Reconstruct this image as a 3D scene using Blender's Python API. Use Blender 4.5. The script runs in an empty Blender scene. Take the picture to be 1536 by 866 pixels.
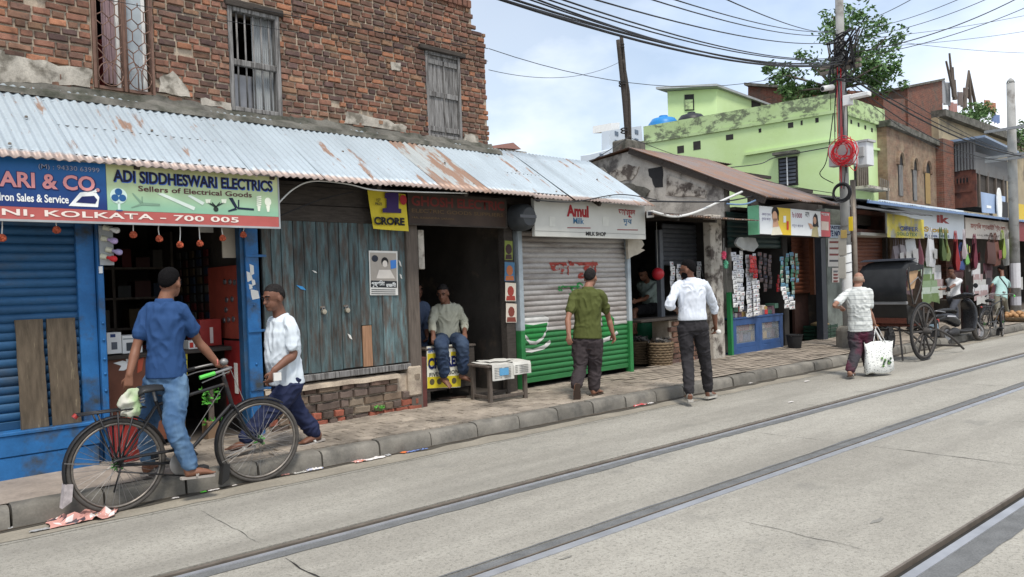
import bpy, bmesh, math, random
from mathutils import Vector, Matrix, noise
scene = bpy.context.scene
D = bpy.data
C = scene.collection
PI = math.pi
rad = math.radians
rnd = random.Random(11)
U = rnd.uniform

# ------------------------------------------------------------------ camera
EYE = Vector((0, 0, 1.6))
CR = Vector((0.75710953, -0.65235539, -0.03489418))
CU = Vector((0.03782984, -0.00954431, 0.99923861))
CF = Vector((0.65219173, 0.75785312, -0.01745241))
FPX, PCX, PCY = 1150.0, 768.0, 449.705
cam = D.cameras.new('camera')
cam.sensor_width = 36.0
cam.sensor_fit = 'HORIZONTAL'
cam.lens = 36.0 * FPX / 1536.0
cam.shift_y = (PCY - 433.0) / 1536.0
cam.clip_start = 0.05
cam.clip_end = 2000
co = D.objects.new('camera', cam)
C.objects.link(co)
m = Matrix.Identity(4)
for i in range(3):
    m[i][0] = CR[i]; m[i][1] = CU[i]; m[i][2] = -CF[i]; m[i][3] = EYE[i]
co.matrix_world = m
scene.camera = co

# ------------------------------------------------------------------ sky and sun
SUN_EL, SUN_AZ = rad(62), rad(205)      # azimuth measured from +Y clockwise
world = D.worlds.new('World'); scene.world = world
world.use_nodes = True
wn, wl = world.node_tree.nodes, world.node_tree.links
wn.clear()
wo = wn.new('ShaderNodeOutputWorld'); bg = wn.new('ShaderNodeBackground')
sky = wn.new('ShaderNodeTexSky'); sky.sky_type = 'NISHITA'; sky.sun_disc = False
sky.sun_elevation = SUN_EL; sky.sun_rotation = SUN_AZ
sky.air_density = 1.2; sky.dust_density = 1.5
tc = wn.new('ShaderNodeTexCoord')
mp = wn.new('ShaderNodeMapping'); mp.inputs['Scale'].default_value = (1.0, 1.0, 2.0)
nz = wn.new('ShaderNodeTexNoise'); nz.inputs['Scale'].default_value = 2.3
nz.inputs['Detail'].default_value = 7; nz.inputs['Roughness'].default_value = .52
rp = wn.new('ShaderNodeValToRGB')
rp.color_ramp.elements[0].position = .38; rp.color_ramp.elements[0].color = (.3, .3, .3, 1)
rp.color_ramp.elements[1].position = .60; rp.color_ramp.elements[1].color = (1, 1, 1, 1)
nz2 = wn.new('ShaderNodeTexNoise'); nz2.inputs['Scale'].default_value = 1.6; nz2.inputs['Detail'].default_value = 4
rp2 = wn.new('ShaderNodeValToRGB')
rp2.color_ramp.elements[0].position = .34; rp2.color_ramp.elements[0].color = (5.6, 6.5, 8.0, 1)
rp2.color_ramp.elements[1].position = .62; rp2.color_ramp.elements[1].color = (9.0, 9.1, 9.2, 1)
mx = wn.new('ShaderNodeMix'); mx.data_type = 'RGBA'
wl.new(tc.outputs['Generated'], mp.inputs['Vector']); wl.new(mp.outputs[0], nz.inputs['Vector']); wl.new(mp.outputs[0], nz2.inputs['Vector'])
wl.new(nz.outputs['Fac'], rp.inputs['Fac']); wl.new(nz2.outputs['Fac'], rp2.inputs['Fac'])
wl.new(rp.outputs['Color'], mx.inputs['Factor']); wl.new(sky.outputs['Color'], mx.inputs[6]); wl.new(rp2.outputs['Color'], mx.inputs[7])
wl.new(mx.outputs[2], bg.inputs['Color']); bg.inputs['Strength'].default_value = .1
wl.new(bg.outputs[0], wo.inputs[0])
sl = D.lights.new('sun', 'SUN'); sl.energy = 2.0; sl.angle = rad(12); sl.color = (1, .94, .85)
so = D.objects.new('sun', sl); C.objects.link(so)
sd = Vector((math.sin(SUN_AZ) * math.cos(SUN_EL), math.cos(SUN_AZ) * math.cos(SUN_EL), math.sin(SUN_EL)))
so.rotation_euler = sd.to_track_quat('Z', 'Y').to_euler(); so.location = (0, -10, 30)
scene.view_settings.view_transform = 'Standard'
scene.view_settings.look = 'None'
scene.view_settings.gamma = 1
scene.view_settings.exposure = 0.72

# ------------------------------------------------------------------ helpers
def ray(x, y):
    return CF + CR * ((x - PCX) / FPX) - CU * ((y - PCY) / FPX)
def at(x, y, X=None, Y=None, Z=None):
    d = ray(x, y)
    if Z is not None: t = (Z - EYE.z) / d.z
    elif Y is not None: t = Y / d.y
    else: t = X / d.x
    return EYE + d * t
FA = math.atan(.05)
FM = Matrix.Translation((0, 7.5, 0)) @ Matrix.Rotation(FA, 4, 'Z')   # shop-front frame: s along, d inward, z up
FI = FM.inverted()
IDM = Matrix.Identity(4)
def fp(x, y, d=0.0):
    o = FI @ EYE; r = FI.to_3x3() @ ray(x, y)
    return o + r * ((d - o.y) / r.y)
def fs(x, y, d=0.0): return fp(x, y, d).x
def fz(x, y, d=0.0): return fp(x, y, d).z
BASE = {}
def tag(o, label=None, cat=None, group=None, kind=None):
    if label: o['label'] = label
    if cat: o['category'] = cat
    if group: o['group'] = group
    if kind: o['kind'] = kind
    return o
def thing(name, label, cat, base=(0, 0, 0), frame=IDM, group=None):
    o = D.objects.new(name, None); C.objects.link(o)
    o.empty_display_size = .05
    b = Vector(base)
    o.matrix_world = frame @ Matrix.Translation(b)
    BASE[o.name] = b
    return tag(o, label, cat, group)
def link(name, mesh, parent=None, base=None):
    o = D.objects.new(name, mesh); C.objects.link(o)
    if parent is not None:
        o.parent = parent
        BASE[o.name] = BASE.get(parent.name, Vector())
    return o
def put(name, mesh, parent, loc, rot=None, scale=None):
    o = link(name, mesh, parent); o.location = Vector(loc) - BASE.get(parent.name, Vector())
    if rot: o.rotation_euler = rot
    if scale: o.scale = scale
    return o
class MB:
    def __init__(s): s.v = []; s.f = []; s.mi = []; s.k = 0
    def add(s, vs, fs_):
        n = len(s.v); s.v += [Vector(p) for p in vs]
        s.f += [[i + n for i in f] for f in fs_]; s.mi += [s.k] * len(fs_)
        return s
    def box(s, x0, x1, y0, y1, z0, z1, M=None):
        p = [Vector((x, y, z)) for z in (z0, z1) for y in (y0, y1) for x in (x0, x1)]
        if M is not None: p = [M @ q for q in p]
        return s.add(p, [(0, 2, 3, 1), (4, 5, 7, 6), (0, 1, 5, 4), (2, 6, 7, 3), (0, 4, 6, 2), (1, 3, 7, 5)])
    def bar(s, a, b, w, h=None, up=(0, 0, 1)):
        a, b = Vector(a), Vector(b); h = h or w
        d = (b - a); L = d.length; d.normalize(); up = Vector(up)
        x = d.cross(up)
        if x.length < 1e-4: x = d.cross(Vector((1, 0, 0)))
        x.normalize(); z = x.cross(d)
        M = Matrix((( x.x, d.x, z.x, a.x), (x.y, d.y, z.y, a.y), (x.z, d.z, z.z, a.z), (0, 0, 0, 1)))
        return s.box(-w / 2, w / 2, 0, L, -h / 2, h / 2, M)
    def tube(s, pts, r, n=8, caps=True, closed=False, ax=None):
        pts = [Vector(p) for p in pts]; N = len(pts)
        rr = r if isinstance(r, list) else [r] * N
        prev = None; vs = []
        for i, p in enumerate(pts):
            if closed: t = pts[(i + 1) % N] - pts[i - 1]
            else: t = pts[min(i + 1, N - 1)] - pts[max(i - 1, 0)]
            if t.length < 1e-9: t = Vector((0, 0, 1))
            t.normalize()
            if prev is None:
                a = ax and Vector(ax) or (Vector((0, 0, 1)) if abs(t.z) < .9 else Vector((1, 0, 0)))
            else: a = prev
            x = a - t * a.dot(t)
            if x.length < 1e-6: x = t.orthogonal()
            x.normalize(); prev = x; y = t.cross(x)
            q = rr[i]; q = q if isinstance(q, (list, tuple)) else (q, q)
            for k in range(n):
                an = 2 * PI * k / n
                vs.append(p + x * (math.cos(an) * q[0]) + y * (math.sin(an) * q[1]))
        fs_ = []
        for i in range(N if closed else N - 1):
            j = (i + 1) % N
            for k in range(n):
                l = (k + 1) % n
                fs_.append((i * n + k, i * n + l, j * n + l, j * n + k))
        if caps and not closed:
            fs_.append(tuple(range(n))[::-1]); fs_.append(tuple((N - 1) * n + k for k in range(n)))
        return s.add(vs, fs_)
    def loft(s, rings, caps=True):
        n = len(rings[0]); vs = [p for r in rings for p in r]; fs_ = []
        for i in range(len(rings) - 1):
            for k in range(n):
                l = (k + 1) % n
                fs_.append((i * n + k, i * n + l, (i + 1) * n + l, (i + 1) * n + k))
        if caps:
            fs_.append(tuple(range(n))[::-1]); fs_.append(tuple((len(rings) - 1) * n + k for k in range(n)))
        return s.add(vs, fs_)
    def lathe(s, prof, c=(0, 0, 0), n=16, axis='Z'):
        c = Vector(c); rings = []
        for r, h in prof:
            ring = []
            for k in range(n):
                a = 2 * PI * k / n; x, y = math.cos(a) * r, math.sin(a) * r
                ring.append(c + (Vector((x, y, h)) if axis == 'Z' else Vector((x, h, y)) if axis == 'Y' else Vector((h, x, y))))
            rings.append(ring)
        return s.loft(rings)
    def prism(s, poly, d0, d1, plane='sz'):
        # poly in (s,z), extruded over depth d0..d1 ; plane 'xy' : poly in (x,y) extruded over z
        n = len(poly)
        if plane == 'sz': vs = [(a, d, b) for d in (d0, d1) for a, b in poly]
        elif plane == 'dz': vs = [(d, a, b) for d in (d0, d1) for a, b in poly]
        else: vs = [(a, b, d) for d in (d0, d1) for a, b in poly]
        fs_ = [tuple(range(n)), tuple(range(2 * n - 1, n - 1, -1))]
        for k in range(n):
            l = (k + 1) % n
            fs_.append((k, k + n, l + n, l))
        return s.add(vs, fs_)
    def ball(s, c, r, n=10, m_=6):
        c = Vector(c); r = r if isinstance(r, (list, tuple)) else (r, r, r)
        vs = [c + Vector((0, 0, -r[2]))]
        for i in range(1, m_):
            t = PI * i / m_ - PI / 2
            for k in range(n):
                a = 2 * PI * k / n
                vs.append(c + Vector((math.cos(t) * math.cos(a) * r[0], math.cos(t) * math.sin(a) * r[1], math.sin(t) * r[2])))
        vs.append(c + Vector((0, 0, r[2]))); T = len(vs) - 1; fs_ = []
        for k in range(n):
            l = (k + 1) % n
            fs_.append((0, 1 + l, 1 + k)); fs_.append((T, T - n + k, T - n + l))
            for i in range(m_ - 2):
                fs_.append((1 + i * n + k, 1 + i * n + l, 1 + (i + 1) * n + l, 1 + (i + 1) * n + k))
        return s.add(vs, fs_)
    def mesh(s, name, mats, base=Vector(), smooth=False, fix=True):
        me = D.meshes.new(name)
        me.from_pydata([p - base for p in s.v], [], s.f)
        mats = mats if isinstance(mats, (list, tuple)) else [mats]
        for q in mats: me.materials.append(q)
        if len(mats) > 1: me.polygons.foreach_set('material_index', s.mi)
        if fix:
            b = bmesh.new(); b.from_mesh(me); bmesh.ops.recalc_face_normals(b, faces=b.faces); b.to_mesh(me); b.free()
        if smooth:
            me.polygons.foreach_set('use_smooth', [True] * len(me.polygons))
            if smooth != 'all': me.set_sharp_from_angle(angle=rad(40))
        me.update()
        return me
    def build(s, name, mats, parent=None, frame=IDM, smooth=False, bevel=0, label=None, cat=None, group=None, kind=None, fix=True):
        if parent is not None: b = BASE.get(parent.name, Vector())
        else:
            xs = [p.x for p in s.v]; ys = [p.y for p in s.v]; zs = [p.z for p in s.v]
            b = Vector(((min(xs) + max(xs)) / 2, (min(ys) + max(ys)) / 2, min(zs)))
        o = link(name, s.mesh(name, mats, b, smooth, fix), parent)
        if parent is None:
            o.matrix_world = frame @ Matrix.Translation(b); BASE[o.name] = b
        if bevel:
            md = o.modifiers.new('edge', 'BEVEL'); md.width = bevel; md.segments = 1; md.limit_method = 'ANGLE'
        return tag(o, label, cat, group, kind)
def copy_tree(o, parent=None):
    c = o.copy(); C.objects.link(c); c.parent = parent
    BASE[c.name] = BASE.get(o.name, Vector())
    for ch in o.children: copy_tree(ch, c)
    return c
def box(name, mats, b, parent=None, frame=IDM, bevel=0, **kw):
    return MB().box(*b).build(name, mats, parent, frame, bevel=bevel, **kw)
def curve_pts(P, n=8):
    P = [Vector(p) for p in P]; out = []
    for i in range(len(P) - 1):
        a = P[max(i - 1, 0)]; b = P[i]; c = P[i + 1]; d = P[min(i + 2, len(P) - 1)]
        for k in range(n):
            t = k / n
            out.append(.5 * ((2 * b) + (c - a) * t + (2 * a - 5 * b + 4 * c - d) * t * t + (3 * b - a - 3 * c + d) * t ** 3))
    out.append(P[-1]); return out
def sag(a, b, drop, n=14):
    a, b = Vector(a), Vector(b)
    return [a.lerp(b, i / n) - Vector((0, 0, drop * 4 * (i / n) * (1 - i / n))) for i in range(n + 1)]
def text_mesh(txt, w, h, x, d, z, bold=0.0, extrude=.0006, shear=0, spacing=1.0, align='L'):
    cu = D.curves.new('t', 'FONT'); cu.body = txt; cu.offset = bold; cu.shear = shear; cu.space_character = spacing
    cu.resolution_u = 3
    o = D.objects.new('t', cu); C.objects.link(o)
    bpy.context.view_layer.update()
    me = D.meshes.new_from_object(o.evaluated_get(bpy.context.evaluated_depsgraph_get()))
    D.objects.remove(o); D.curves.remove(cu)
    if not me.vertices: return None
    xs = [v.co.x for v in me.vertices]; ys = [v.co.y for v in me.vertices]
    x0, x1, y0, y1 = min(xs), max(xs), min(ys), max(ys)
    b = bmesh.new(); b.from_mesh(me)
    sx = w / max(x1 - x0, 1e-6); sz = h / max(y1 - y0, 1e-6)
    for v in b.verts: v.co = Vector((x + (v.co.x - x0) * sx, d, z + (v.co.y - y0) * sz))
    bmesh.ops.recalc_face_normals(b, faces=b.faces)
    b.to_mesh(me); b.free()
    return me
def text(txt, x0, x1, z0, z1, d, mat, parent, bold=.0, name='lettering', **kw):
    me = text_mesh(txt, x1 - x0, z1 - z0, x0, d, z0, bold, **kw)
    if me is None: return
    b = BASE.get(parent.name, Vector())
    for v in me.vertices: v.co -= b
    me.materials.clear(); me.materials.append(mat)
    return link(name, me, parent)

# ------------------------------------------------------------------ materials
def rgb(r, g, b):            # from 8-bit sRGB
    f = lambda c: (c / 255 / 12.92) if c / 255 <= .04045 else ((c / 255 + .055) / 1.055) ** 2.4
    return (f(r), f(g), f(b))
class Mt:
    def __init__(s, name, rough=.8, metal=0, spec=.3):
        s.m = D.materials.new(name); s.m.use_nodes = True
        s.n = s.m.node_tree.nodes; s.l = s.m.node_tree.links
        s.p = s.n['Principled BSDF']
        s.p.inputs['Roughness'].default_value = rough; s.p.inputs['Metallic'].default_value = metal
        s.p.inputs['Specular IOR Level'].default_value = spec
        s.geo = s.n.new('ShaderNodeNewGeometry'); s.tc = s.n.new('ShaderNodeTexCoord'); s.oi = s.n.new('ShaderNodeObjectInfo')
    def noise(s, scale, vec=(1, 1, 1), detail=4, rough=.55, src=None, dist=0):
        mp = s.n.new('ShaderNodeMapping'); mp.inputs['Scale'].default_value = vec
        s.l.new(src or s.geo.outputs['Position'], mp.inputs[0])
        t = s.n.new('ShaderNodeTexNoise'); t.inputs['Scale'].default_value = scale; t.inputs['Detail'].default_value = detail
        t.inputs['Roughness'].default_value = rough; t.inputs['Distortion'].default_value = dist
        s.l.new(mp.outputs[0], t.inputs['Vector']); return t.outputs['Fac']
    def ramp(s, fac, a, b, ca=0, cb=1):
        r = s.n.new('ShaderNodeMapRange'); r.inputs[1].default_value = a; r.inputs[2].default_value = b
        r.inputs[3].default_value = ca; r.inputs[4].default_value = cb
        s.l.new(fac, r.inputs[0]); return r.outputs[0]
    def mix(s, fac, a, b, mode='MIX'):
        x = s.n.new('ShaderNodeMix'); x.data_type = 'RGBA'; x.blend_type = mode
        for inp, v in ((0, fac), (6, a), (7, b)):
            if isinstance(v, (int, float)): x.inputs[inp].default_value = v
            elif isinstance(v, tuple): x.inputs[inp].default_value = (*v, 1)
            else: s.l.new(v, x.inputs[inp])
        return x.outputs[2]
    def math(s, op, a, b=0.0):
        x = s.n.new('ShaderNodeMath'); x.operation = op
        for i, v in enumerate((a, b)):
            if isinstance(v, (int, float)): x.inputs[i].default_value = v
            else: s.l.new(v, x.inputs[i])
        return x.outputs[0]
    def sep(s, src=None):
        x = s.n.new('ShaderNodeSeparateXYZ'); s.l.new(src or s.geo.outputs['Position'], x.inputs[0]); return x.outputs
    def vary(s, col, fac, lo, hi):      # multiply the value by lo..hi
        h = s.n.new('ShaderNodeHueSaturation')
        s.l.new(s.ramp(fac, 0.25, 0.75, lo, hi), h.inputs['Value'])
        if isinstance(col, tuple): h.inputs['Color'].default_value = (*col, 1)
        else: s.l.new(col, h.inputs['Color'])
        return h.outputs[0]
    def bump(s, fac, st=.3, dist=.01):
        b = s.n.new('ShaderNodeBump'); b.inputs['Strength'].default_value = st; b.inputs['Distance'].default_value = dist
        s.l.new(fac, b.inputs['Height']); s.l.new(b.outputs[0], s.p.inputs['Normal']); return s
    def out(s, col):
        if isinstance(col, tuple): s.p.inputs['Base Color'].default_value = (*col, 1)
        else: s.l.new(col, s.p.inputs['Base Color'])
        return s.m
def simple(name, col, rough=.7, metal=0, var=.12, scale=9, bump=0, bscale=80, col2=None, cut=(.55, .68), vec=(1, 1, 1), spec=.3, rand=0, fine=0):
    t = Mt(name, rough, metal, spec); c = col
    if col2 is not None: c = t.mix(t.ramp(t.noise(scale * .8, vec, 6, .62), cut[0], cut[1]), col, col2)
    if var: c = t.vary(c, t.noise(scale, vec), 1 - var, 1 + var)
    if fine: c = t.vary(c, t.noise(scale * 14, vec, 3), 1 - fine, 1 + fine)
    if rand:
        h = t.n.new('ShaderNodeHueSaturation'); t.l.new(t.ramp(t.oi.outputs['Random'], 0, 1, 1 - rand, 1 + rand), h.inputs['Value'])
        if isinstance(c, tuple): h.inputs['Color'].default_value = (*c, 1)
        else: t.l.new(c, h.inputs['Color'])
        c = h.outputs[0]
    if bump: t.bump(t.noise(bscale, vec, 3), bump, .004)
    return t.out(c)
_flat = {}
def flat(r, g, b, rough=.6):
    k = (r, g, b, rough)
    if k not in _flat: _flat[k] = simple('paint_%d_%d_%d' % (r, g, b), rgb(r, g, b), rough, var=.07, scale=14)
    return _flat[k]
# ------------------------------------------------------------------ shared materials
def road_mat():
    t = Mt('worn_concrete', .88, 0, .25)
    c = t.mix(t.ramp(t.noise(1.1, (.35, 1, 1), 5), .35, .7), (.265, .25, .215), (.36, .343, .298))
    c = t.mix(t.ramp(t.noise(.5, (.5, 1, 1), 6, .65), .52, .72, 0, .55), c, (.235, .222, .19))
    g = t.noise(38, (1, 1, 1), 4, .8)
    c = t.mix(t.ramp(g, .5, .66, 0, .75), c, (.125, .118, .1))
    c = t.mix(t.ramp(t.noise(120, (1, 1, 1), 2), .58, .68, 0, .5), c, (.54, .52, .48))
    c = t.vary(c, t.noise(9), .9, 1.1); c = t.mix(t.ramp(t.noise(1.0, (.12, 1.6, 1), 4), .5, .68, 0, .45), c, (.16, .15, .13)); c = t.mix(t.ramp(t.noise(4.5, (1, 1, 1), 6, .7), .62, .7, 0, .4), c, (.15, .14, .12))
    # oily drip band and dull stains left by traffic
    c = t.mix(t.ramp(t.noise(2.2, (.6, 1, 1), 3, src=None), .63, .74, 0, .45), c, (.17, .165, .15))
    t.bump(g, .55, .006)
    return t.out(c)
M_road = road_mat()
M_asph = simple('asphalt_fill', (.135, .138, .138), .9, var=.22, scale=7, bump=.5, bscale=140, fine=.25)
M_rail = simple('polished_rail_steel', (.36, .37, .39), .4, .4, var=.2, scale=5, spec=.5)
M_lip = simple('rusty_rail_lip', (.2, .17, .14), .6, .5, var=.25, scale=8)
M_groove = simple('rail_groove_dirt', (.03, .028, .025), .95, var=.2)
M_kerb = simple('kerb_concrete', (.17, .158, .136), .9, var=.25, scale=5, bump=.5, bscale=60, col2=(.1, .095, .085), cut=(.5, .7), rand=.16, fine=.12)
M_pave = simple('pavement_screed', (.29, .245, .205), .9, var=.22, scale=3, bump=.4, bscale=50, col2=(.15, .125, .105), cut=(.48, .7), fine=.12)
M_paver = simple('paver_block', (.31, .265, .215), .9, var=.25, scale=2.4, bump=.5, bscale=60, col2=(.15, .128, .104), cut=(.48, .66), rand=.16, fine=.12)
M_joint = simple('joint_dirt', (.085, .07, .055), .97, var=.25, scale=9)
M_gutter = simple('gutter_dirt', (.07, .062, .05), .95, var=.4, scale=5, bump=.5, bscale=60)
M_dust = simple('road_edge_dust', (.26, .235, .19), .95, var=.2, scale=3, bump=.4, bscale=70, fine=.15)
M_earth = simple('earth', (.2, .17, .13), .95, var=.2, scale=.5)
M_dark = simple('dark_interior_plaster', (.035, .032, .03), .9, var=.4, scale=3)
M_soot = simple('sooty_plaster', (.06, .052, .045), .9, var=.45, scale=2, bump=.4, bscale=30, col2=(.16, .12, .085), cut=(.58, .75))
M_black = simple('black_rubber', (.02, .02, .021), .7, var=.2)
M_wood = simple('weathered_wood', (.11, .09, .075), .85, var=.35, scale=7, vec=(6, 6, .6), bump=.6, bscale=30)
M_woodgrey = simple('grey_wood', (.21, .205, .2), .85, var=.35, scale=8, vec=(7, 7, .5), bump=.8, bscale=25, col2=(.085, .08, .076), cut=(.46, .6), rand=.12)
M_wooddark = simple('dark_wood', (.05, .042, .036), .85, var=.35, scale=7, vec=(1, 6, 6), bump=.5, bscale=30)
M_steel = simple('dull_steel', (.28, .28, .29), .45, .8, var=.15)
M_grey = simple('painted_grey_metal', (.34, .36, .37), .6, .1, var=.15, scale=6, col2=(.2, .15, .11), cut=(.66, .75))
M_white = simple('white_paint', (.72, .73, .72), .6, var=.06, scale=5)
M_paper = simple('paper', (.68, .67, .63), .8, var=.08, scale=12)

# ------------------------------------------------------------------ ground, road, rails
def strip(name, mat, y0, y1, z, x0=-40, x1=160, parent=None, kind=None, thick=.05, n=1):
    mb = MB()
    for i in range(n):
        a, b = x0 + (x1 - x0) * i / n, x0 + (x1 - x0) * (i + 1) / n
        mb.box(a, b, y0, y1, z - thick, z)
    return mb.build(name, mat, parent, kind=kind)
box('ground', M_earth, (-300, 900, -300, 900, -1.2, -.3), kind='structure')
YB, YC, YD, YA = 4.72, 3.315, 1.79, 6.08
road = strip('road', M_road, -30, 1.55, 0, kind='structure', thick=.2)
road.name = 'road'
for a, b in ((1.813, 3.302), (3.49, 4.483), (4.728, YA - .011), (YA + .011, 6.47)):
    strip('road_slab', M_road, a, b, 0, parent=road, thick=.2)
strip('groove_bed', M_groove, YA - .012, YA + .012, -.035, parent=road, thick=.1)
strip('groove_bed', M_groove, 4.7, 4.729, -.03, parent=road, thick=.1)
# rails: head, groove bed, guard lip, asphalt infill
def rail(yh, head, groove, lip, ga, gb, side, label):
    t = thing('tram_rail', label, 'rail', (10, yh, -.03), group=None)
    strip('rail_head', M_rail, yh - head / 2, yh + head / 2, .004, parent=t, thick=.12)
    g0 = yh + side * head / 2; g1 = g0 + side * groove; l1 = g1 + side * lip
    strip('groove', M_groove, min(g0, g1), max(g0, g1), -.03, parent=t, thick=.08)
    strip('guard_lip', M_lip, min(g1, l1), max(g1, l1), .002, parent=t, thick=.1)
    mb = MB(); N = 260; x0, x1 = -40, 160       # infill with an uneven tar edge
    for i in range(N):
        xa, xb = x0 + (x1 - x0) * i / N, x0 + (x1 - x0) * (i + 1) / N
        mb.add([(xa, ga, -.002), (xb, ga, -.002), (xb, gb, -.002), (xa, gb, -.002)], [(0, 1, 2, 3)])
    mb.box(x0, x1, ga, gb, -.1, -.004)
    mb.build('asphalt_infill', M_asph, t)
    far = abs(ga - yh) > abs(gb - yh)
    e = ga if far else gb
    xs, pts = -2.0, []
    mb = MB(); prev = None
    while xs < 40:
        w = .012 + .03 * max(0, noise.noise((xs * 1.7, e, 0))) + .012 * noise.noise((xs * 9, e, 3))
        if prev: mb.add([(prev[0], e, .004), (xs, e, .004), (xs, e + (-1 if far else 1) * w, .004), (prev[0], e + (-1 if far else 1) * prev[1], .004)], [(0, 1, 2, 3)])
        prev = (xs, max(w, .002)); xs += .11
    mb.build('tar_edge', M_asph, t)
    return t
rail(4.594, .038, .046, .035, 4.483, 4.575, 1, 'polished tram rail in the road, the one nearest the kerb')
rail(3.337, .066, .02, .012, 3.402, 3.49, 1, 'polished tram rail in the middle of the road, between two others')
rail(1.708, .056, .06, .016, 1.55, 1.68, 1, 'polished tram rail at the bottom right corner, nearest the camera')
# cracks and slab joints across the road
def crack(p, q, w):
    a, b = at(*p, Z=0), at(*q, Z=0); n = max(6, int((b - a).length / .07)); mb = MB()
    d = (b - a).normalized(); nrm = Vector((-d.y, d.x, 0)); L = []
    off = U(0, 50)
    for i in range(n + 1):
        c = a.lerp(b, i / n) + nrm * (.022 * noise.noise((off + i * .35, 0, 0)) + .01 * noise.noise((off + i * 1.3, 0, 5)))
        ww = w * .7 * (.25 + 1.1 * abs(noise.noise((off + i * .6, 4, 0)))) * min(1, 3 * i / n + .15, 3 * (n - i) / n + .15)
        L.append((c - nrm * ww + Vector((0, 0, .0035)), c + nrm * ww + Vector((0, 0, .0035))))
    for i in range(n): mb.add([L[i][0], L[i + 1][0], L[i + 1][1], L[i][1]], [(0, 1, 2, 3)])
    mb.build('crack', M_groove, road)
crack((1303, 669), (1536, 699), .016); crack((1099, 779), (1300, 826), .008); crack((1407, 574), (1512, 580), .012)
crack((1110, 647), (1262, 664), .008); crack((293, 762), (396, 818), .006); crack((427, 838), (500, 880), .018); crack((1240, 570), (1380, 572), .006)
crack((1515, 632), (1536, 634), .012)
# gutter dirt and dust by the kerb
def ragged(name, mat, ya, yb, z, amp, fr, x0=-3, x1=45, parent=None):
    mb = MB(); prev = None; x = x0
    while x < x1:
        e = ya + amp * (noise.noise((x * fr, ya, 1)) + .5 * noise.noise((x * fr * 3.1, 2, 1)))
        if prev: mb.add([(prev[0], prev[1], z), (x, e, z), (x, yb, z), (prev[0], yb, z)], [(0, 1, 2, 3)])
        prev = (x, e); x += .06
    return mb.build(name, mat, parent)
ragged('edge_dust', M_dust, 6.13, 6.47, .004, .03, 2.2, parent=road)
ragged('gutter_dirt', M_gutter, 6.36, 6.47, .008, .09, 1.1, parent=road)
ragged('gutter_silt', M_joint, 6.42, 6.47, .012, .05, 2.7, parent=road)
# wear patches and stains on the road (shapes of their own)
M_stain = simple('oil_stain', (.215, .207, .185), .8, var=.2, scale=12, fine=.2)
for px_, py_, w, h in ((1316, 781, .05, .012), (850, 836, .03, .008)):
    c = at(px_, py_, Z=.0036); o = U(0, 99)
    poly = []
    for k in range(18):
        a = 2 * PI * k / 18; r = 1 + .5 * noise.noise((math.cos(a) * 1.4 + o, math.sin(a) * 1.4, 0))
        poly.append((c.x + math.cos(a) * w * r * 1.5, c.y + math.sin(a) * h * r * 1.6))
    MB().add([(x, y, .0036) for x, y in poly], [tuple(range(18))]).build('stain', M_stain, road)

# ------------------------------------------------------------------ pavement with kerb stones and pavers
def front_y(x): return 7.5 + .05 * x
mb = MB()
mb.add([(-40, 6.6, .138), (160, 6.6, .138), (160, 40, .17), (-40, 40, .17), (-40, 6.6, -.2), (160, 6.6, -.2), (160, 40, -.2), (-40, 40, -.2)],
       [(0, 1, 2, 3), (0, 4, 5, 1), (1, 5, 6, 2), (2, 6, 7, 3), (3, 7, 4, 0)])
pave = mb.build('pavement', M_joint, kind='structure')
def kerb_mesh(L, seed):
    r = random.Random(seed); mb = MB(); N = 6
    rings = []
    for i in range(N + 1):
        x = L * i / N
        x = min(max(x, .006), L - .006)
        j = lambda s=.0025: r.uniform(-s, s)
        e = .0025 if i in (0, N) else 0
        rings.append([Vector((x, y + j() + (e if y < .06 else 0), z + j() - (e if z > .1 else 0))) for y, z in ((0, -.1), (.004, .06), (.014, .128), (.035, .15), (.075, .158), (.17, .155), (.17, -.1))])
    mb.loft(rings); return mb.mesh('kerb_stone', M_kerb, smooth=True)
KL = .6
kms = [kerb_mesh(KL - .005, i) for i in range(5)]
i = 0; x = -2.2
while x < 44:
    o = put('kerb_stone', kms[i % 5], pave, (x, 6.44 + U(-.008, .008), U(-.008, .006))); o.rotation_euler = (U(-.02, .02), U(-.006, .006), U(-.012, .012))
    i += 1; x += KL
mb = MB().box(44, 160, 6.44, 6.62, -.1, .155); mb.build('kerb_run', M_kerb, pave)
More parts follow.
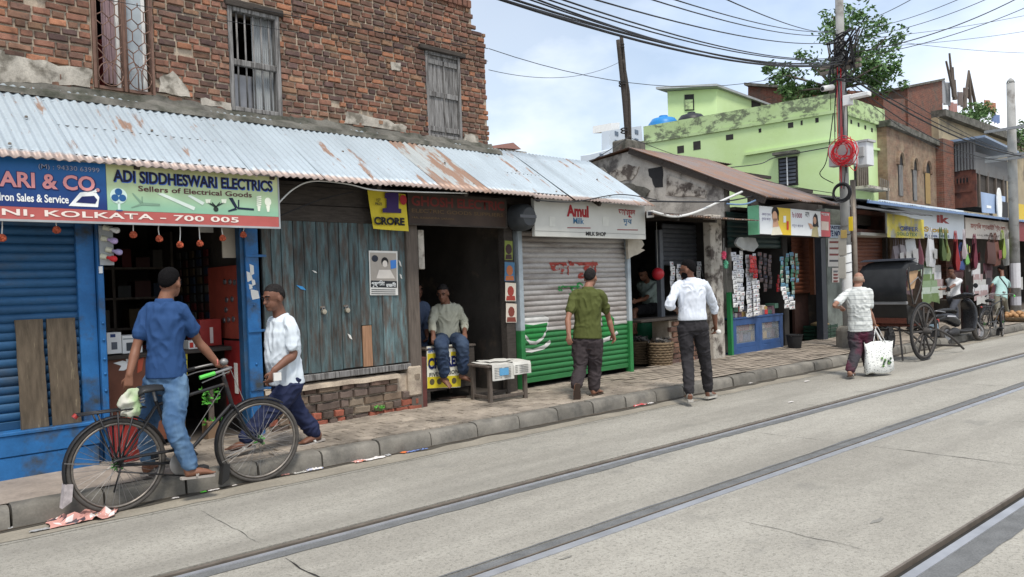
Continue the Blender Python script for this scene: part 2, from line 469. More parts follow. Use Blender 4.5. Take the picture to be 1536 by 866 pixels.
# worn cement screed at the left end, block pavers further on
mb = MB(); nx, ny = 60, 10; X0, X1 = -3, 2.1
for i in range(nx):
    for j in range(ny):
        def P(i, j):
            x = X0 + (X1 - X0) * i / nx; y0 = 6.6; y1 = 7.75
            y = y0 + (y1 - y0) * j / ny
            ed = .06 * noise.noise((j * .5, 3, 1)) if i == nx else 0
            return (x + ed, y, .157 + .012 * (j / ny) + .004 * noise.noise((x * 3, y * 3, 0)))
        mb.add([P(i, j), P(i + 1, j), P(i + 1, j + 1), P(i, j + 1)], [(0, 1, 2, 3)])
mb.build('screed', M_pave, pave, smooth='all')
def paver_mesh(seed):
    r = random.Random(seed); L, W = .205, .124; z = .028
    pts = []
    k = 6; a = .011
    for i in range(k + 1): pts.append((-L / 2 + L * i / k, -W / 2 + a * (1 if i % 2 else -1) * .5))
    for i in range(k + 1): pts.append((L / 2 - L * i / k, W / 2 + a * (1 if i % 2 else -1) * -.5 * -1))
    pts = [(x + r.uniform(-.002, .002), y + r.uniform(-.002, .002)) for x, y in pts]
    top = [(x * .965, y * .94) for x, y in pts]
    n = len(pts)
    mb = MB(); mb.add([(x, y, 0) for x, y in pts] + [(x, y, z - .004) for x, y in pts] + [(x, y, z + r.uniform(-.001, .001)) for x, y in top],
        [tuple(range(2 * n, 3 * n))] + [(i, (i + 1) % n, n + (i + 1) % n, n + i) for i in range(n)] + [(n + i, n + (i + 1) % n, 2 * n + (i + 1) % n, 2 * n + i) for i in range(n)])
    return mb.mesh('paver', M_paver)
pms = [paver_mesh(i) for i in range(5)]
spots = []
row = 0; y = 6.685
while y < 8.4:
    x = 2.08 + (row % 2) * .105
    while x < 34:
        if y < front_y(x) + .12: spots.append((x, y))
        x += .211
    y += .13; row += 1
spots.sort(key=lambda p: CF.x * p[0] + CF.y * p[1])
stuff = MB()
for i, (x, y) in enumerate(spots):
    z = .133 + .02 * (y - 6.6)
    if i < 300:
        o = put('paver', pms[i % 5], pave, (x, y, z + U(-.007, .004))); o.rotation_euler = (U(-.04, .04), U(-.03, .03), U(-.04, .04))
    else:
        dz = U(-.004, .004)
        stuff.add([(x + a * .1, y + b * .06, z + .026 + dz) for a, b in ((-1, -1), (1, -1), (1, 1), (-1, 1))], [(0, 1, 2, 3)])
stuff.build('far_pavers', M_paver, pave, kind='stuff')
# ------------------------------------------------------------------ brick building with the shop row
BR = [simple('brick_%s' % n, c, .9, var=.3, scale=11, bump=.8, bscale=55, col2=c2, cut=(.5, .72), rand=.28, fine=.2) for n, c, c2 in (
    ('dark', (.15, .085, .064), (.07, .048, .042)), ('red', (.225, .11, .076), (.115, .066, .052)), ('orange', (.34, .155, .09), (.18, .085, .056)),
    ('brown', (.2, .112, .076), (.09, .06, .048)), ('purple', (.1, .062, .056), (.15, .1, .075)), ('pale', (.27, .16, .10), (.15, .085, .06)))]
M_mortar = simple('lime_mortar', (.4, .335, .26), .95, var=.25, scale=6, bump=.8, bscale=45, col2=(.22, .175, .14), cut=(.48, .7), fine=.2)
M_plaster = simple('broken_plaster', (.40, .37, .32), .9, var=.3, scale=7, bump=1, bscale=22, col2=(.15, .135, .11), cut=(.47, .62), fine=.2)
M_cement = simple('mossy_cement', (.125, .12, .105), .95, var=.4, scale=5, bump=.9, bscale=30, col2=(.05, .052, .04), cut=(.45, .65), fine=.2)
def brick_mesh(seed):
    r = random.Random(seed); mb = MB(); j = lambda s: r.uniform(-s, s)
    # unit brick, length 1 (s), depth 1, height 1, chipped arrises
    xs = [-.5, -.46, -.16, .18, .46, .5]; rings = []
    for i, x in enumerate(xs):
        e = .5 if i in (0, 5) else 1.0
        top, bot = .5 - abs(j(.06)), -.5 + abs(j(.06))
        fr = j(.14)
        ring = [(x, .5, bot * .98), (x, -.30 + fr * .5, bot), (x, -.48 + fr + (.25 if e < 1 else 0), bot * .8 + j(.03)), (x, -.48 + fr * .8 + (.25 if e < 1 else 0), top * .8 + j(.03)), (x, -.30 + fr * .5, top), (x, .5, top * .98)]
        rings.append([Vector(p) for p in ring])
    mb.loft(rings); return mb
BMB = [brick_mesh(i) for i in range(8)]
BME = [[b.mesh('brick', q) for q in BR] for b in BMB]
def pick_col(r):
    x = r.random()
    return 0 if x < .27 else 1 if x < .54 else 2 if x < .65 else 3 if x < .85 else 4 if x < .95 else 5
def lay(parent, base, cells, limit, frame_off=Vector(), kindname='brick', far_key=None, colf=pick_col, depth=.05):
    """cells: (s, d, z, length, height) ; nearest as single parts, the rest one part"""
    cells = sorted(cells, key=far_key) if far_key else cells
    st = MB()
    for i, (s, d, z, L, h) in enumerate(cells):
        k = rnd.randrange(8); c = colf(rnd)
        dd = d + U(-.009, .009)
        if i < limit:
            o = link(kindname, BME[k][c], parent); o.location = Vector((s, dd, z)) - base; o.scale = (L, depth, h)
            o.rotation_euler = (U(-.03, .03), U(-.03, .03), U(-.02, .02))
        else:
            st.k = c
            st.add([(s + p.x * L, dd + p.y * depth, z + p.z * h) for p in BMB[k].v], BMB[k].f)
    if st.v: st.build('far_bricks', BR, parent, kind='stuff')
def in_frame(x, y): return -12 < x < 1548 and -12 < y < 878
def pix(p):
    d = Vector(p) - EYE; w = d.dot(CF)
    return PCX + FPX * d.dot(CR) / w, PCY - FPX * d.dot(CU) / w
def fpix(s, d, z): return pix(FM @ Vector((s, d, z)))

WD = .8                           # depth of the upper wall face
bld = thing('brick_building', 'old two-storey red brick building with a tin awning and small shops below', 'building', (4, WD, .16), FM)
SE = fs(735, 218, WD)
WINS = [(fs(139, 80, WD), fs(230, 80, WD), 3.70, 5.3), (fs(345, 90, WD), fs(418, 90, WD), 3.66, fz(380, 17, WD)), (fs(641, 140, WD), fs(689, 140, WD), 3.69, fz(665, 82, WD))]
# mortar wall with real window openings
TOPZ = 5.75
cuts = sorted(WINS); mb = MB(); s0 = -3.0; zb = 2.70
def wall_piece(a, b, z0, z1): mb.box(a, b, WD + .012, WD + .30, z0, z1)
for (a, b, z0, z1) in cuts:
    wall_piece(s0, a, zb, TOPZ); wall_piece(a, b, zb, z0)
    if z1 < TOPZ: wall_piece(a, b, z1, TOPZ)
    s0 = b
ztr = fz(727, 55, WD)
wall_piece(s0, SE - .27, zb, TOPZ); wall_piece(SE - .27, SE - .035, zb, ztr)
wall = mb.build('brick_wall', M_mortar, bld)
mb = MB(); mb.box(SE - .36, SE - .06, WD + .30, 7, zb, ztr - .1); mb.box(-3, -2.8, WD + .3, 7, zb, TOPZ); mb.box(-3, SE - .06, 6.8, 7, zb, 5.2); mb.box(-3, SE - .1, WD + .29, 6.9, 5.25, 5.4)
mb.build('rear_walls', M_mortar, bld)
mb = MB(); mb.box(-3, SE - .37, WD + .32, 6.7, 3.2, 3.3); mb.box(-3, SE - .37, 2.6, 2.65, 3.3, 5.24); mb.build('inner_room', M_dark, bld)
cells = []
ch = .0745; i = 0; z = 3.5
while z < TOPZ - .02:
    s = .9 + (i % 2) * .07 + U(-.03, .03)
    send = SE - .02 + U(-.03, .025) + .02 * noise.noise((z * 3, 0, 0))
    if z > ztr: send = SE - .2 - .11 * max(0, (z - ztr) / .4) + U(-.06, .04)
    while s < send:
        L = rnd.choice((.18, .19, .165, .1, .145, .2, .115)); L = min(L, send - s)
        if L < .05: break
        c = s + L / 2; h = ch - .015 + U(-.008, .005)
        zz = z + ch / 2 + .006 * noise.noise((s * 1.1, z, 0)) + .012 * noise.noise((s * .5, 9, 0))
        a, b = s, s + L
        for (w0, w1, z0, z1) in WINS:      # trim at openings
            if z0 - .03 < zz < z1 + .03:
                if a < w0 < b: b = w0 - .004
                elif a < w1 < b: a = w1 + .004
                elif a >= w0 and b <= w1: b = a
        if b - a > .04 and not (rnd.random() < .012):
            q = fpix((a + b) / 2, WD, zz)
            if in_frame(*q): cells.append(((a + b) / 2, WD + .008, zz + U(-.004, .004), b - a - .02 + U(-.006, .006), h))
        s += L
    z += ch; i += 1
lay(wall, BASE[wall.name], cells, 300, far_key=lambda c: c[0] + .25 * c[2])
# bricks of the broken right-hand end seen edge-on, and the corbel course on top
cells = []
z = 3.55
while z < ztr:
    cells.append((SE - .02 + U(-.02, .015), WD + .13, z, .06, .062)); cells.append((SE - .03 + U(-.02, .015), WD + .24, z, .06, .062)); z += ch
lay(wall, BASE[wall.name], cells, 0)
mb = MB()
s = fs(520, 5, WD)
while s < fs(700, 8, WD):              # dentil course of bricks on edge
    zt = fz(690, 12, WD) + .02
    mb.box(s, s + .065, WD - .045 + U(-.01, .01), WD + .05, zt, zt + .11 + U(-.01, .01)); s += .085
mb.build('dentil_course', BR[1], wall, bevel=.004, kind='stuff')
# cement flashing over the awning and patches of plaster left on the wall
mb = MB(); N = 120; prev = None
for i in range(N + 1):
    s = .6 + (SE + .02 - .6) * i / N
    t = 3.665 + .05 * noise.noise((s * 1.3, 0, 0)) + .035 * noise.noise((s * 5, 2, 0)); o = .56 + .025 * noise.noise((s * 3, 0, 7))
    b = 3.495
    cur = [(s, o, b), (s, o + .03, b + .06), (s, WD - .05 + .02 * noise.noise((s * 6, 1, 1)), t - .05), (s, WD - .012, t + .02), (s, WD + .05, t)]
    if prev:
        for k in range(4): mb.add([prev[k], cur[k], cur[k + 1], prev[k + 1]], [(0, 1, 2, 3)])
    prev = cur
mb.build('cement_flashing', M_cement, bld, smooth='all')
def patch(name, mat, poly, parent, d0, th=.02, base=None, jag=.03, sub=6):
    P = []
    for i in range(len(poly)):
        a, b = Vector(poly[i]), Vector(poly[(i + 1) % len(poly)])
        for k in range(sub):
            q = a.lerp(b, k / sub); n = noise.noise((q.x * 9, q.y * 9, 3)); m_ = noise.noise((q.x * 9, q.y * 9, 8))
            P.append((q.x + jag * n, q.y + jag * m_))
    return MB().prism(P, d0 - th, d0 + .03).build(name, mat, parent)
def pp(d, *pts): return [(fs(x, y, d), fz(x, y, d)) for x, y in pts]
for q in (((-8, 74), (40, 88), (95, 100), (137, 105), (137, 132), (60, 126), (-8, 122)), ((238, 118), (258, 108), (278, 130), (284, 146), (238, 140)), ((585, 94), (600, 96), (599, 107), (586, 105)), ((300, 148), (345, 155), (345, 165), (300, 158)), ((520, 168), (580, 182), (610, 190), (608, 200), (515, 184)), ((695, 200), (715, 204), (715, 216), (695, 212))):
    patch('plaster_patch', M_plaster, pp(WD, *q), bld, WD - .012, .012)
# --- window with the curled grille
def frame_rect(mb, a, b, z0, z1, d0, d1, w):
    mb.box(a, a + w, d0, d1, z0, z1); mb.box(b - w, b, d0, d1, z0, z1); mb.box(a + w, b - w, d0 + .002, d1 - .002, z0, z0 + w); mb.box(a + w, b - w, d0 + .002, d1 - .002, z1 - w, z1)
M_rustgr = simple('brown_grille_paint', (.17, .1, .075), .6, .2, var=.25)
M_glass = Mt('sky_tint_glass', .08, 0, .5); M_glass.p.inputs['Transmission Weight'].default_value = .25
M_pane = M_glass.out((.5, .56, .6)); M_glass = Mt('thin_glass', .1, 0, .5); M_glass.p.inputs['Alpha'].default_value = .22; M_glass = M_glass.out((.5, .53, .55))  # M_pane: pale blue base colour stands in for the sky reflected in it
a, b, z0, z1 = WINS[0]; mid = fs(186, 80, WD)
w1 = link('window', MB().mesh('e', []), bld); w1.name = 'window'
mb = MB(); frame_rect(mb, a, b, z0, z1, WD - .02, WD + .07, .03); mb.box(mid - .018, mid + .018, WD - .015, WD + .06, z0, z1)
w1 = mb.build('window', M_rustgr, bld)
D.objects.remove([o for o in bld.children if len(o.data.vertices) == 0][0])
g = MB(); zc = WD - .028
def cw(pts, r=.006): g.tube([(x, zc, z) for x, z in pts], r, 5)
for (l, r_) in ((a + .035, mid - .022), (mid + .022, b - .035)):
    c = (l + r_) / 2; hw = (r_ - l) / 2; zz = z0 + .03
    circ = [(c + math.cos(t) * hw * .98, zz + hw * 1.05 + math.sin(t) * hw * 1.0) for t in [2 * PI * k / 24 for k in range(25)]]
    cw(circ)
    zt = zz
    cw([(c - hw * .15, zz), (c - hw * .15, zz + hw * 1.6), (c - hw * .5, zz + hw * 2.6), (c - hw * .95, zz + hw * 3.1)]); cw([(c + hw * .15, zz), (c + hw * .15, zz + hw * 1.6), (c + hw * .5, zz + hw * 2.6), (c + hw * .95, zz + hw * 3.1)])
    cw([(c - hw * .95, zz + hw * .4), (c, zz + hw * 1.9), (c + hw * .95, zz + hw * .4)])
    for base in (zz + hw * 2.0, zz + hw * 3.9, zz + hw * 5.8):
        cw([(c, base), (c - hw * .5, base + hw * .45), (c - hw * .5, base + hw * 1.2), (c, base + hw * 1.65), (c + hw * .5, base + hw * 1.2), (c + hw * .5, base + hw * .45), (c, base)])
        for sg in (-1, 1): cw([(c + sg * hw * .5, base + hw * .45), (c + sg * hw, base + hw * .1)]); cw([(c + sg * hw * .5, base + hw * 1.2), (c + sg * hw, base + hw * 1.55)])
        cw([(c, base + hw * 1.65), (c, base + hw * 1.95)])
    for x in (l, r_): cw([(x, z0), (x, z1)], .007)
g.build('grille', M_rustgr, w1, smooth='all')
mb = MB(); mb.box(mid + .02, b - .06, WD + .075, WD + .082, z0 + .01, z1); mb.build('pane', M_pane, w1)
mb = MB(); mb.box(b - .085, b - .05, WD + .06, WD + .1, z0, z1); mb.box(mid - .05, mid - .02, WD + .06, WD + .1, z0, z1); mb.build('sash', M_white, w1)
def curtain(name, mat, s0, s1, z0, z1, d, folds, parent, amp=.02, taper=0):
    mb = MB(); N = folds * 6; rows = 8
    for j in range(rows):
        for i in range(N):
            def P(i, j):
                t = i / N; v = j / rows
                return (s0 + (s1 - s0) * t + taper * (1 - v) * (.5 - t), d + amp * math.sin(t * folds * 2 * PI + v * .6), z0 + (z1 - z0) * v)
            mb.add([P(i, j), P(i + 1, j), P(i + 1, j + 1), P(i, j + 1)], [(0, 1, 2, 3)])
    return mb.build(name, mat, parent, smooth='all')
curtain('curtain', simple('dark_red_curtain', (.12, .02, .018), .9, var=.4, scale=8), a, mid - .08, z0, z0 + .55, WD + .2, 4, w1)
curtain('curtain', simple('mauve_curtain', (.33, .24, .26), .9, var=.2, scale=9, vec=(4, 4, 1)), mid - .16, mid - .03, z0 + .1, z1, WD + .14, 3, w1, .015)
curtain('curtain', simple('blue_curtain', (.1, .14, .2), .9, var=.3), mid, b, z0, z0 + .5, WD + .22, 4, w1, .02)
# --- barred window
a, b, z0, z1 = WINS[1]
mb = MB(); frame_rect(mb, a - .015, b + .015, z0, z1, WD - .025, WD + .08, .05); w2 = mb.build('window', M_woodgrey, bld, bevel=.006)
mb = MB(); mb.box(a - .04, b + .06, WD - .05, WD + .02, z1 - .005, z1 + .07); mb.build('lintel', M_wooddark, w2, bevel=.006)
mb = MB(); zm = fz(380, 98, WD); mb.box(a + .03, b - .03, WD - .012, WD + .04, zm - .035, zm + .035); mb.build('cross_rail', M_woodgrey, w2, bevel=.008)
for k in range(5):
    s = a + .1 + (b - a - .2) * k / 4
    MB().tube([(s, WD + .02, z0 + .03), (s, WD + .02, z1 - .03)], .011, 6).build('window_bar', M_woodgrey, w2, smooth='all')
mb = MB(); n = 22
for k in range(n):                    # corrugated sheet pushed behind the bars
    s = a + (b - a) * (.52 + .46 * k / n); s2 = a + (b - a) * (.52 + .46 * (k + 1) / n)
    mb.add([(s, WD + .09 + .008 * (k % 2), z0), (s2, WD + .09 + .008 * ((k + 1) % 2), z0), (s2, WD + .09 + .008 * ((k + 1) % 2), z1), (s, WD + .09 + .008 * (k % 2), z1)], [(0, 1, 2, 3)])
mb.build('sheet_panel', M_grey, w2)
mb = MB(); mb.box(a + .02, b, WD + .12, WD + .125, z0, zm - .1); mb.build('wire_mesh', M_steel, w2)
# --- closed plank shutters
a, b, z0, z1 = WINS[2]
mb = MB(); frame_rect(mb, a - .02, b + .02, z0 - .02, z1, WD - .02, WD + .08, .04); w3 = mb.build('window', M_woodgrey, bld, bevel=.005)
mb = MB(); mb.box(a - .13, b + .1, WD - .06, WD + .03, z1, z1 + .06); mb.build('lintel', M_wooddark, w3, bevel=.008)
mid = (a + b) / 2 + .01
for l, r_ in ((a + .022, mid - .006), (mid + .006, b - .022)):
    lf = MB().box(l, r_, WD + .028, WD + .045, z0 + .02, z1 - .04).build('shutter_leaf', M_woodgrey, w3)
    for k in range(3):
        MB().box(l + (r_ - l) * k / 3 + .002, l + (r_ - l) * (k + 1) / 3 - .002, WD + .012 + U(0, .004), WD + .027, z0 + .022, z1 - .042).build('plank', M_woodgrey, lf, bevel=.003)
    for z in (z0 + .1, (z0 + z1) / 2, z1 - .13):
        MB().box(l + .008, r_ - .008, WD - .006, WD + .011, z - .035, z + .035).build('batten', M_woodgrey, lf, bevel=.004)

# ------------------------------------------------------------------ corrugated awning
def tin_mat(name, base, rust_lo=.60, edge=None, streak=.5):
    t = Mt(name, .5, .25, .4)
    ob = t.tc.outputs['Object']
    c = t.mix(t.ramp(t.noise(2.5, (1, .3, 1), 5), .3, .7), base, tuple(v * .84 for v in base))
    st = t.noise(3.2, (2.2, .35, .35), 7, .66)
    c = t.mix(t.ramp(st, rust_lo, rust_lo + .05, 0, .9), c, (.27, .155, .1))
    c = t.mix(t.ramp(t.noise(11, (1.5, .3, .3), 6, .7), .63, .7, 0, .75), c, (.22, .13, .09))
    c = t.mix(t.ramp(t.noise(1.3, (3, .12, .12), 3), .55, .75, 0, streak), c, tuple(v * .62 for v in base))
    if edge is not None:               # rust has eaten the lower edge, with a ragged front
        z = t.sep(t.geo.outputs['Position'])[2]
        e = t.math('ADD', z, t.math('MULTIPLY', t.math('SUBTRACT', t.noise(9, (1, 1, 1), 5, .7), .5), .075))
        c = t.mix(t.ramp(e, edge, edge + .03, .8, 0), c, t.mix(t.noise(30), (.2, .115, .08), (.42, .31, .25)))
    c = t.vary(c, t.noise(40), .93, 1.07)
    return t.out(c)
ED, EZ, RD, RZ = -.55, 2.745, .74, 3.60
M_tin = tin_mat('galvanised_tin', (.41, .475, .52), .6, EZ + .05, .6)
M_tinrust = tin_mat('rusted_tin', (.4, .43, .43), .46, EZ + .07, .7)
def corr(mb, s0, s1, dA, zA, dB, zB, pitch=.076, amp=.010, rows=8, seg=6, warp=.006, seed=0, jag=.01):
    """corrugated sheet: eave (dA,zA) to ridge (dB,zB), ridges running up the slope"""
    n = max(2, int(round((s1 - s0) / pitch * seg))); L = math.hypot(dB - dA, zB - zA)
    nd, nzz = -(zB - zA) / L, (dB - dA) / L
    base = len(mb.v); vs = []
    for j in range(rows + 1):
        v = j / rows
        for i in range(n + 1):
            s = s0 + (s1 - s0) * i / n
            h = amp * math.sin(2 * PI * s / pitch) + warp * noise.noise((s * 1.7 + seed, v * 2.5, seed))
            e = 0
            if j == 0: e = jag * noise.noise((s * 8, seed, 1)) * 2
            vs.append((s, dA + (dB - dA) * v + nd * h + e * (dB - dA) / L, zA + (zB - zA) * v + nzz * h + e * (zB - zA) / L))
    w = n + 1
    mb.add(vs, [(j * w + i, j * w + i + 1, (j + 1) * w + i + 1, (j + 1) * w + i) for j in range(rows) for i in range(n)])
aw = thing('tin_awning', 'long corrugated tin awning with rusty lower edge over the brick building shops', 'awning', (4, ED, 2.7), FM)
s = -.9; k = 0; SW = .76
ends = fs(985, 312, ED)
while s < ends - .1:
    e = min(s + SW + .05, ends)
    mb = MB(); up = .004 * (k % 2)
    corr(mb, s, e, ED + U(-.03, .03), EZ + up + U(-.008, .008), RD, RZ + up, seed=k * 3.7)
    mid = (s + e) / 2
    rusty = 5.0 < mid < 5.9
    o = mb.build('tin_sheet', M_tinrust if rusty else M_tin, aw, smooth='all', fix=False)
    md = o.modifiers.new('thick', 'SOLIDIFY'); md.thickness = .0025
    s += SW; k += 1
for d in (-.4, .1, .55):              # purlins
    z = EZ + (RZ - EZ) * (d - ED) / (RD - ED) - .045
    MB().box(-.9, ends - .05, d - .025, d + .025, z - .03, z + .02).build('purlin', M_wooddark, aw)
s = -.6
while s < ends:
    MB().bar((s, ED + .12, EZ - .02), (s, RD, RZ - .11), .05, .06).build('rafter', M_wooddark, aw); s += 1.25
for s in (-.4, 1.1, 2.3, 4.1, 5.7, 7.2, 8.6):     # hook bolts
    for d in (-.4, .1, .55):
        z = EZ + (RZ - EZ) * (d - ED) / (RD - ED)
        MB().lathe([(.014, .004), (.012, .018), (.004, .022)], (s + U(-.2, .2), d, z + .006), 7).build('hook_bolt', M_lip, aw)

# ------------------------------------------------------------------ ground-floor shell of the building
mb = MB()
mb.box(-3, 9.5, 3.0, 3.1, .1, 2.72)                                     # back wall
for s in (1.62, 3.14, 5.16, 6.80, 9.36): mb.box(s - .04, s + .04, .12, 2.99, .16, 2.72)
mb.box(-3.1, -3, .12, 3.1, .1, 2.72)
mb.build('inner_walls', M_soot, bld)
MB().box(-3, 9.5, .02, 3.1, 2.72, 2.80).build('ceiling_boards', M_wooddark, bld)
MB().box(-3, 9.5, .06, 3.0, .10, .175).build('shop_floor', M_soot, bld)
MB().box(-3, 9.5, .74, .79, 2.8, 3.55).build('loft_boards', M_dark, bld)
# ------------------------------------------------------------------ shop fronts under the awning
def fps(x, y, s):                      # pixel -> (d, z) on the plane s = const
    o = FI @ EYE; r = FI.to_3x3() @ ray(x, y); p = o + r * ((s - o.x) / r.x)
    return p.y, p.z
def fg(x, y, z=.165):                  # pixel -> (s, d) on the level z
    p = FI @ at(x, y, Z=z); return p.x, p.y
M_blue = simple('blue_enamel', (.023, .128, .33), .5, .1, var=.25, scale=5, col2=(.05, .06, .068), cut=(.5, .68), bump=.2, bscale=40, fine=.08)
M_bluesh = simple('blue_shutter_paint', (.022, .085, .185), .5, .2, var=.28, scale=4, vec=(.4, 1, 1), col2=(.06, .066, .07), cut=(.52, .76), fine=.1, rand=.12)
M_teal = simple('teal_weathered_plank', (.1, .15, .158), .85, var=.4, scale=3, vec=(8, 8, 1.3), col2=(.085, .075, .066), cut=(.42, .6), bump=.8, bscale=20, rand=.35, fine=.15)
M_rawwood = simple('fresh_plank', (.3, .17, .1), .8, var=.25, scale=8, vec=(8, 8, .6), bump=.4, bscale=20)
M_oldplank = simple('mouldy_plank', (.10, .078, .055), .9, var=.4, scale=6, vec=(5, 5, .8), col2=(.24, .2, .13), cut=(.6, .75), bump=.6, bscale=25)
def slat_mesh(w, h, mat, amp=.012, n=7):
    mb = MB(); r0 = []
    for x in (0, w):
        r0.append([Vector((x, -amp * math.sin(PI * (k + .15) / (n + .3)) + (.006 if k in (0, n) else 0), h * k / n)) for k in range(n + 1)])
    mb.add(r0[0] + r0[1], [(k, k + 1, n + 2 + k, n + 1 + k) for k in range(n)])
    return mb.mesh('slat', mat, smooth='all', fix=False)
def roller(name, label, s0, s1, z0, z1, d, pitch, mat, bottom=None, group=None, frame=FM, amp=.012, tilt=0):
    t = thing(name, label, 'shutter', ((s0 + s1) / 2, d, z0), frame, group)
    me = slat_mesh(s1 - s0, pitch, mat, amp); n = int((z1 - z0) / pitch); p = (z1 - z0) / n
    for k in range(n):
        put('slat', me, t, (s0, d + tilt * k + U(-.003, .003), z0 + p * k), scale=(1, 1, p / pitch), rot=(U(-.05, .05), 0, U(-.002, .002)))
    MB().box(s0, s1, d + .02 + tilt * n, d + .03, z0, z1).build('backing', M_dark, t)
    if bottom: MB().box(s0, s1, d - .02, d + .015, z0 - .07, z0 - .002).build('bottom_bar', bottom, t, bevel=.004)
    return t
# blue shutter at the left
zp = .55
roller('rolling_shutter', 'blue rolling shutter closed at the far left beside the electrical shop', -.9, fs(119, 480, .03), zp + .07, 2.4, .03, .0735, M_bluesh, M_bluesh)
t = thing('shutter_plinth', 'battered blue sheet-metal plinth below the blue shutter', 'plinth', (.6, -.1, .16), FM)
sR = fs(148, 650, -.12)
MB().box(-1.5, sR, -.12, .02, .15, .345).build('lower_panel', M_blue, t, bevel=.006)
MB().box(-1.5, sR + .01, -.128, .02, .35, zp - .03).build('upper_panel', M_blue, t, bevel=.006)
MB().box(-1.5, sR + .012, -.14, .06, zp - .028, zp).build('ledge', M_blue, t, bevel=.004)
for a, b, zt in ((24, 70, 481), (71, 119, 479)):
    s0, s1 = fs(a + 4, 560, -.06), fs(b - 1, 560, -.06); mb = MB(); N = 10
    rings = []
    for k in range(N + 1):
        z = zp + .002 + (fz(a, zt, -.06) - zp) * k / N; dd = -.075 + .055 * k / N; j = lambda: U(-.004, .004)
        rings.append([Vector((s0 + j(), dd, z)), Vector((s1 + j(), dd, z)), Vector((s1 + j(), dd + .028, z)), Vector((s0 + j(), dd + .028, z))])
    mb.loft(rings).build('old_plank', M_oldplank, None, FM, label='%s mouldy dark plank leaning on the blue shutter' % ('left' if a < 50 else 'right'), cat='plank', group='planks leaning on the shutter')
def post(name, label, s0, s1, d0, d1, z0, z1, mat, rivets=None, bevel=.006, cat='post'):
    t = thing(name, label, cat, ((s0 + s1) / 2, (d0 + d1) / 2, z0), FM)
    MB().box(s0, s1, d0, d1, z0, z1).build('shaft', mat, t, bevel=bevel)
    for z in rivets or ():
        MB().lathe([(.013, 0), (.012, -.008), (.005, -.013)], ((s0 + s1) / 2, d0, z), 8, 'Y').build('rivet', mat, t, smooth='all')
    return t
post('steel_post', 'broad flat blue steel post right beside the closed blue shutter', fs(119, 480, -.02), fs(146, 480, -.02), -.02, .1, .16, 2.4, M_blue)
post('riveted_post', 'narrow blue riveted post at the left jamb of the open electrical shop', fs(146, 480, -.02) + .005, fs(159, 480, -.07), -.07, .04, .16, 2.4, M_blue, [.3, .45, .8, .95, 1.08, 1.25, 1.4, 1.9])
p = post('door_post', 'chipped blue steel post between the electrical shop and the plank doors', fs(371, 460, -.05), fs(391, 460, -.05), -.05, .06, .16, 2.45, M_blue, [.5, .9, 1.5, 2.0])
MB().box(fs(362, 460, .0), fs(371, 460, -.04), -.02, .08, .16, 2.45).build('inner_angle', M_bluesh, p)
for z in (fz(375, 585, -.05), fz(375, 497, -.05), fz(375, 384, -.05)): MB().box(fs(371, 460, -.05), fs(402, 460, -.06), -.065, -.052, z - .012, z + .012).build('hinge_strap', M_blue, p)
for i, (x, y, w, h) in enumerate(((374, 415, 5, 8), (378, 405, 4, 9), (383, 442, 7, 8), (380, 424, 3, 5), (376, 430, 3, 4))):
    patch('paper_scrap', M_paper, pp(-.055, (x - w, y - h), (x + w * .6, y - h * .7), (x + w, y + h * .6), (x - w * .5, y + h)), p, -.052, .002, jag=.012, sub=4)
# header boards over the doors
t = thing('header_beam', 'sooty timber header boards over the teal plank doors', 'beam', (4.1, .02, 2.38), FM)
MB().box(3.2, 5.08, -.01, .06, 2.375, 2.55).build('board', M_wooddark, t, bevel=.005)
MB().box(3.2, 5.08, .01, .06, 2.555, 2.76).build('board', M_wooddark, t, bevel=.005)
# ---------------- plank doors
zb, zt = fz(510, 556, 0), fz(500, 331, 0)
door = thing('plank_doors', 'weathered teal plank double doors held shut with two padlocks', 'door', (4.15, 0, zb), FM)
sA, sB = fs(396, 450, 0), fs(611, 450, 0)
edges = [396, 410, 425, 443, 459, 478, 496, 512, 526, 541, 557, 574, 590, 611]
for k in range(len(edges) - 1):
    a, b = fs(edges[k], 450, 0), fs(edges[k + 1], 450, 0)
    lo = zb + U(0, .015)
    if k == 9:
        zm = fz(548, 489, 0)
        MB().box(a + .012, b - .006, .004, .022, lo, zm).build('patched_plank', M_rawwood, door, bevel=.003)['label'] = 'fresh reddish plank let into the old door'
        lo = zm + .006
    MB().box(a + .003, b - .003, U(0, .009), .032, lo, zt + U(-.01, .01)).build('plank', M_teal, door, bevel=.004)
MB().box(sA, sB, .034, .05, zb, zt).build('backing_boards', M_dark, door)
MB().box(sA - .02, sB + .02, -.035, .03, zb - .075, zb - .006).build('bottom_rail', M_woodgrey, door, bevel=.006)
for x, y in ((484, 461), (519, 459)):
    s, z = fs(x, y, -.01), fz(x, y, -.01)
    st = MB().box(s - .03, s + .03, -.012, -.001, z - .012, z + .012).build('hasp', M_lip, door)
    mb = MB(); mb.tube([(s + .018 * math.cos(a), -.03, z - .03 + .03 * math.sin(a)) for a in [PI * k / 8 for k in range(9)]], .005, 6); mb.build('shackle', M_steel, st)
    MB().lathe([(.001, -.024), (.026, -.022), (.028, -.012), (.028, .012), (.026, .02), (.001, .022)], (s, -.03, z - .05), 14, 'Y').build('padlock', simple('brass_padlock%d' % x, (.42, .38, .3), .4, .7), st, smooth=True)
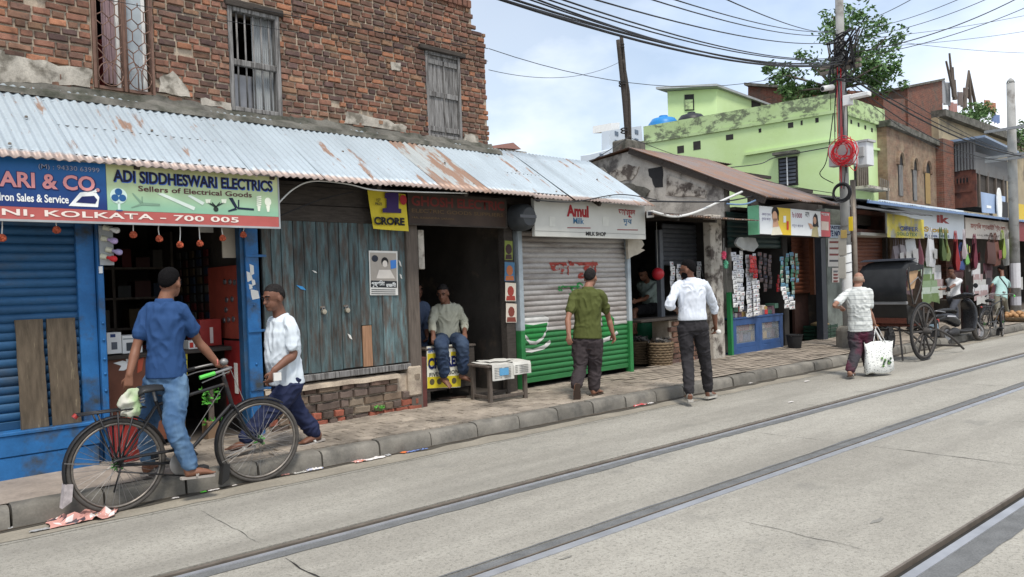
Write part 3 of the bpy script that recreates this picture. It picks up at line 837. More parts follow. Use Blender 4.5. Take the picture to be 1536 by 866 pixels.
# ---------------- rubble plinth
M_st = [simple('rubble_%d' % i, c, .93, var=.3, scale=9, bump=.9, bscale=40, rand=.25, fine=.2) for i, c in enumerate(((.13, .085, .065), (.17, .125, .09), (.26, .085, .055), (.12, .09, .075), (.2, .16, .12)))]
pl = thing('rubble_plinth', 'broken rubble and brick plinth under the teal plank doors', 'wall', (4.2, -.02, .15), FM)
zt2 = zb - .1
sP0, sP1 = fs(396, 600, -.03), fs(633, 600, -.03)
MB().box(sP0, sP1 - .02, .0, .3, .12, zt2 - .02).build('mortar_core', M_mortar, pl)
SM = [[b.mesh('stone', q) for q in M_st] for b in BMB]
z = .15
while z < zt2 - .03:
    h = min(U(.07, .125), zt2 - z); s = sP0 + U(0, .1)
    while s < sP1 - .05:
        L = min(U(.1, .3) if h > .09 else U(.1, .22), sP1 - s)
        hole = fs(597, 580, 0) < s + L / 2 < fs(614, 580, 0) + .03 and z > .33
        if not hole and L > .05:
            put('stone', SM[rnd.randrange(8)][(2 if (h < .09 and rnd.random() < .6) else rnd.choice((0, 1, 3, 3, 4)))], pl, (s + L / 2, .0 + U(-.012, .012), z + h / 2), (U(-.05, .05), U(-.06, .06), U(-.04, .04)), (L - .014, .1, h - .012))
        s += L
    z += h
N = 40; mb = MB(); prev = None
for i in range(N + 1):                 # crumbling mortar ledge
    s = sP0 + (fs(596, 570, 0) - sP0) * i / N; z = zt2 - .01 + .018 * noise.noise((s * 4, 0, 2)); o = -.07 + .02 * noise.noise((s * 5, 3, 0))
    cur = [(s, o, z - .05), (s, o + .01, z - .01), (s, .04, z + .012)]
    if prev:
        for k in range(2): mb.add([prev[k], cur[k], cur[k + 1], prev[k + 1]], [(0, 1, 2, 3)])
    prev = cur
mb.build('mortar_ledge', M_mortar, pl, smooth='all')
MB().box(fs(612, 575, -.03), sP1, -.055, .2, .33, zt2 + .06).build('corner_stone', M_mortar, pl, bevel=.02)
# ---------------- shop sign of the electrical shops
DS = -.43
t = thing('electric_shop_sign', 'long printed board, blue and pale green, reading ADI SIDDHESWARI ELECTRICS', 'sign', (1.9, DS, 2.27), FM)
sj, se = fs(160, 280, DS), fs(417, 300, DS); z0, z1 = 2.265, fz(300, 258, DS) + .0
z1 = 2.755; zr = 2.365
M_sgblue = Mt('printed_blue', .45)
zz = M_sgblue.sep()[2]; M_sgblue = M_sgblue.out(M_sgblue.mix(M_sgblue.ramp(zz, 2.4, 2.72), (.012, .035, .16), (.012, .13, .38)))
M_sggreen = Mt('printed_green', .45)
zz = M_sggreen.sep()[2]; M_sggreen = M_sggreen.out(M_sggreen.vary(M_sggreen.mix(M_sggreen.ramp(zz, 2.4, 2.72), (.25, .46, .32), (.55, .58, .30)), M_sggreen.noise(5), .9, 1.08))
M_sgred = simple('printed_red', (.42, .1, .09), .5, var=.12, scale=6)
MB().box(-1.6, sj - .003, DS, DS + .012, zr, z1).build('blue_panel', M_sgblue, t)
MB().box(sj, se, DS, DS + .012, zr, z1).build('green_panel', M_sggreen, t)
MB().box(-1.6, se, DS + .001, DS + .013, z0, zr - .002).build('red_band', M_sgred, t)
mb = MB(); mb.box(-1.6, se + .015, DS - .004, DS + .03, z1, z1 + .02); mb.box(-1.6, se + .015, DS - .004, DS + .03, z0 - .018, z0); mb.box(se + .001, se + .016, DS - .003, DS + .029, z0, z1); mb.build('frame', M_grey, t)
cream = flat(226, 214, 205); pink = flat(222, 150, 150); navy = flat(28, 38, 92); black = flat(22, 22, 26); whitep = flat(232, 234, 232)
def ptext(txt, x0, x1, ya, yb, d, mat, parent, bold=0, **kw):
    xm = (x0 + x1) / 2; ym = (ya + yb) / 2
    k = (fz(xm, ya, d) - fz(xm, yb, d)); zc = fz(xm, ym, d)
    return text(txt, fs(x0, ym, d), fs(x1, ym, d), zc - k / 2, zc + k / 2, d, mat, parent, bold, **kw)
def ztext(txt, x0, x1, z0, z1, d, mat, parent, bold=0, **kw):
    return text(txt, fs(x0, 300, d), fs(x1, 300, d), z0, z1, d, mat, parent, bold, **kw)
ztext('ARI & CO.', -2, 152, 2.505, 2.645, DS - .003, navy, t, .055)
ztext('ARI & CO.', 0, 150, 2.515, 2.64, DS - .006, pink, t, .03)
ztext('(M) : 94330 63999', 60, 151, 2.665, 2.715, DS - .003, black, t, .03)
ztext('(M) : 94330 63999', 60, 151, 2.665, 2.715, DS - .006, flat(150, 160, 190), t, .0)
ztext('Iron Sales & Service', -1, 103, 2.405, 2.47, DS - .003, whitep, t, .022)
ztext('NI, KOLKATA - 700 005', 2, 357, 2.285, 2.345, DS - .003, cream, t, .022, spacing=1.05)
ztext('ADI SIDDHESWARI ELECTRICS', 172, 410, 2.603, 2.715, DS - .003, flat(60, 100, 190), t, .035)
ztext('ADI SIDDHESWARI ELECTRICS', 171, 409, 2.61, 2.715, DS - .006, flat(16, 18, 52), t, .03)
ztext('Sellers of Electrical Goods', 208, 378, 2.54, 2.588, DS - .003, flat(85, 45, 50), t, .018)
def disc(c, r, n=20, rz=None): return [(c[0] + r * math.cos(2 * PI * k / n), c[1] + (rz or r) * math.sin(2 * PI * k / n)) for k in range(n)]
def pic(name, mat, polys, d, parent):
    mb = MB()
    for p_ in polys: mb.prism(p_, d, d + .001)
    return mb.build(name, mat, parent)
def PX(d, *p_): return pp(d, *p_)
dd = DS - .003
# iron
pic('printed_iron', whitep, [PX(dd, (103, 309), (120, 289), (142, 286), (149, 296), (147, 311))], dd, t)
pic('printed_iron', navy, [PX(dd - .002, (114, 304), (123, 295), (141, 294), (146, 300), (143, 306))], dd - .002, t)
pic('printed_iron', whitep, [PX(dd - .003, (140, 288), (143, 284), (148, 283), (148, 286), (144, 289))], dd - .003, t)
# table fan, ceiling fan, tube lights, lamps, bulbs
c = (fs(178, 294, dd), fz(178, 294, dd)); fanb = flat(38, 88, 140)
pic('printed_fan', flat(200, 222, 214), [disc(c, .068), [(c[0] - .01, c[1] - .12), (c[0] + .01, c[1] - .12), (c[0] + .01, c[1] - .05), (c[0] - .01, c[1] - .05)]], dd, t)
pic('printed_fan', fanb, [disc((c[0] + .034 * math.cos(a), c[1] + .034 * math.sin(a)), .03, 12) for a in (PI / 2, PI / 2 + 2.1, PI / 2 + 4.2)] + [disc((c[0], c[1] - .125), .03, 12, .006)], dd - .002, t)
pic('printed_tube_light', flat(205, 218, 210), [PX(dd, (236, 291), (244, 290), (293, 311), (291, 316)), PX(dd, (281, 294), (286, 293), (307, 304), (304, 308))], dd, t)
pic('printed_ceiling_fan', flat(120, 150, 130), [PX(dd, (198, 290), (200, 290), (214, 304), (210, 305)), PX(dd, (214, 304), (240, 306), (240, 309), (213, 308)), PX(dd, (212, 305), (213, 308), (197, 312), (197, 311)), PX(dd, (212.6, 295), (214, 295), (214, 304), (212.6, 304))], dd, t)
pic('printed_chandelier', flat(36, 48, 44), [disc((fs(324, 314, dd), fz(324, 314, dd)), .024, 12)] + [PX(dd, (323, 312), (324, 309), (324 + q, 303), (324 + q, 305)) for q in (-12, -6, 6, 12)], dd, t)
pic('printed_shade', flat(215, 222, 205), [PX(dd, (324 + q - 4, 299), (324 + q + 4, 299), (324 + q + 3, 305), (324 + q - 3, 305)) for q in (-12, 12)], dd, t)
pic('printed_ceiling_fan', flat(24, 36, 58), [PX(dd, (343, 297), (349, 297), (357, 312), (353, 313)), PX(dd, (356, 311), (381, 313), (381, 316), (356, 314)), PX(dd, (353, 312), (356, 315), (343, 318), (342, 316)), PX(dd, (357, 300), (359, 300), (359, 311), (357, 311))], dd, t)
pic('printed_bulb', flat(226, 230, 214), [disc((fs(402, 303, dd), fz(402, 303, dd)), .034, 14, .042), PX(dd, (399, 309), (405, 309), (404, 318), (401, 318))] + [PX(dd, (385, 295 + 3 * q), (392, 294 + 3 * q), (392, 296 + 3 * q), (385, 297 + 3 * q)) for q in range(5)] + [PX(dd, (386, 309), (391, 309), (390, 317), (387, 317))], dd, t)
# ---------------- hanging charms below the sign
M_charm = simple('dried_marigold', (.36, .075, .035), .8, var=.3, scale=40, bump=.8, bscale=90)
for i, (x, y, yt) in enumerate(((3, 357, 330), (85, 345, 325), (200, 352, 330), (239, 358, 331), (270, 367, 340), (300, 365, 342), (334, 357, 334), (365, 352, 333))):
    s, z = fs(x, y, -.36), fz(x, y, -.36)
    t2 = thing('hanging_charm', '%s orange flower charm hanging under the electric shop sign' % ('first second third fourth fifth sixth seventh eighth'.split()[i] + ' from the left'), 'charm', (s, -.36, z - .03), FM, 'orange charms under the sign')
    mb = MB()
    for k in range(10):
        a = 2 * PI * k / 10; mb.ball((s + .02 * math.cos(a), -.36 + .01 * math.sin(2 * a), z + .02 * math.sin(a)), (.014, .013, .014), 6, 4)
    mb.ball((s, -.365, z), (.018, .016, .018), 6, 4); mb.build('flower', M_charm, t2, smooth='all')
    MB().tube([(s, -.36, z + .03), (s + U(-.01, .01), -.36, (z + 2.3) / 2), (s + U(-.015, .015), -.37, 2.30)], .0045, 5).build('string', M_paper, t2)
# ---------------- inside of the open electrical shop
zc = fz(190, 532, .3)
cn = thing('shop_counter', 'low brown counter across the open electrical shop', 'counter', (2.4, .4, .17), FM)
s0, s1 = 1.68, 3.06
MB().box(s0, s1, .28, .95, zc - .04, zc).build('counter_top', M_wooddark, cn, bevel=.004)
MB().box(s0, 2.46, .32, .34, .22, zc - .042).build('front_panel', simple('brown_laminate', (.16, .06, .035), .5, var=.2), cn)
MB().box(2.47, 2.5, .32, .9, .18, zc - .042).build('upright', M_wooddark, cn)
dk = .315
pic('fish_sticker', whitep, [PX(dk, (170, 545), (184, 541), (196, 544), (205, 538), (203, 552), (196, 550), (186, 556), (178, 556), (182, 549)), PX(dk, (188, 536), (196, 541), (190, 545))], dk, cn)
pic('fish_sticker', flat(180, 84, 60), [PX(dk, (207, 540), (216, 536), (213, 556), (206, 560))], dk, cn)
pic('yellow_tag', flat(214, 200, 60), [PX(dk, (274, 530), (281, 530), (281, 590), (274, 590))], dk, cn)
text('REAL', fs(274.5, 535, dk), fs(280.5, 535, dk), fz(277, 541, dk), fz(277, 534, dk), dk - .003, flat(30, 70, 60), cn, .02)
def carton(label, x0, x1, y0, y1, d, dep, mat, marks=(), group=None):
    s0, s1 = fs(x0, y1, d), fs(x1, y1, d); z0, z1 = fz((x0 + x1) / 2, y1, d), fz((x0 + x1) / 2, y0, d)
    t = thing('carton', label, 'box', ((s0 + s1) / 2, d, z0), FM, group)
    MB().box(s0, s1, d, d + dep, z0, z1).build('box_body', mat, t, bevel=.003)
    for mt, a, b, c_, e in marks:
        MB().box(s0 + (s1 - s0) * a, s0 + (s1 - s0) * b, d - .002, d - .0005, z0 + (z1 - z0) * c_, z0 + (z1 - z0) * e).build('print', mt, t)
    return t
carton('white box with a dark square and blue ring standing at the counter left end', 161, 183, 499, 531, .32, .2, M_white, [(flat(40, 60, 110), .25, .6, .78, .93), (flat(90, 95, 105), .3, .7, .2, .55)])
carton('white appliance box with a dark picture lying on the counter', 184, 214, 503, 530, .34, .22, M_white, [(flat(60, 66, 72), .2, .85, .15, .6), (flat(150, 156, 160), .05, .95, .78, .85)])
carton('small white packet with red letters on the counter behind the cyclist', 283, 301, 511, 524, .34, .2, M_paper, [(flat(180, 50, 40), .1, .4, .2, .8), (flat(180, 50, 40), .55, .9, .2, .6)])
M_redplas = simple('red_plastic', (.3, .035, .03), .35, var=.15)
carton('glossy red carton wrapped in clear film on the counter', 301, 333, 479, 519, .5, .35, M_redplas, [(flat(215, 200, 195), .45, .6, .1, .7)])
# red blister board on the right partition
sW = 3.055
def wallbox(name, mat, x0, x1, y0, y1, s, th, parent):
    d0, z1 = fps(x1, y0, s); d1, z0 = fps(x0, y1, s)
    return MB().box(s - th, s, min(d0, d1), max(d0, d1), z0, z1).build(name, mat, parent)
t = thing('blister_board', 'tall red blister board with silver discs hung inside the shop doorway', 'display board', (sW, .4, .9), FM)
M_redb = simple('red_board', (.36, .07, .045), .5, var=.2, scale=6)
wallbox('board', M_redb, 318, 356, 398, 506, sW, .015, t)
for x, y in ((337, 423), (345, 423), (352, 424), (340, 450), (348, 449), (336, 481), (343, 480), (350, 479), (339, 465)):
    d_, z_ = fps(x, y, sW - .02); MB().lathe([(.03, 0), (.028, -.012), (.01, -.02)], (sW - .016, d_, z_), 12, 'X').build('disc', M_steel, t, smooth=True)
t = thing('red_door_leaf', 'dark red panel standing at the shop counter right end', 'door', (sW, .3, .18), FM)
wallbox('leaf', simple('dark_red_paint', (.22, .02, .02), .45, var=.2), 343, 362, 512, 610, sW - .05, .02, t)
d_, z_ = fps(355, 560, sW - .08)
wallbox('spoon_print', M_paper, 353, 356, 545, 590, sW - .072, .003, t)
t = thing('hanging_card', 'plain cream board hanging at the top right of the shop doorway', 'board', (2.8, .1, 2.0), FM)
MB().box(fs(333, 360, .1), fs(355, 360, .1), .1, .115, fz(345, 387, .1), 2.45).build('card', simple('cream_board', (.4, .35, .28), .8, var=.1), t)
t = thing('wall_calendar', 'white calendar sheet hung under the sign inside the shop', 'calendar', (2.6, .4, 2.0), FM)
MB().box(fs(299, 345, .4), fs(320, 345, .4), .4, .41, fz(310, 349, .4), fz(310, 326, .4)).build('sheet', M_paper, t)
MB().box(fs(302, 345, .398), fs(316, 345, .398), .397, .3985, fz(310, 340, .4), fz(310, 337, .4)).build('print', flat(60, 70, 90), t)
# back shelves with stock
sh = thing('back_shelves', 'dim wooden shelves along the back of the electrical shop', 'shelf', (2.4, 2.2, .18), FM)
for z in (.9, 1.25, 1.6, 1.95): MB().box(1.7, 3.05, 2.0, 2.4, z, z + .025).build('shelf', M_wood, sh)
for s in (1.71, 2.38, 3.04): MB().box(s - .015, s + .015, 2.0, 2.4, .18, 2.4).build('upright', M_wood, sh)
cols = [flat(72, 44, 40), flat(84, 80, 74), flat(44, 54, 70), flat(80, 66, 46), flat(92, 34, 32), flat(58, 60, 60)]
for z in (.925, 1.275, 1.625, 1.975):
    s = 1.76
    while s < 2.95:
        w = U(.09, .2); h = U(.12, .26)
        if not (2.34 < s + w and s < 2.42):
            MB().box(s, s + w, 2.03, 2.3, z + .001, z + h).build('stock_carton', rnd.choice(cols), None, FM, label='dim stock carton on the back shelves of the electrical shop', cat='box', group='cartons on the back shelves')
        s += w + U(.01, .05)
# strips of small packs hung on the right partition
for i in range(5):
    d_ = .95 + i * .2
    t = thing('hanging_strip', 'dim strip of small packets hung inside the electrical shop on the right', 'packet strip', (sW, d_, 1.2), FM, 'packet strips inside the electrical shop')
    for k in range(9): MB().box(sW - .02, sW, d_, d_ + .1, 1.25 + k * .1, 1.33 + k * .1).build('packet', rnd.choice(cols), t)
# board with lamp holders
t = thing('bulb_display', 'grey board with coloured bulbs in white holders at the shop entrance', 'bulb display', (1.74, -.12, 1.95), FM)
s0, s1 = fs(149, 365, -.1), fs(170, 365, -.1)
MB().box(s0, s1, -.1, -.085, fz(158, 398, -.1), 2.26).build('board', M_grey, t)
for x, y, mtb in ((156, 341, whitep), (153, 357, flat(190, 170, 215)), (152, 384, flat(205, 50, 55)), (160, 374, flat(170, 160, 200))):
    s, z = fs(x, y, -.11), fz(x, y, -.11); dr = Vector((.75, -.5, -.25)).normalized(); c0 = Vector((s, -.1, z))
    h = MB().tube([c0, c0 + dr * .05], [.026, .022], 10).build('holder', flat(205, 205, 185), t, smooth=True)
    MB().tube([c0 + dr * q for q in (.05, .07, .09, .115, .13, .137)], [.012, .014, .026, .028, .02, .006], 10).build('bulb', mtb, h, smooth='all')
s, z = fs(151, 405, -.09), fz(151, 405, -.09)
MB().box(s - .014, s + .014, -.1, -.08, z - .03, z + .03).build('switch', whitep, t)
# things on the floor of the shop
def bucket(label, x, y, r, h, mat, zf=.17, name='bucket', rim=None):
    s, d = fg(x, y, zf); t = thing(name, label, 'bucket', (s, d, zf), FM)
    mb = MB(); mb.lathe([(r * .72, 0), (r * .76, .01), (r, h), (r * 1.06, h), (r * 1.06, h - .015), (r * .97, h - .02), (r * .72, .02), (.001, .02)], (s, d, zf), 20); mb.build('pail', mat, t, smooth=True)
    mb = MB(); mb.tube([(s + r * math.cos(a), d - .01, zf + h - .01 - r * .5 * math.sin(a)) for a in [PI * k / 12 for k in range(13)]], .004, 5); mb.build('handle', M_steel, t)
    return t
bucket('red plastic bucket on the pavement behind the near bicycle', 190, 690, .15, .36, M_redplas)
t = thing('leafy_bundle', 'clear plastic bundle with bright green leaves hanging at the counter front', 'plant bundle', (fs(316, 630, .2), .2, .2), FM)
M_leafp = simple('bright_green_leaf', (.07, .3, .035), .5, var=.3, scale=30)
for yc in (588, 600, 634):
    mb = MB(); s, z = fs(317, yc, .2), fz(317, yc, .2)
    for k in range(26):
        c = Vector((s + U(-.09, .09), .2 + U(-.05, .05), z + U(-.035, .04))); a = Vector((U(-1, 1), U(-1, 1), U(-1, 1))).normalized() * .03; b = a.orthogonal().normalized() * .016
        mb.add([c - a, c + b, c + a, c - b], [(0, 1, 2, 3)])
    mb.build('leaves', M_leafp, t, kind='stuff')
MB().box(fs(313, 610, .2), fs(321, 610, .2), .2, .22, fz(317, 632, .2), fz(317, 585, .2)).build('stem', M_wood, t); MB().box(fs(309, 640, .2), fs(326, 640, .2), .15, .3, .176, fz(317, 632, .2)).build('box', simple('brown_card', (.2, .13, .08), .9), t)
# ------------------------------------------------------------------ doorway shop with the dark signboard
post('wood_post', 'rough grey timber post between the plank doors and the dark doorway', fs(613, 450, -.04), fs(630, 450, -.04), -.04, .1, .16, 2.5, M_wood, bevel=.01)
post('red_jamb', 'low dark red jamb post at the left of the dark doorway', fs(632, 560, -.02), fs(640, 560, -.02), -.02, .12, .16, .78, simple('dark_red_jamb', (.1, .035, .03), .8, var=.3), bevel=.006)
post('white_strut', 'short flaking white board hanging at the left of the dark doorway', fs(628, 380, .02), fs(637, 380, .02), .02, .06, fz(632, 404, .02), fz(632, 345, .02), simple('flaking_white', (.4, .37, .32), .85, var=.3, scale=8, col2=(.15, .12, .1), cut=(.52, .65)), cat='board')
DG = -.12
t = thing('dark_signboard', 'dark brown faded signboard with dull red letters over the doorway', 'sign', (5.9, DG, 2.36), FM)
s0, s1 = fs(613, 320, DG), fs(759, 320, DG)
MB().box(s0, s1, DG, DG + .03, 2.375, 2.745).build('board', simple('smoked_brown_board', (.045, .028, .02), .6, var=.4, scale=4), t, bevel=.004)
mb = MB(); frame_rect(mb, s0 - .01, s1 + .01, 2.365, 2.755, DG - .008, DG + .02, .02); mb.build('frame', M_wooddark, t)
M_dred = flat(105, 38, 32); M_dcream = flat(96, 74, 46)
ztext('GHOSH ELECTRIC', 617, 756, 2.595, 2.715, DG - .002, M_dred, t, .03)
ztext('ELECTRIC GOODS SUPPLIERS', 617, 754, 2.515, 2.56, DG - .002, M_dcream, t, .012)
ztext('14A, RABINDRA SARANI', 617, 680, 2.44, 2.47, DG - .002, M_dcream, t, .012)
# prize poster
M_yel = simple('yellow_poster', (.62, .5, .03), .55, var=.1, scale=6)
dy = -.15
t = thing('prize_poster', 'yellow poster with a big purple 1 and the word CRORE over the doors', 'poster', (fs(585, 340, dy), dy, fz(585, 344, dy)), FM)
sa, sb, za, zb_ = fs(559, 316, dy), fs(611, 316, dy), fz(585, 344, dy), fz(585, 287, dy)
mb = MB(); N = 10
for i in range(N):
    for j in range(8):
        def P(i, j):
            u, v = i / N, j / 8
            return (sa + (sb - sa) * u - .04 * v * (1 - u), dy + .012 * math.sin(u * 5 + v * 2) + .02 * v, za + (zb_ - za) * v - .02 * u)
        mb.add([P(i, j), P(i + 1, j), P(i + 1, j + 1), P(i, j + 1)], [(0, 1, 2, 3)])
mb.build('sheet', M_yel, t, smooth='all')
purp = flat(52, 32, 88); db = dy - .016
ptext('CRORE', 561, 607, 326, 338, db, flat(20, 20, 28), t, .05)
k = PX(db, (578, 289), (598, 289), (598, 313), (602, 314), (602, 320), (574, 319), (574, 313), (580, 312), (580, 298), (577, 297)); pic('numeral', purp, [k], db, t)
pic('seal', flat(160, 40, 45), [disc((fs(605, 300, db), fz(605, 300, db)), .05, 12, .06)], db - .001, t)
ptext('1ST', 565, 571, 298, 303, db, flat(30, 30, 30), t, .03); ptext('PRIZE', 563, 573, 304, 308, db, flat(30, 30, 30), t, .03)
# concert poster on the planks
dq = -.008
t = thing('portrait_poster', 'pale printed poster with a praying woman pasted on the plank doors', 'poster', (fs(575, 440, dq), dq, fz(575, 443, dq)), FM)
pic('sheet', M_paper, [PX(dq, (553, 376), (596, 377), (597, 443), (555, 443))], dq - .001, t)
pic('picture', flat(168, 160, 150), [PX(dq, (555, 379), (594, 380), (595, 422), (556, 421))], dq - .003, t)
pic('figure_hair', flat(30, 28, 30), [disc((fs(577, 393, dq), fz(577, 393, dq)), .05, 12, .055)], dq - .005, t)
pic('figure', flat(222, 214, 204), [disc((fs(577, 396, dq), fz(577, 396, dq)), .035, 12, .04), PX(dq, (568, 405), (585, 405), (592, 418), (564, 418))], dq - .007, t)
pic('blue_wedge', flat(70, 130, 205), [PX(dq, (585, 391), (594, 390), (594, 402), (586, 404))], dq - .006, t)
pic('portrait', flat(45, 50, 60), [disc((fs(562, 388, dq), fz(562, 388, dq)), .045, 12, .04)], dq - .005, t)
pic('caption_band', flat(40, 42, 46), [PX(dq, (556, 421), (595, 422), (595, 432), (556, 431))], dq - .005, t)
ptext('পুর্ণিমা', 557, 577, 421, 431, dq - .008, whitep, t, .02); ptext('রজনী', 579, 594, 424, 431, dq - .008, whitep, t, .02)
for y in (434, 437, 440): pic('small_print', flat(90, 90, 90), [PX(dq, (557, y), (593, y + .5), (593, y + 1.8), (557, y + 1.3))], dq - .004, t)
for x, y, w, h, c_ in ((452, 432, 7, 4, flat(60, 140, 200)), (472, 408, 4, 2, M_paper), (525, 505, 4, 4, M_paper), (600, 395, 2, 5, M_paper), (602, 415, 2, 4, M_paper)):
    patch('torn_scrap', c_, pp(-.006, (x - w, y - h), (x + w * .3, y - h * .5), (x + w, y + h), (x, y + h * .6)), door, -.003, .002, jag=.008, sub=3)
# counter with the CRORES poster
cz = fz(665, 520, .25)
t = thing('doorway_counter', 'wooden counter with a yellow and white CRORES poster inside the doorway', 'counter', (5.7, .3, .17), FM)
s0, s1 = fs(640, 550, .2), fs(691, 550, .2)
zlo = fz(665, 585, .2)
MB().box(s0, s1 + .25, .21, .75, zlo, cz - .03).build('cabinet', M_wooddark, t)
MB().box(s0 - .01, s1 + .27, .195, .76, cz - .028, cz).build('counter_top', M_wood, t, bevel=.005)
for s in (s0 + .03, s1 + .2):
    for d in (.24, .7): MB().box(s - .025, s + .025, d - .025, d + .025, .17, zlo).build('leg', M_wooddark, t)
dp = .2
pic('poster_sheet', flat(228, 228, 214), [PX(dp, (640, 520), (690, 516), (691, 581), (641, 583))], dp, t)
pic('poster_band', flat(214, 196, 52), [PX(dp, (641, 531), (668, 529), (668, 547), (641, 549)), PX(dp, (641, 566), (691, 563), (691, 580), (641, 583)), PX(dp, (676, 528), (690, 527), (690, 534), (676, 535))], dp - .002, t)
ptext('CRORES', 642, 689, 535, 552, dp - .005, navy, t, .05); ptext('SAVINGS', 642, 668, 521, 528, dp - .005, flat(90, 120, 180), t, .03); ptext('FIVE MILLION', 644, 688, 557, 563, dp - .005, flat(60, 60, 60), t, .02)
for k in range(4): pic('portrait', flat(90, 84, 60), [disc((fs(648 + k * 11, 573, dp), fz(648 + k * 11, 573 - k * .6, dp)), .04, 10)], dp - .004, t)
# newspaper bench
def xy(px_, py_, z): p_ = FI @ at(px_, py_, Z=z); return p_.x, p_.y
bs0, bd0 = xy(737, 606, .165); bs1, bd1 = xy(792, 598, .165)
bz = .62; bt = thing('newspaper_bench', 'dark wooden bench with newspapers laid on it outside the doorway', 'bench', (bs0, bd0, .165), FM)
ang = math.atan2(bd1 - bd0, bs1 - bs0); bl = math.hypot(bd1 - bd0, bs1 - bs0) + .02
MX = Matrix.Translation((bs0 - .02, bd0, .165)) @ Matrix.Rotation(ang, 4, 'Z')
def bb(name, mat, x0, x1, y0, y1, z0, z1, **kw): return MB().box(x0, x1, y0, y1, z0, z1, MX).build(name, mat, bt, bevel=.005, **kw)
W = .42
for x in (0, bl - .05):
    for y in (0, W - .05): bb('leg', M_wood, x, x + .05, y, y + .05, 0, .44)
bb('bench_top', M_wood, -.03, bl + .03, -.02, W + .02, .442, .47)
for y in (.01, W - .04): bb('stretcher', M_wood, .052, bl - .052, y, y + .03, .05, .09)
bb('stretcher', M_wood, .01, .04, .052, W - .052, .05, .09)
M_news = simple('newsprint', (.55, .54, .5), .85, var=.12, scale=10)
np_ = thing('newspaper_pile', 'spread newspapers hanging over the front of the bench', 'newspaper', BASE[bt.name] + Vector((0, 0, .48)), FM)
def sheet(x0, x1, y0, y1, drop, zt, nm='sheet'):
    mb = MB(); N, Mn = 8, 10
    for i in range(N):
        for j in range(Mn):
            def P(i, j):
                u, v = i / N, j / Mn; x = x0 + (x1 - x0) * u; L = (y1 - y0) + drop; q = v * L
                if q < drop: y, z = y0 - .012 - .01 * math.sin(u * 6), zt - drop + q
                else: y, z = y0 + q - drop, zt + .006 * math.sin(u * 9 + v * 7)
                return MX @ Vector((x, y, z))
            mb.add([P(i, j), P(i + 1, j), P(i + 1, j + 1), P(i, j + 1)], [(0, 1, 2, 3)])
    return mb.build(nm, M_news, np_, smooth='all')
sheet(.02, bl * .6, -.03, W, .2, .482); sheet(bl * .58, bl + .03, -.035, W - .06, .16, .488); sheet(.1, bl - .1, .12, W + .01, 0, .497)
for k in range(7):
    for x0, x1 in ((.05, .16), (.2, .3)): MB().box(x0, x1, -.052, -.049, .31 + k * .02, .318 + k * .02, MX).build('print_column', flat(120, 120, 118), np_)
MB().box(.12, .26, -.055, -.053, .34, .43, MX).build('printed_photo', flat(90, 150, 190), np_)
for k in range(5): MB().box(bl * .62, bl - .02, -.056, -.054, .35 + k * .022, .36 + k * .022, MX).build('print_column', flat(130, 130, 126), np_)
# magazines on the jamb
for i, (x0, x1, y0, y1, bgc, fgc) in enumerate(((757, 769, 361, 390, flat(120, 130, 60), flat(60, 40, 40)), (757, 772, 393, 422, flat(70, 110, 140), flat(170, 100, 60)), (758, 774, 424, 452, flat(205, 196, 180), flat(150, 60, 50)), (759, 775, 455, 484, flat(200, 190, 176), flat(120, 60, 50)))):
    dm = -.03; t = thing('magazine', '%s magazine on the strip left of the painted shutter' % ('topmost', 'second highest', 'third highest', 'lowest')[i], 'magazine', (fs(765, y1, dm), dm, fz(765, y1, dm)), FM, 'magazines on the door jamb')
    pic('cover', bgc, [PX(dm, (x0, y0), (x1, y0 + 1), (x1, y1), (x0, y1))], dm, t)
    pic('cover_figure', fgc, [disc((fs((x0 + x1) / 2, y0 + 13, dm), fz(765, y0 + 13, dm)), .06, 10, .07), PX(dm, (x0 + 2, y1 - 8), (x1 - 2, y1 - 8), (x1 - 1, y1 - 1), (x0 + 1, y1 - 1))], dm - .002, t)
post('jamb_board', 'dark jamb board behind the magazines beside the painted shutter', fs(757, 430, 0), fs(770, 430, 0), -.02, .1, .16, 2.4, M_wooddark)
t = thing('meter_box', 'dark rounded plastic meter box under the tin awning by the milk sign', 'meter box', (6.95, -.3, 2.35), FM)
s0, s1 = fs(771, 325, -.25), fs(800, 325, -.25); zc = fz(786, 326, -.25)
MB().lathe([(.001, -.16), (.12, -.16), (.17, -.11), (.18, -.02), (.18, .1)], ((s0 + s1) / 2, -.2, zc), 18, 'Y').build('case', simple('dark_grey_plastic', (.045, .05, .055), .5, var=.2), t, smooth=True)
MB().box(s0, s1 - .06, -.37, -.362, zc - .02, zc + .02).build('label_bar', flat(90, 92, 96), t)
# ---------------- painted milk-shop shutter
s0, s1 = fs(783, 470, .03), fs(939, 470, .03)
zg0 = fz(790, 508, .03); zg1 = fz(936, 478, .03)
t_ = Mt('painted_shutter', .55, .1, .35)
P_ = t_.sep(); zz = t_.math('ADD', P_[2], t_.math('MULTIPLY', t_.math('SUBTRACT', t_.noise(1.5, (1, 1, 1), 2), .5), .10))
c = t_.mix(t_.ramp(t_.noise(2.2, (.5, 1, 3), 6, .65), .42, .66), (.40, .38, .36), (.20, .17, .15))
zmid = (zg0 + zg1) / 2
c = t_.mix(t_.ramp(zz, zmid - .004, zmid + .008, 1, 0), c, t_.mix(t_.noise(3, (.4, 1, 2), 5), (.018, .11, .032), (.035, .21, .065)))
c = t_.mix(t_.ramp(t_.noise(14, (.6, 1, 3), 5, .7), .62, .72, 0, .6), c, (.12, .1, .085))
M_pshut = t_.out(t_.vary(c, t_.noise(30), .9, 1.1))
zs0, zs1, PIT, AMP = .33, 2.36, .0735, .016
roller('rolling_shutter', 'closed rolling shutter, grey-white above and green below, of the milk shop', s0, s1, zs0, zs1, .03, PIT, M_pshut, M_pshut, amp=AMP)
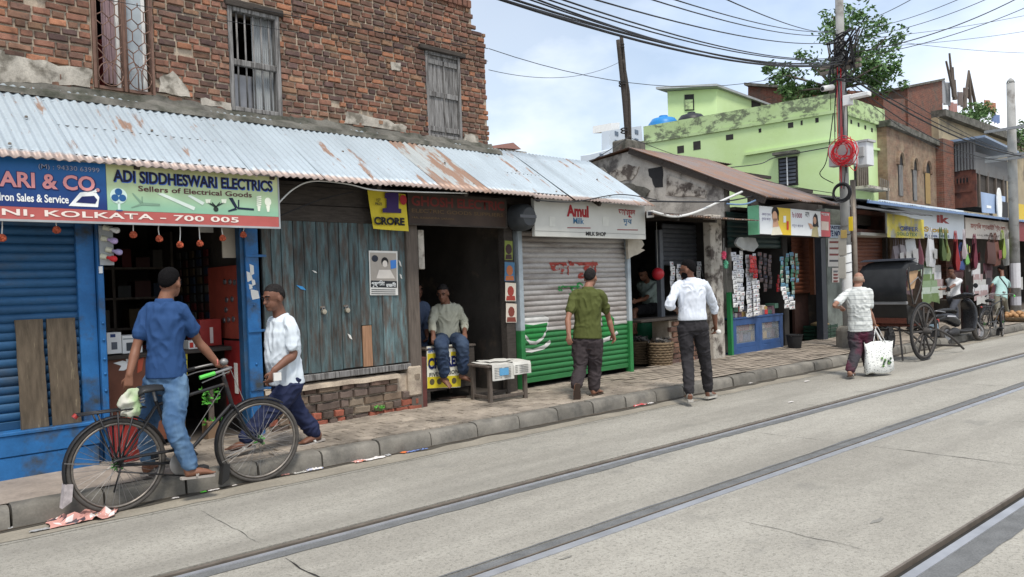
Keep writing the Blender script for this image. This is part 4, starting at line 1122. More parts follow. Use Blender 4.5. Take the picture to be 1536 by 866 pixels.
nsl = int((zs1 - zs0) / PIT); pit = (zs1 - zs0) / nsl
def slat_d(z):
    q = ((z - zs0) / pit) % 1.0; return .03 - AMP * math.sin(PI * min(max((q * 7 + .15) / 7.3, 0), 1))
def drape(me_or_mb, mat, parent, name='painted_letters'):
    b = bmesh.new()
    if isinstance(me_or_mb, MB):
        vs = [b.verts.new(p) for p in me_or_mb.v]
        for f in me_or_mb.f: b.faces.new([vs[i] for i in f])
    else: b.from_mesh(me_or_mb)
    zs = [v.co.z for v in b.verts]; z = zs0 + pit * math.floor((min(zs) - zs0) / pit)
    while z < max(zs):
        for q in (0, .2, .4, .6, .8):
            zz = z + pit * q
            if min(zs) < zz < max(zs): bmesh.ops.bisect_plane(b, geom=b.verts[:] + b.edges[:] + b.faces[:], plane_co=(0, 0, zz), plane_no=(0, 0, 1), dist=1e-5)
        z += pit
    ba = BASE[parent.name]
    for v in b.verts: v.co = Vector((v.co.x, slat_d(v.co.z) - .007, v.co.z)) - ba
    me = D.meshes.new(name); b.to_mesh(me); b.free(); me.materials.clear(); me.materials.append(mat)
    return link(name, me, parent)
shut = D.objects['rolling_shutter.001'] if 'rolling_shutter.001' in D.objects else None
M_pred = simple('faded_red_paint', (.33, .055, .04), .7, var=.25, scale=9, col2=(.26, .2, .18), cut=(.6, .7))
M_pgreen = simple('faded_green_paint', (.02, .19, .045), .7, var=.25, scale=9)
M_pwhite = simple('faded_white_paint', (.5, .5, .48), .7, var=.15, scale=9)
def dtext(txt, x0, x1, y0, y1, mat, bold):
    xm, ym = (x0 + x1) / 2, (y0 + y1) / 2; h = fz(xm, y0) - fz(xm, y1)
    me = text_mesh(txt, fs(x1, ym) - fs(x0, ym), h, fs(x0, ym), 0, fz(xm, ym) - h / 2, bold); drape(me, mat, shut)
dtext('আমূল', 826, 898, 389, 420, M_pred, .06)
dtext('শক্তি', 838, 876, 424, 446, M_pgreen, .05)
def dpoly(pts, mat, nm='painted_mark', z=0):
    q = pp(0, *pts); mb = MB().add([(a, 0, b) for a, b in q], [tuple(range(len(q)))]); o = drape(mb, mat, shut, nm)
    if z: o.location.y -= z
dpoly([(784, 480), (790, 475), (815, 472), (824, 477), (823, 492), (817, 508), (806, 517), (796, 517), (787, 505)], M_pwhite)
dpoly([(785, 486), (800, 488), (822, 484), (820, 496), (813, 507), (804, 512), (796, 511), (788, 500)], M_pgreen, z=.003)
dpoly([(783, 522), (800, 524), (818, 517), (825, 510), (828, 514), (818, 524), (798, 529), (784, 528)], M_pwhite, z=.002)
dpoly([(904, 474), (916, 471), (922, 478), (922, 492), (915, 503), (906, 505)], M_pgreen)
dpoly([(905, 508), (918, 504), (926, 496), (928, 500), (920, 509), (906, 514)], M_pwhite, z=.002)
M_pale = simple('pale_blue_post', (.36, .41, .44), .65, .1, var=.15, scale=5, col2=(.2, .18, .16), cut=(.62, .72))
t_ = Mt('two_tone_post', .65, .1)
zz = t_.sep()[2]; M_two = t_.out(t_.vary(t_.mix(t_.ramp(zz, zmid + .03, zmid + .05, 1, 0), (.36, .41, .44), (.03, .2, .06)), t_.noise(8), .75, 1.15))
post('shutter_guide', 'pale steel guide rail with green foot, left side of the milk shop shutter', s0 - .085, s0 - .005, -.03, .08, .165, 2.36, M_two)
post('shutter_guide', 'pale steel guide rail with green foot, right side of the milk shop shutter', s1 + .005, s1 + .085, -.03, .08, .165, 2.36, M_two)
# milk sign
dm = -.32
t = thing('milk_shop_sign', 'white signboard of the milk shop with red and blue lettering', 'sign', (8, dm, 2.3), FM)
sa, sb = fs(802, 330, dm), fs(968, 330, dm); za, zb_ = fz(885, 357, dm), fz(885, 303, dm)
MB().box(sa, sb, dm, dm + .06, za, zb_).build('panel', simple('cream_sign_panel', (.52, .52, .48), .5, var=.08, scale=3), t, bevel=.004)
mb = MB(); mb.box(sa, sb, dm - .004, dm - .001, za + .072, za + .078); mb.build('rule', flat(150, 150, 146), t)
sred = flat(150, 28, 34); sblue = flat(52, 104, 140)
ptext('Amul', 850, 883, 308, 326, dm - .003, sred, t, .05); ptext('Milk', 860, 876, 327, 336, dm - .003, sblue, t, .02)
ptext('আমূল', 928, 953, 314, 327, dm - .003, sred, t, .03); ptext('দুধ', 935, 948, 329, 339, dm - .003, sblue, t, .02)
ptext('MILK SHOP', 879, 909, 348, 354, dm - .006, black, t, .03)
for x0, x1, y in ((851, 886, 341), (926, 957, 344)): pic('small_print', flat(140, 80, 80), [PX(dm - .003, (x0, y), (x1, y + .5), (x1, y + 2), (x0, y + 1.5))], dm - .003, t)
for x in (825, 905): pic('price_panel', flat(200, 200, 192), [PX(dm - .003, (x - 1, 325), (x + 8, 325.5), (x + 8, 340), (x - 1, 339.5))], dm - .003, t)
# number plate card hanging at the end of the sign
t = thing('hanging_card', 'small white card with dark marks hanging from the tin awning corner', 'card', (9.6, -.4, 2.6), FM)
pic('card', M_paper, [PX(-.42, (970, 316), (981, 315), (981, 326), (970, 327))], -.42, t); pic('mark', flat(60, 60, 66), [PX(-.424, (972, 318), (979, 317.5), (979, 323), (972, 323.5))], -.424, t)
# crumpled sheet sticking out right of the shutter
t = thing('torn_board', 'pale torn plywood piece sticking out right of the milk shop', 'board', (fs(955, 380, -.1), -.1, fz(950, 387, -.1)), FM)
patch('sheet', simple('pale_ply', (.42, .38, .31), .85, var=.15), pp(-.1, (940, 358), (962, 360), (965, 367), (961, 372), (966, 376), (942, 388)), t, -.1, .015, jag=.02)

# ------------------------------------------------------------------ shop with the seated keeper, and the kiosk beyond
lean = thing('lean_to_shop', 'dark lean-to shop with a low rusty tin roof right of the milk shop', 'shop', (10.9, .5, .16), FM)
S3, S4 = 9.42, 12.38
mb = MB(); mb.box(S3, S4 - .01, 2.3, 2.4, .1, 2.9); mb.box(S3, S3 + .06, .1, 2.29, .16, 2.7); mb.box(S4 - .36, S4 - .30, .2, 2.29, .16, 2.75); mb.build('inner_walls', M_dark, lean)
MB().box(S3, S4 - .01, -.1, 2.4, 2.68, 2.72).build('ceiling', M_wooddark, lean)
mb = MB(); corr(mb, S3 - .05, S4 - .05, -.62, 2.62, 2.4, 3.0, rows=4, warp=.015, seed=3)
M_tinold = tin_mat('old_brown_tin', (.2, .17, .15), .5)
o = mb.build('tin_roof', M_tinold, lean, smooth='all', fix=False); o.modifiers.new('th', 'SOLIDIFY').thickness = .003
for s in (S3 + .5, S3 + 1.6): MB().bar((s, -.55, 2.57), (s, .3, 2.66), .05).build('rafter', M_wooddark, lean)
# half-lowered inner shutter frame with hanging goods
roller('rolling_shutter', 'dark grey half-lowered shutter behind the walking man in the white shirt', fs(994, 370, .5), fs(1060, 370, .5), fz(1025, 398, .5), 2.62, .5, .08, simple('dark_grey_shutter', (.07, .075, .085), .55, .2, var=.2))
for s in (fs(990, 430, .48), fs(1060, 430, .48)):
    post('shutter_guide', 'dark guide post %s of the half-lowered grey shutter' % ('left' if s < 11.5 else 'right'), s - .05, s + .05, .42, .52, .165, 2.5, simple('guide_%d' % int(s * 10), (.11, .12, .135), .6, .2, var=.2))
M_lime = simple('flaking_whitewash', (.42, .39, .34), .9, var=.25, scale=5, col2=(.09, .075, .065), cut=(.47, .58), bump=.5, bscale=30)
post('whitewashed_post', 'flaking whitewashed timber post between the lean-to shop and the kiosk', fs(1070, 480, -.1), fs(1087, 480, -.1), -.1, .06, .165, 2.75, M_lime, bevel=.015)
# brick stack carrying the counter
bs = thing('brick_counter', 'low counter on stacked dark bricks behind the man in white shirt', 'counter', (11.2, .3, .165), FM)
s0, s1 = fs(1005, 520, .12), fs(1064, 520, .12); ztop = fz(1030, 474, .12)
MB().box(s0 + .03, s1 - .03, .15, .5, .165, ztop - .06).build('core', M_mortar, bs)
z = .165; i = 0
while z < ztop - .1:
    s = s0 + (.1 if i % 2 else 0)
    while s < s1 - .06:
        L = min(.24, s1 - s); put('brick', BME[rnd.randrange(8)][rnd.choice((0, 3, 4, 3))], bs, (s + L / 2, .13 + U(-.01, .01), z + .045), (0, 0, U(-.04, .04)), (L - .01, .08, .082)); s += L
    z += .093; i += 1
MB().box(fs(958, 470, .1), s1 + .02, .05, .6, ztop - .04, ztop).build('counter_top', M_wooddark, bs, bevel=.006)
# stool and baskets
t = thing('plastic_drum', 'green plastic drum the seated shopkeeper sits on', 'drum', (fs(966, 490, 1.2), 1.2, .17), FM)
MB().lathe([(.17, 0), (.18, .03), (.18, .6), (.165, .66), (.001, .66)], (fs(966, 490, 1.2), 1.2, .17), 18).build('drum_body', simple('green_drum', (.02, .16, .075), .5, var=.15), t, smooth=True)
M_cane = simple('woven_cane', (.16, .115, .07), .85, var=.35, scale=14, bump=.6, bscale=60)
def basket(label, x, y, r, h, fill):
    s, d = fg(x, y); t = thing('cane_basket', label, 'basket', (s, d, .165), FM, 'cane baskets by the lean-to shop')
    for k in range(9):
        z = .17 + h * (k + .5) / 9; rr = r * (.85 + .15 * k / 8); ring = [(s + (rr + .006 * (-1) ** (q + k)) * math.cos(2 * PI * q / 30), d + (rr + .006 * (-1) ** (q + k)) * math.sin(2 * PI * q / 30), z) for q in range(30)]
        MB().tube(ring, h / 17, 5, closed=True).build('cane_band', M_cane, t, smooth='all')
    for q in range(15):
        a = 2 * PI * q / 15; MB().tube([(s + r * .86 * math.cos(a), d + r * .86 * math.sin(a), .167), (s + r * 1.01 * math.cos(a), d + r * 1.01 * math.sin(a), .17 + h + .02)], .006, 4).build('stake', M_cane, t)
    mb = MB()
    for q in range(40):
        c = Vector((s + U(-.7, .7) * r, d + U(-.7, .7) * r, .17 + h + U(-.06, .07))); a = Vector((U(-1, 1), U(-1, 1), U(-.5, .5))).normalized() * U(.04, .09); b = Vector((U(-1, 1), U(-1, 1), U(-1, 1))).normalized() * .03
        mb.add([c - a, c + b, c + a, c - b], [(0, 1, 2, 3)])
    mb.build('filling', fill, t, kind='stuff'); MB().lathe([(r * .8, 0), (r * .9, h)], (s, d, .168), 14).build('liner', M_dark, t)
M_scrap = simple('grey_scrap', (.17, .16, .15), .9, var=.4, scale=20)
basket('left cane basket full of grey paper scraps beside the milk shop', 962, 546, .2, .4, M_scrap); basket('right cane basket full of grey paper scraps beside the brick counter', 991, 549, .21, .4, M_scrap)
t = thing('red_ball', 'red balloon ball hanging over the counter of the lean-to shop', 'ball', (fs(987, 411, .2), .2, fz(987, 421, .2)), FM)
MB().ball((fs(987, 411, .2), .2, fz(987, 411, .2)), .105, 18, 12).build('ball_body', simple('red_ball_plastic', (.4, .02, .03), .35, var=.1), t, smooth='all')
MB().tube([(fs(987, 411, .2), .2, fz(987, 411, .2) + .1), (fs(987, 411, .2), .2, 2.6)], .003, 4).build('string', M_paper, t)
# sachet strips
def strip_of(label, x, ytop, ybot, w, d, mats, group, tilt=0, tw=.0):
    s, z1, z0 = fs(x, ytop, d), fz(x, ytop, d), fz(x, ybot, d); t = thing('sachet_strip', label, 'packet strip', (s, d, z0), FM, group)
    h = .085; n = max(2, int((z1 - z0) / h)); me = {}
    for k in range(n):
        mt = mats[(k + rnd.randrange(2)) % len(mats)]
        z = z1 - h * (k + 1); mx = Matrix.Translation((s + tilt * (k / n), d + .012 * math.sin(k * 1.3 + x), z)) @ Matrix.Rotation(tw + U(-.15, .15), 4, 'Z') @ Matrix.Rotation(U(-.12, .12), 4, 'X')
        pk = MB(); hw = w / 2
        pk.add([mx @ Vector(p_) for p_ in ((-hw, 0, 0), (hw, 0, 0), (hw, 0, h * .95), (-hw, 0, h * .95), (-hw * .6, -.012, h * .25), (hw * .6, -.012, h * .25), (hw * .6, -.012, h * .72), (-hw * .6, -.012, h * .72), (0, .004, h * .5))], [(0, 1, 5, 4), (1, 2, 6, 5), (2, 3, 7, 6), (3, 0, 4, 7), (4, 5, 6, 7), (1, 0, 8), (2, 1, 8), (3, 2, 8), (0, 3, 8)])
        o = pk.build('sachet', mt, t)
        if rnd.random() < .75: MB().box(-hw * .3, hw * .3, -.0145, -.013, h * .38, h * .58, mx).build('sachet_print', rnd.choice(sprint), o)
    return t
sw = [flat(214, 214, 212, .35), flat(196, 198, 202, .35)]; sred_ = [flat(160, 36, 40, .35), flat(196, 60, 60, .35)]; sdark = [flat(60, 56, 62, .4), flat(110, 96, 96, .4)]; smix = [flat(150, 170, 160, .35), flat(90, 130, 150, .35), flat(60, 110, 90, .35)]
sprint = [flat(90, 90, 100), flat(150, 60, 60), flat(70, 80, 120)]
GS = 'white sachet strips behind the man in white shirt'
for i, x in enumerate((1008, 1018, 1048, 1056, 1066)): strip_of('strip of white sachets hanging above the brick counter', x, 392 + (i % 2) * 4, 470 - (i % 3) * 8, .13, .32 + .02 * i, sw, GS)
GK = 'sachet strips on the kiosk front'
for i, (x, y0, y1) in enumerate(((1101, 378, 468), (1111, 376, 470), (1121, 382, 478), (1131, 380, 480), (1106, 382, 462), (1126, 388, 476), (1136, 420, 478))): strip_of('white sachet strip hanging on the left half of the kiosk', x, y0, y1, .15, -.12 + .03 * (i % 3), sw, GK)
for i, (x, y0, y1) in enumerate(((1127, 382, 415), (1132, 384, 418))): strip_of('red sachet strip hanging among white strips on the kiosk', x, y0, y1, .14, -.16, sred_, GK)
for i, (x, y0, y1) in enumerate(((1140, 378, 425), (1147, 380, 440), (1154, 382, 435))): strip_of('dark sachet strip hanging in the kiosk middle', x, y0, y1, .13, .05, sdark, GK)
for i, (x, y0, y1) in enumerate(((1172, 385, 440), (1180, 380, 455), (1188, 378, 450), (1195, 380, 430))): strip_of('blue-green sachet strip hanging at the kiosk right corner', x, y0, y1, .13, -.3 + .03 * i, smix, GK)
strip_of('red vertical pack strip hanging at the kiosk right jamb', 1167, 412, 442, .1, -.2, sred_, GK)
for i, (x, y0, y1) in enumerate(((1176, 430, 466), (1186, 445, 470))): strip_of('low white sachet strip hanging at the kiosk right corner', x, y0, y1, .2, -.35 + .05 * i, sw, GK, tilt=.12)
for i, (c_, x, y) in enumerate((('pink', 1086, 383), ('green', 1089, 397))):
    s, z = fs(x, y, -.3), fz(x, y, -.3); t = thing('paper_fan', '%s paper rosette hanging beside the kiosk' % c_, 'rosette', (s, -.3, z - .07), FM)
    mb = MB(); prev = [(s + .075 * math.cos(a) * (1 + .08 * (-1) ** k), -.3 + .02 * (-1) ** k, z + .075 * math.sin(a) * (1 + .08 * (-1) ** k)) for k, a in enumerate([2 * PI * k / 22 for k in range(22)])]
    mb.add(prev + [(s, -.33, z), (s, -.28, z)], [(k, (k + 1) % 22, 22) for k in range(22)] + [((k + 1) % 22, k, 23) for k in range(22)]); mb.build('rosette', flat(205, 80, 110) if i == 0 else flat(90, 160, 130), t)
    MB().tube([(s, -.3, z + .07), (s + .01, -.3, z + .3)], .003, 4).build('string', M_paper, t)
# ---- kiosk body
S5 = fs(1240, 470, 0)
gab = thing('gable_shop', 'plastered gable-roofed shop house with brown tin roof behind the kiosk', 'building', (13.6, 1, .16), FM)
PKd, PKz, EVd, EVz = 2.2, 4.36, -.8, 3.03
M_gpl = simple('stained_white_plaster', (.40, .38, .34), .9, var=.3, scale=2.5, col2=(.1, .092, .085), cut=(.47, .62), bump=.6, bscale=12, fine=.12)
mb = MB(); mb.prism([(.1, .1), (4.6, .1), (4.6, 4.0), (PKd + 1.9, 4.16), (PKd, PKz - .06), (.1, PKz - .06 - (PKd - .1) * (PKz - EVz) / (PKd - EVd))], S4, S4 + .2, 'dz'); mb.build('gable_wall', M_gpl, gab)
for i, q in enumerate(((985, 238, 8, 20), (975, 250, 6, 14))):
    pass
def gpatch(pts, mat, th):
    q = [fps(x, y, S4) for x, y in pts]; P = []
    for i in range(len(q)):
        a, b = Vector(q[i]), Vector(q[(i + 1) % len(q)])
        for k in range(5):
            c = a.lerp(b, k / 5); P.append((c.x + .05 * noise.noise((c.x * 5, c.y * 5, 1)), c.y + .05 * noise.noise((c.x * 5, c.y * 5, 6))))
    MB().prism(P, S4 - th, S4 + .02, 'dz').build('plaster_patch', mat, gab)
gpatch([(974, 252), (994, 250), (995, 281), (984, 282), (979, 270), (972, 266)], M_black, .006)
gpatch([(905, 262), (940, 248), (960, 250), (948, 270), (915, 276)], M_lime, .02); gpatch([(880, 258), (905, 252), (915, 262), (890, 268)], M_lime, .02); gpatch([(1000, 262), (1060, 285), (1058, 296), (1000, 292)], M_lime, .015)
gpatch([(905, 278), (950, 276), (975, 284), (970, 300), (915, 296)], M_cement, .02)
mb = MB(); mb.box(S4 + .21, S5 + .6, 2.9, 3.0, .1, 3.9); mb.box(S5 + .4, S5 + .6, .3, 2.9, .1, 3.3); mb.build('rear_walls', M_soot, gab)
mb = MB(); corr(mb, S4 - .12, fs(1247, 303, EVd) + .35, EVd, EVz, PKd, PKz, rows=6, warp=.02, amp=.014, seed=8)
M_tinbr = tin_mat('brown_asbestos_sheet', (.24, .19, .17), .5)
o = mb.build('tin_roof', M_tinbr, gab, smooth='all', fix=False); o.modifiers.new('th', 'SOLIDIFY').thickness = .006
mb = MB(); corr(mb, S4 - .1, S5, PKd + 2.2, 4.1, PKd, PKz, rows=3); mb.build('tin_roof', M_tinbr, gab, smooth='all', fix=False)
MB().bar((S4 - .06, EVd + .05, EVz - .06), (S4 - .06, PKd, PKz - .07), .06, .12).build('barge_board', M_wooddark, gab)
for d in (-.6, .4, 1.4): MB().box(S4 - .1, S5 + .3, d - .03, d + .03, EVz + (PKz - EVz) * (d - EVd) / (PKd - EVd) - .09, EVz + (PKz - EVz) * (d - EVd) / (PKd - EVd) - .02).build('purlin', M_wooddark, gab)
mb = MB(); mb.box(fs(928, 210, 3), fs(958, 215, 3), 2.8, 3.2, 3.8, fz(940, 212, 3)); mb.build('masonry_stub', M_cement, gab, bevel=.03)
# interior & front of kiosk
mb = MB(); mb.box(S4 + .21, S5 + .3, 1.6, 1.7, .1, 3.0); mb.box(fs(1176, 450, 0), fs(1183, 450, 0), .0, 1.6, .1, 2.9); mb.build('inner_walls', M_dark, gab)
MB().box(S4 + .21, S5 + .3, .0, 1.6, 2.88, 2.94).build('ceiling', M_wooddark, gab)
roller('rolling_shutter', 'dark green raised shutter at the top of the kiosk opening', fs(1090, 340, .05), fs(1176, 340, .05), fz(1110, 372, .05), 2.85, .05, .09, simple('dark_green_shutter', (.02, .045, .042), .5, .2, var=.2))
s0, s1 = fs(1097, 500, 0), fs(1172, 500, 0); z0, z1 = .18, fz(1135, 476, 0)
kc = thing('kiosk_cabinet', 'blue glass-fronted cabinet at the base of the kiosk', 'cabinet', ((s0 + s1) / 2, 0, z0), FM)
M_cab = simple('cabinet_blue', (.035, .085, .22), .5, var=.2, scale=5, col2=(.06, .06, .07), cut=(.66, .76))
W2 = (s1 - s0) / 2
mb = MB()
for k in range(2):
    a, b = s0 + W2 * k, s0 + W2 * (k + 1)
    frame_rect(mb, a, b, z0, z1, -.04, .0, .12 * 1)
    mb.box(a + .12, b - .12, -.038, -.002, z0 + .12, z0 + .2)
mb.build('front_frame', M_cab, kc, bevel=.006)
mb = MB(); mb.box(s0, s1, .36, .4, z0, z1); mb.box(s0, s1, .0, .4, z0, z0 + .04); mb.box(s0, s1, -.05, .42, z1 + .002, z1 + .03); mb.build('carcass', M_cab, kc)
for z in (.58, .82): MB().box(s0 + .02, s1 - .02, .03, .35, z, z + .015).build('shelf', M_wooddark, kc)
for k in range(2): MB().box(s0 + W2 * k + .1, s0 + W2 * (k + 1) - .1, -.012, -.008, z0 + .2, z1 - .1).build('pane', M_glass, kc)
MB().box(s0 - .1, s0 - .03, -.06, .02, .165, 1.35).build('green_edge', flat(40, 120, 70), kc)
for z in (.4, .6, .84):
    s = s0 + .1
    while s < s1 - .15:
        w = U(.08, .16); MB().box(s, s + w, .06, .2, z, z + U(.1, .19)).build('cigarette_carton', rnd.choice([flat(150, 60, 50), flat(190, 180, 170), flat(180, 150, 90), flat(120, 90, 100), flat(80, 90, 120)]), None, FM, label='small packet carton on the shelves inside the blue kiosk cabinet', cat='box', group='cartons in the kiosk cabinet'); s += w + .02
# packets and jars heaped on the cabinet
for i in range(26):
    s = U(s0 + .05, s1 - .1); z = z1 + .035 + (.1 if i > 15 else 0); w = U(.09, .16)
    MB().box(s, s + w, U(.02, .1), .25, z, z + U(.07, .1)).build('packet', rnd.choice([flat(200, 60, 60), flat(220, 210, 200), flat(90, 130, 110), flat(190, 150, 170), flat(120, 120, 130)]), None, FM, label='small packet heaped on top of the kiosk cabinet', cat='packet', group='packets on the kiosk cabinet', bevel=.006)
# kiosk light-box sign
dk = -.55
kg = thing('kiosk_sign', 'white and yellow advertising light box with two portraits above the kiosk', 'sign', (14, dk, 2.35), FM)
sa, sb = fs(1138, 335, dk), fs(1245, 335, dk); za, zb_ = fz(1190, 354, dk), fz(1190, 313, dk)
MB().box(sa, sb, dk, dk + .22, za, zb_).build('case', simple('dark_sign_case', (.03, .035, .04), .5, var=.1), kg)
MB().box(sa - .02, sa - .002, dk - .01, dk + .2, za, zb_).build('side_strip', flat(120, 190, 150), kg)
def panel(x0, x1, mat, nm): MB().box(fs(x0, 335, dk), fs(x1, 335, dk) - .004, dk - .006, dk - .001, za + .01, zb_ - .01).build(nm, mat, kg)
M_panelw = simple('sign_white', (.74, .77, .78), .35, var=.03, scale=3); M_pyel = simple('sign_yellow', (.72, .5, .02), .35, var=.04); M_pr = simple('sign_red', (.5, .015, .03), .35, var=.05)
panel(1139, 1160, M_panelw, 'white_panel'); panel(1160, 1186, M_pyel, 'yellow_panel'); panel(1186, 1231, M_panelw, 'white_panel'); panel(1231, 1245, M_pr, 'red_panel')
dd = dk - .009
skin = flat(206, 160, 130); hair = flat(28, 22, 24)
pic('printed_figure', flat(225, 220, 200), [PX(dd, (1157, 353), (1160, 340), (1168, 338), (1174, 352))], dd, kg)
pic('printed_hair', hair, [disc((fs(1163, 320, dd), fz(1163, 320, dd)), .14, 14, .12), PX(dd, (1164, 312), (1168, 318), (1168, 331), (1165, 333))], dd - .002, kg)
pic('printed_face', skin, [disc((fs(1162, 325, dd), fz(1162, 325, dd)), .1, 14, .1), PX(dd, (1160, 328), (1166, 328), (1168, 340), (1159, 341))], dd - .004, kg)
pic('printed_hair', hair, [PX(dd, (1219, 340), (1220, 325), (1223, 320), (1226, 324), (1228, 341), (1225, 342))], dd - .002, kg)
pic('printed_face', skin, [disc((fs(1222, 331, dd), fz(1222, 331, dd)), .07, 12, .075), PX(dd, (1212, 335), (1217, 336), (1220, 342), (1216, 344))], dd - .004, kg)
pic('printed_dress', flat(170, 160, 120), [PX(dd, (1217, 355), (1219, 341), (1226, 340), (1228, 356))], dd - .003, kg)
pic('printed_bottle', whitep, [PX(dd, (1175, 324), (1179, 324), (1179, 334), (1175, 334))], dd - .002, kg); pic('printed_bottle', flat(200, 60, 40), [PX(dd, (1180, 332), (1183, 332), (1183, 345), (1180, 345))], dd - .002, kg)
ptext('৳1000', 1188, 1203, 319, 327, dd, flat(150, 60, 90), kg, .01); ptext('একান্ত সুন্দর', 1143, 1156, 320, 325, dd, flat(120, 110, 150), kg); ptext('চুলের জন্য', 1143, 1156, 327, 332, dd, flat(120, 110, 150), kg); ptext('নতুন প্যাক', 1188, 1205, 337, 342, dd, flat(130, 130, 150), kg)
ptext('কেশ', 1208, 1214, 318, 326, dd, flat(70, 70, 80), kg, .01); ptext('দাম', 1232, 1244, 320, 324, dd, whitep, kg, .02)
pic('price_tag', flat(225, 205, 190), [PX(dd, (1232, 332), (1243, 333), (1243, 346), (1232, 345))], dd, kg)
# torn sheet under the sign
t = thing('torn_sheet', 'pale torn plastic sheet tucked above the kiosk packets', 'sheet', (fs(1120, 365, -.2), -.2, fz(1120, 380, -.2)), FM)
patch('sheet', simple('dull_plastic', (.34, .35, .34), .7, var=.12), pp(-.2, (1103, 365), (1108, 356), (1132, 357), (1137, 368), (1130, 378), (1112, 374)), t, -.2, .012, jag=.03)
# brown shutter bay
roller('rolling_shutter', 'rust-brown rolling shutter door half open right of the kiosk', fs(1188, 420, .5), fs(1226, 420, .5), fz(1205, 440, .5), 2.8, .5, .085, simple('rust_brown_shutter', (.13, .045, .025), .6, .1, var=.25))
post('wood_door_post', 'orange-brown timber door post right of the brown shutter', fs(1221, 420, .2), fs(1229, 420, .2), .2, .3, fz(1225, 442, .2), 2.5, simple('orange_wood', (.2, .075, .035), .7, var=.25))
post('black_post', 'black steel post at the right edge of the brown shutter bay', fs(1233, 420, -.05), fs(1240, 420, -.05), -.05, .1, .165, 2.85, simple('black_steel', (.03, .035, .045), .5, .2))
MB().box(fs(1186, 480, .7), fs(1232, 480, .7), .6, .66, .165, fz(1205, 440, .6)).build('dark_board', simple('brown_board', (.05, .024, .018), .7, var=.3), None, FM, label='dark brown board closing the lower half of the brown shutter bay', cat='board')
# goods heap, crate, bucket
bucket('small black bucket on the pavement in front of the kiosk', 1192, 523, .16, .28, M_black)
t = thing('foil_heap', 'heap of silver foil snack packets in front of the brown shutter bay', 'packet heap', (*fg(1212, 505), .165), FM)
M_foil = simple('silver_foil', (.45, .45, .46), .28, .75, var=.3, scale=25)
fsx, fdx = fg(1212, 503)
for i in range(60):
    mb = MB(); c = Vector((fsx + U(-.75, .85), fdx + U(-.28, .3), .2 + abs(U(-.22, .28)))); a = Vector((U(-1, 1), U(-1, 1), U(-.4, 1))).normalized(); b = a.orthogonal().normalized(); n_ = a.cross(b); A_, B_ = a * .1, b * .065
    mb.add([c - A_ - B_, c + A_ - B_, c + A_ + B_, c - A_ + B_, c + n_ * .03, c - n_ * .03], [(0, 1, 4), (1, 2, 4), (2, 3, 4), (3, 0, 4), (1, 0, 5), (2, 1, 5), (3, 2, 5), (0, 3, 5)])
    mb.build('foil_packet', M_foil if i % 5 else flat(160, 140, 90), t)
def crate(label, x, y, w, dpt, h, mat):
    s, d = fg(x, y); t = thing('plastic_crate', label, 'crate', (s, d, .165), FM)
    for k in range(4):
        z = .17 + h * k / 4; mb = MB(); frame = ((s - w / 2, s + w / 2, d, d + .012), (s - w / 2, s + w / 2, d + dpt - .012, d + dpt), (s - w / 2, s - w / 2 + .012, d + .013, d + dpt - .013), (s + w / 2 - .012, s + w / 2, d + .013, d + dpt - .013))
        for f in frame: mb.box(*f, z, z + h / 4 - .02)
        mb.build('slat_band', mat, t)
    for a in (s - w / 2, s, s + w / 2 - .03): MB().box(a, a + .03, d - .006, d - .001, .168, .17 + h).build('rib', mat, t)
    MB().box(s - w / 2, s + w / 2, d, d + dpt, .168, .18).build('base', mat, t)
    MB().ball((s, d + dpt / 2, .17 + h), (w * .45, dpt * .42, .06), 12, 6).build('filling', simple('straw_fill', (.3, .22, .11), .9, var=.4, scale=20, bump=.8), t, smooth='all')
    return t
crate('dark green plastic crate filled with straw beside the concrete pole base', 1246, 509, .75, .45, .33, simple('dark_green_plastic', (.012, .04, .025), .5, var=.2))
# posters on the strip of wall right of the bay
wl_ = thing('poster_wall', 'narrow grey wall strip covered with torn posters left of the utility pole', 'wall', (17, .2, .165), FM)
sa, sb = fs(1241, 430, .1), fs(1266, 430, .1)
MB().box(sa, sb, .1, .3, .165, 3.1).build('wall_face', simple('grey_green_wall', (.17, .19, .17), .9, var=.3, scale=3, col2=(.09, .1, .09), cut=(.5, .7), bump=.4), wl_)
dw = .09
pic('white_sign', flat(186, 200, 214), [PX(dw, (1243, 337), (1262, 338), (1262, 357), (1243, 357))], dw, wl_); ptext('TE NO', 1244, 1260, 346, 355, dw - .004, flat(24, 40, 90), wl_, .04)
ptext('PASTE', 1244, 1260, 339, 344, dw - .004, flat(24, 40, 90), wl_, .03)
for (a, b, c_, e, m_) in ((1242, 1260, 358, 400, flat(190, 186, 180)), (1248, 1259, 402, 424, flat(196, 188, 180))):
    pic('poster', m_, [PX(dw, (a, c_), (b, c_), (b, e), (a, e))], dw - .001, wl_)
    for k in range(4):
        y = c_ + 4 + k * (e - c_) / 4.5; pic('poster_print', rnd.choice([flat(120, 60, 56), flat(100, 100, 104), flat(70, 70, 74)]), [PX(dw, (a + 2, y), (b - 2, y), (b - 3, y + 3), (a + 2, y + 3))], dw - .004, wl_)
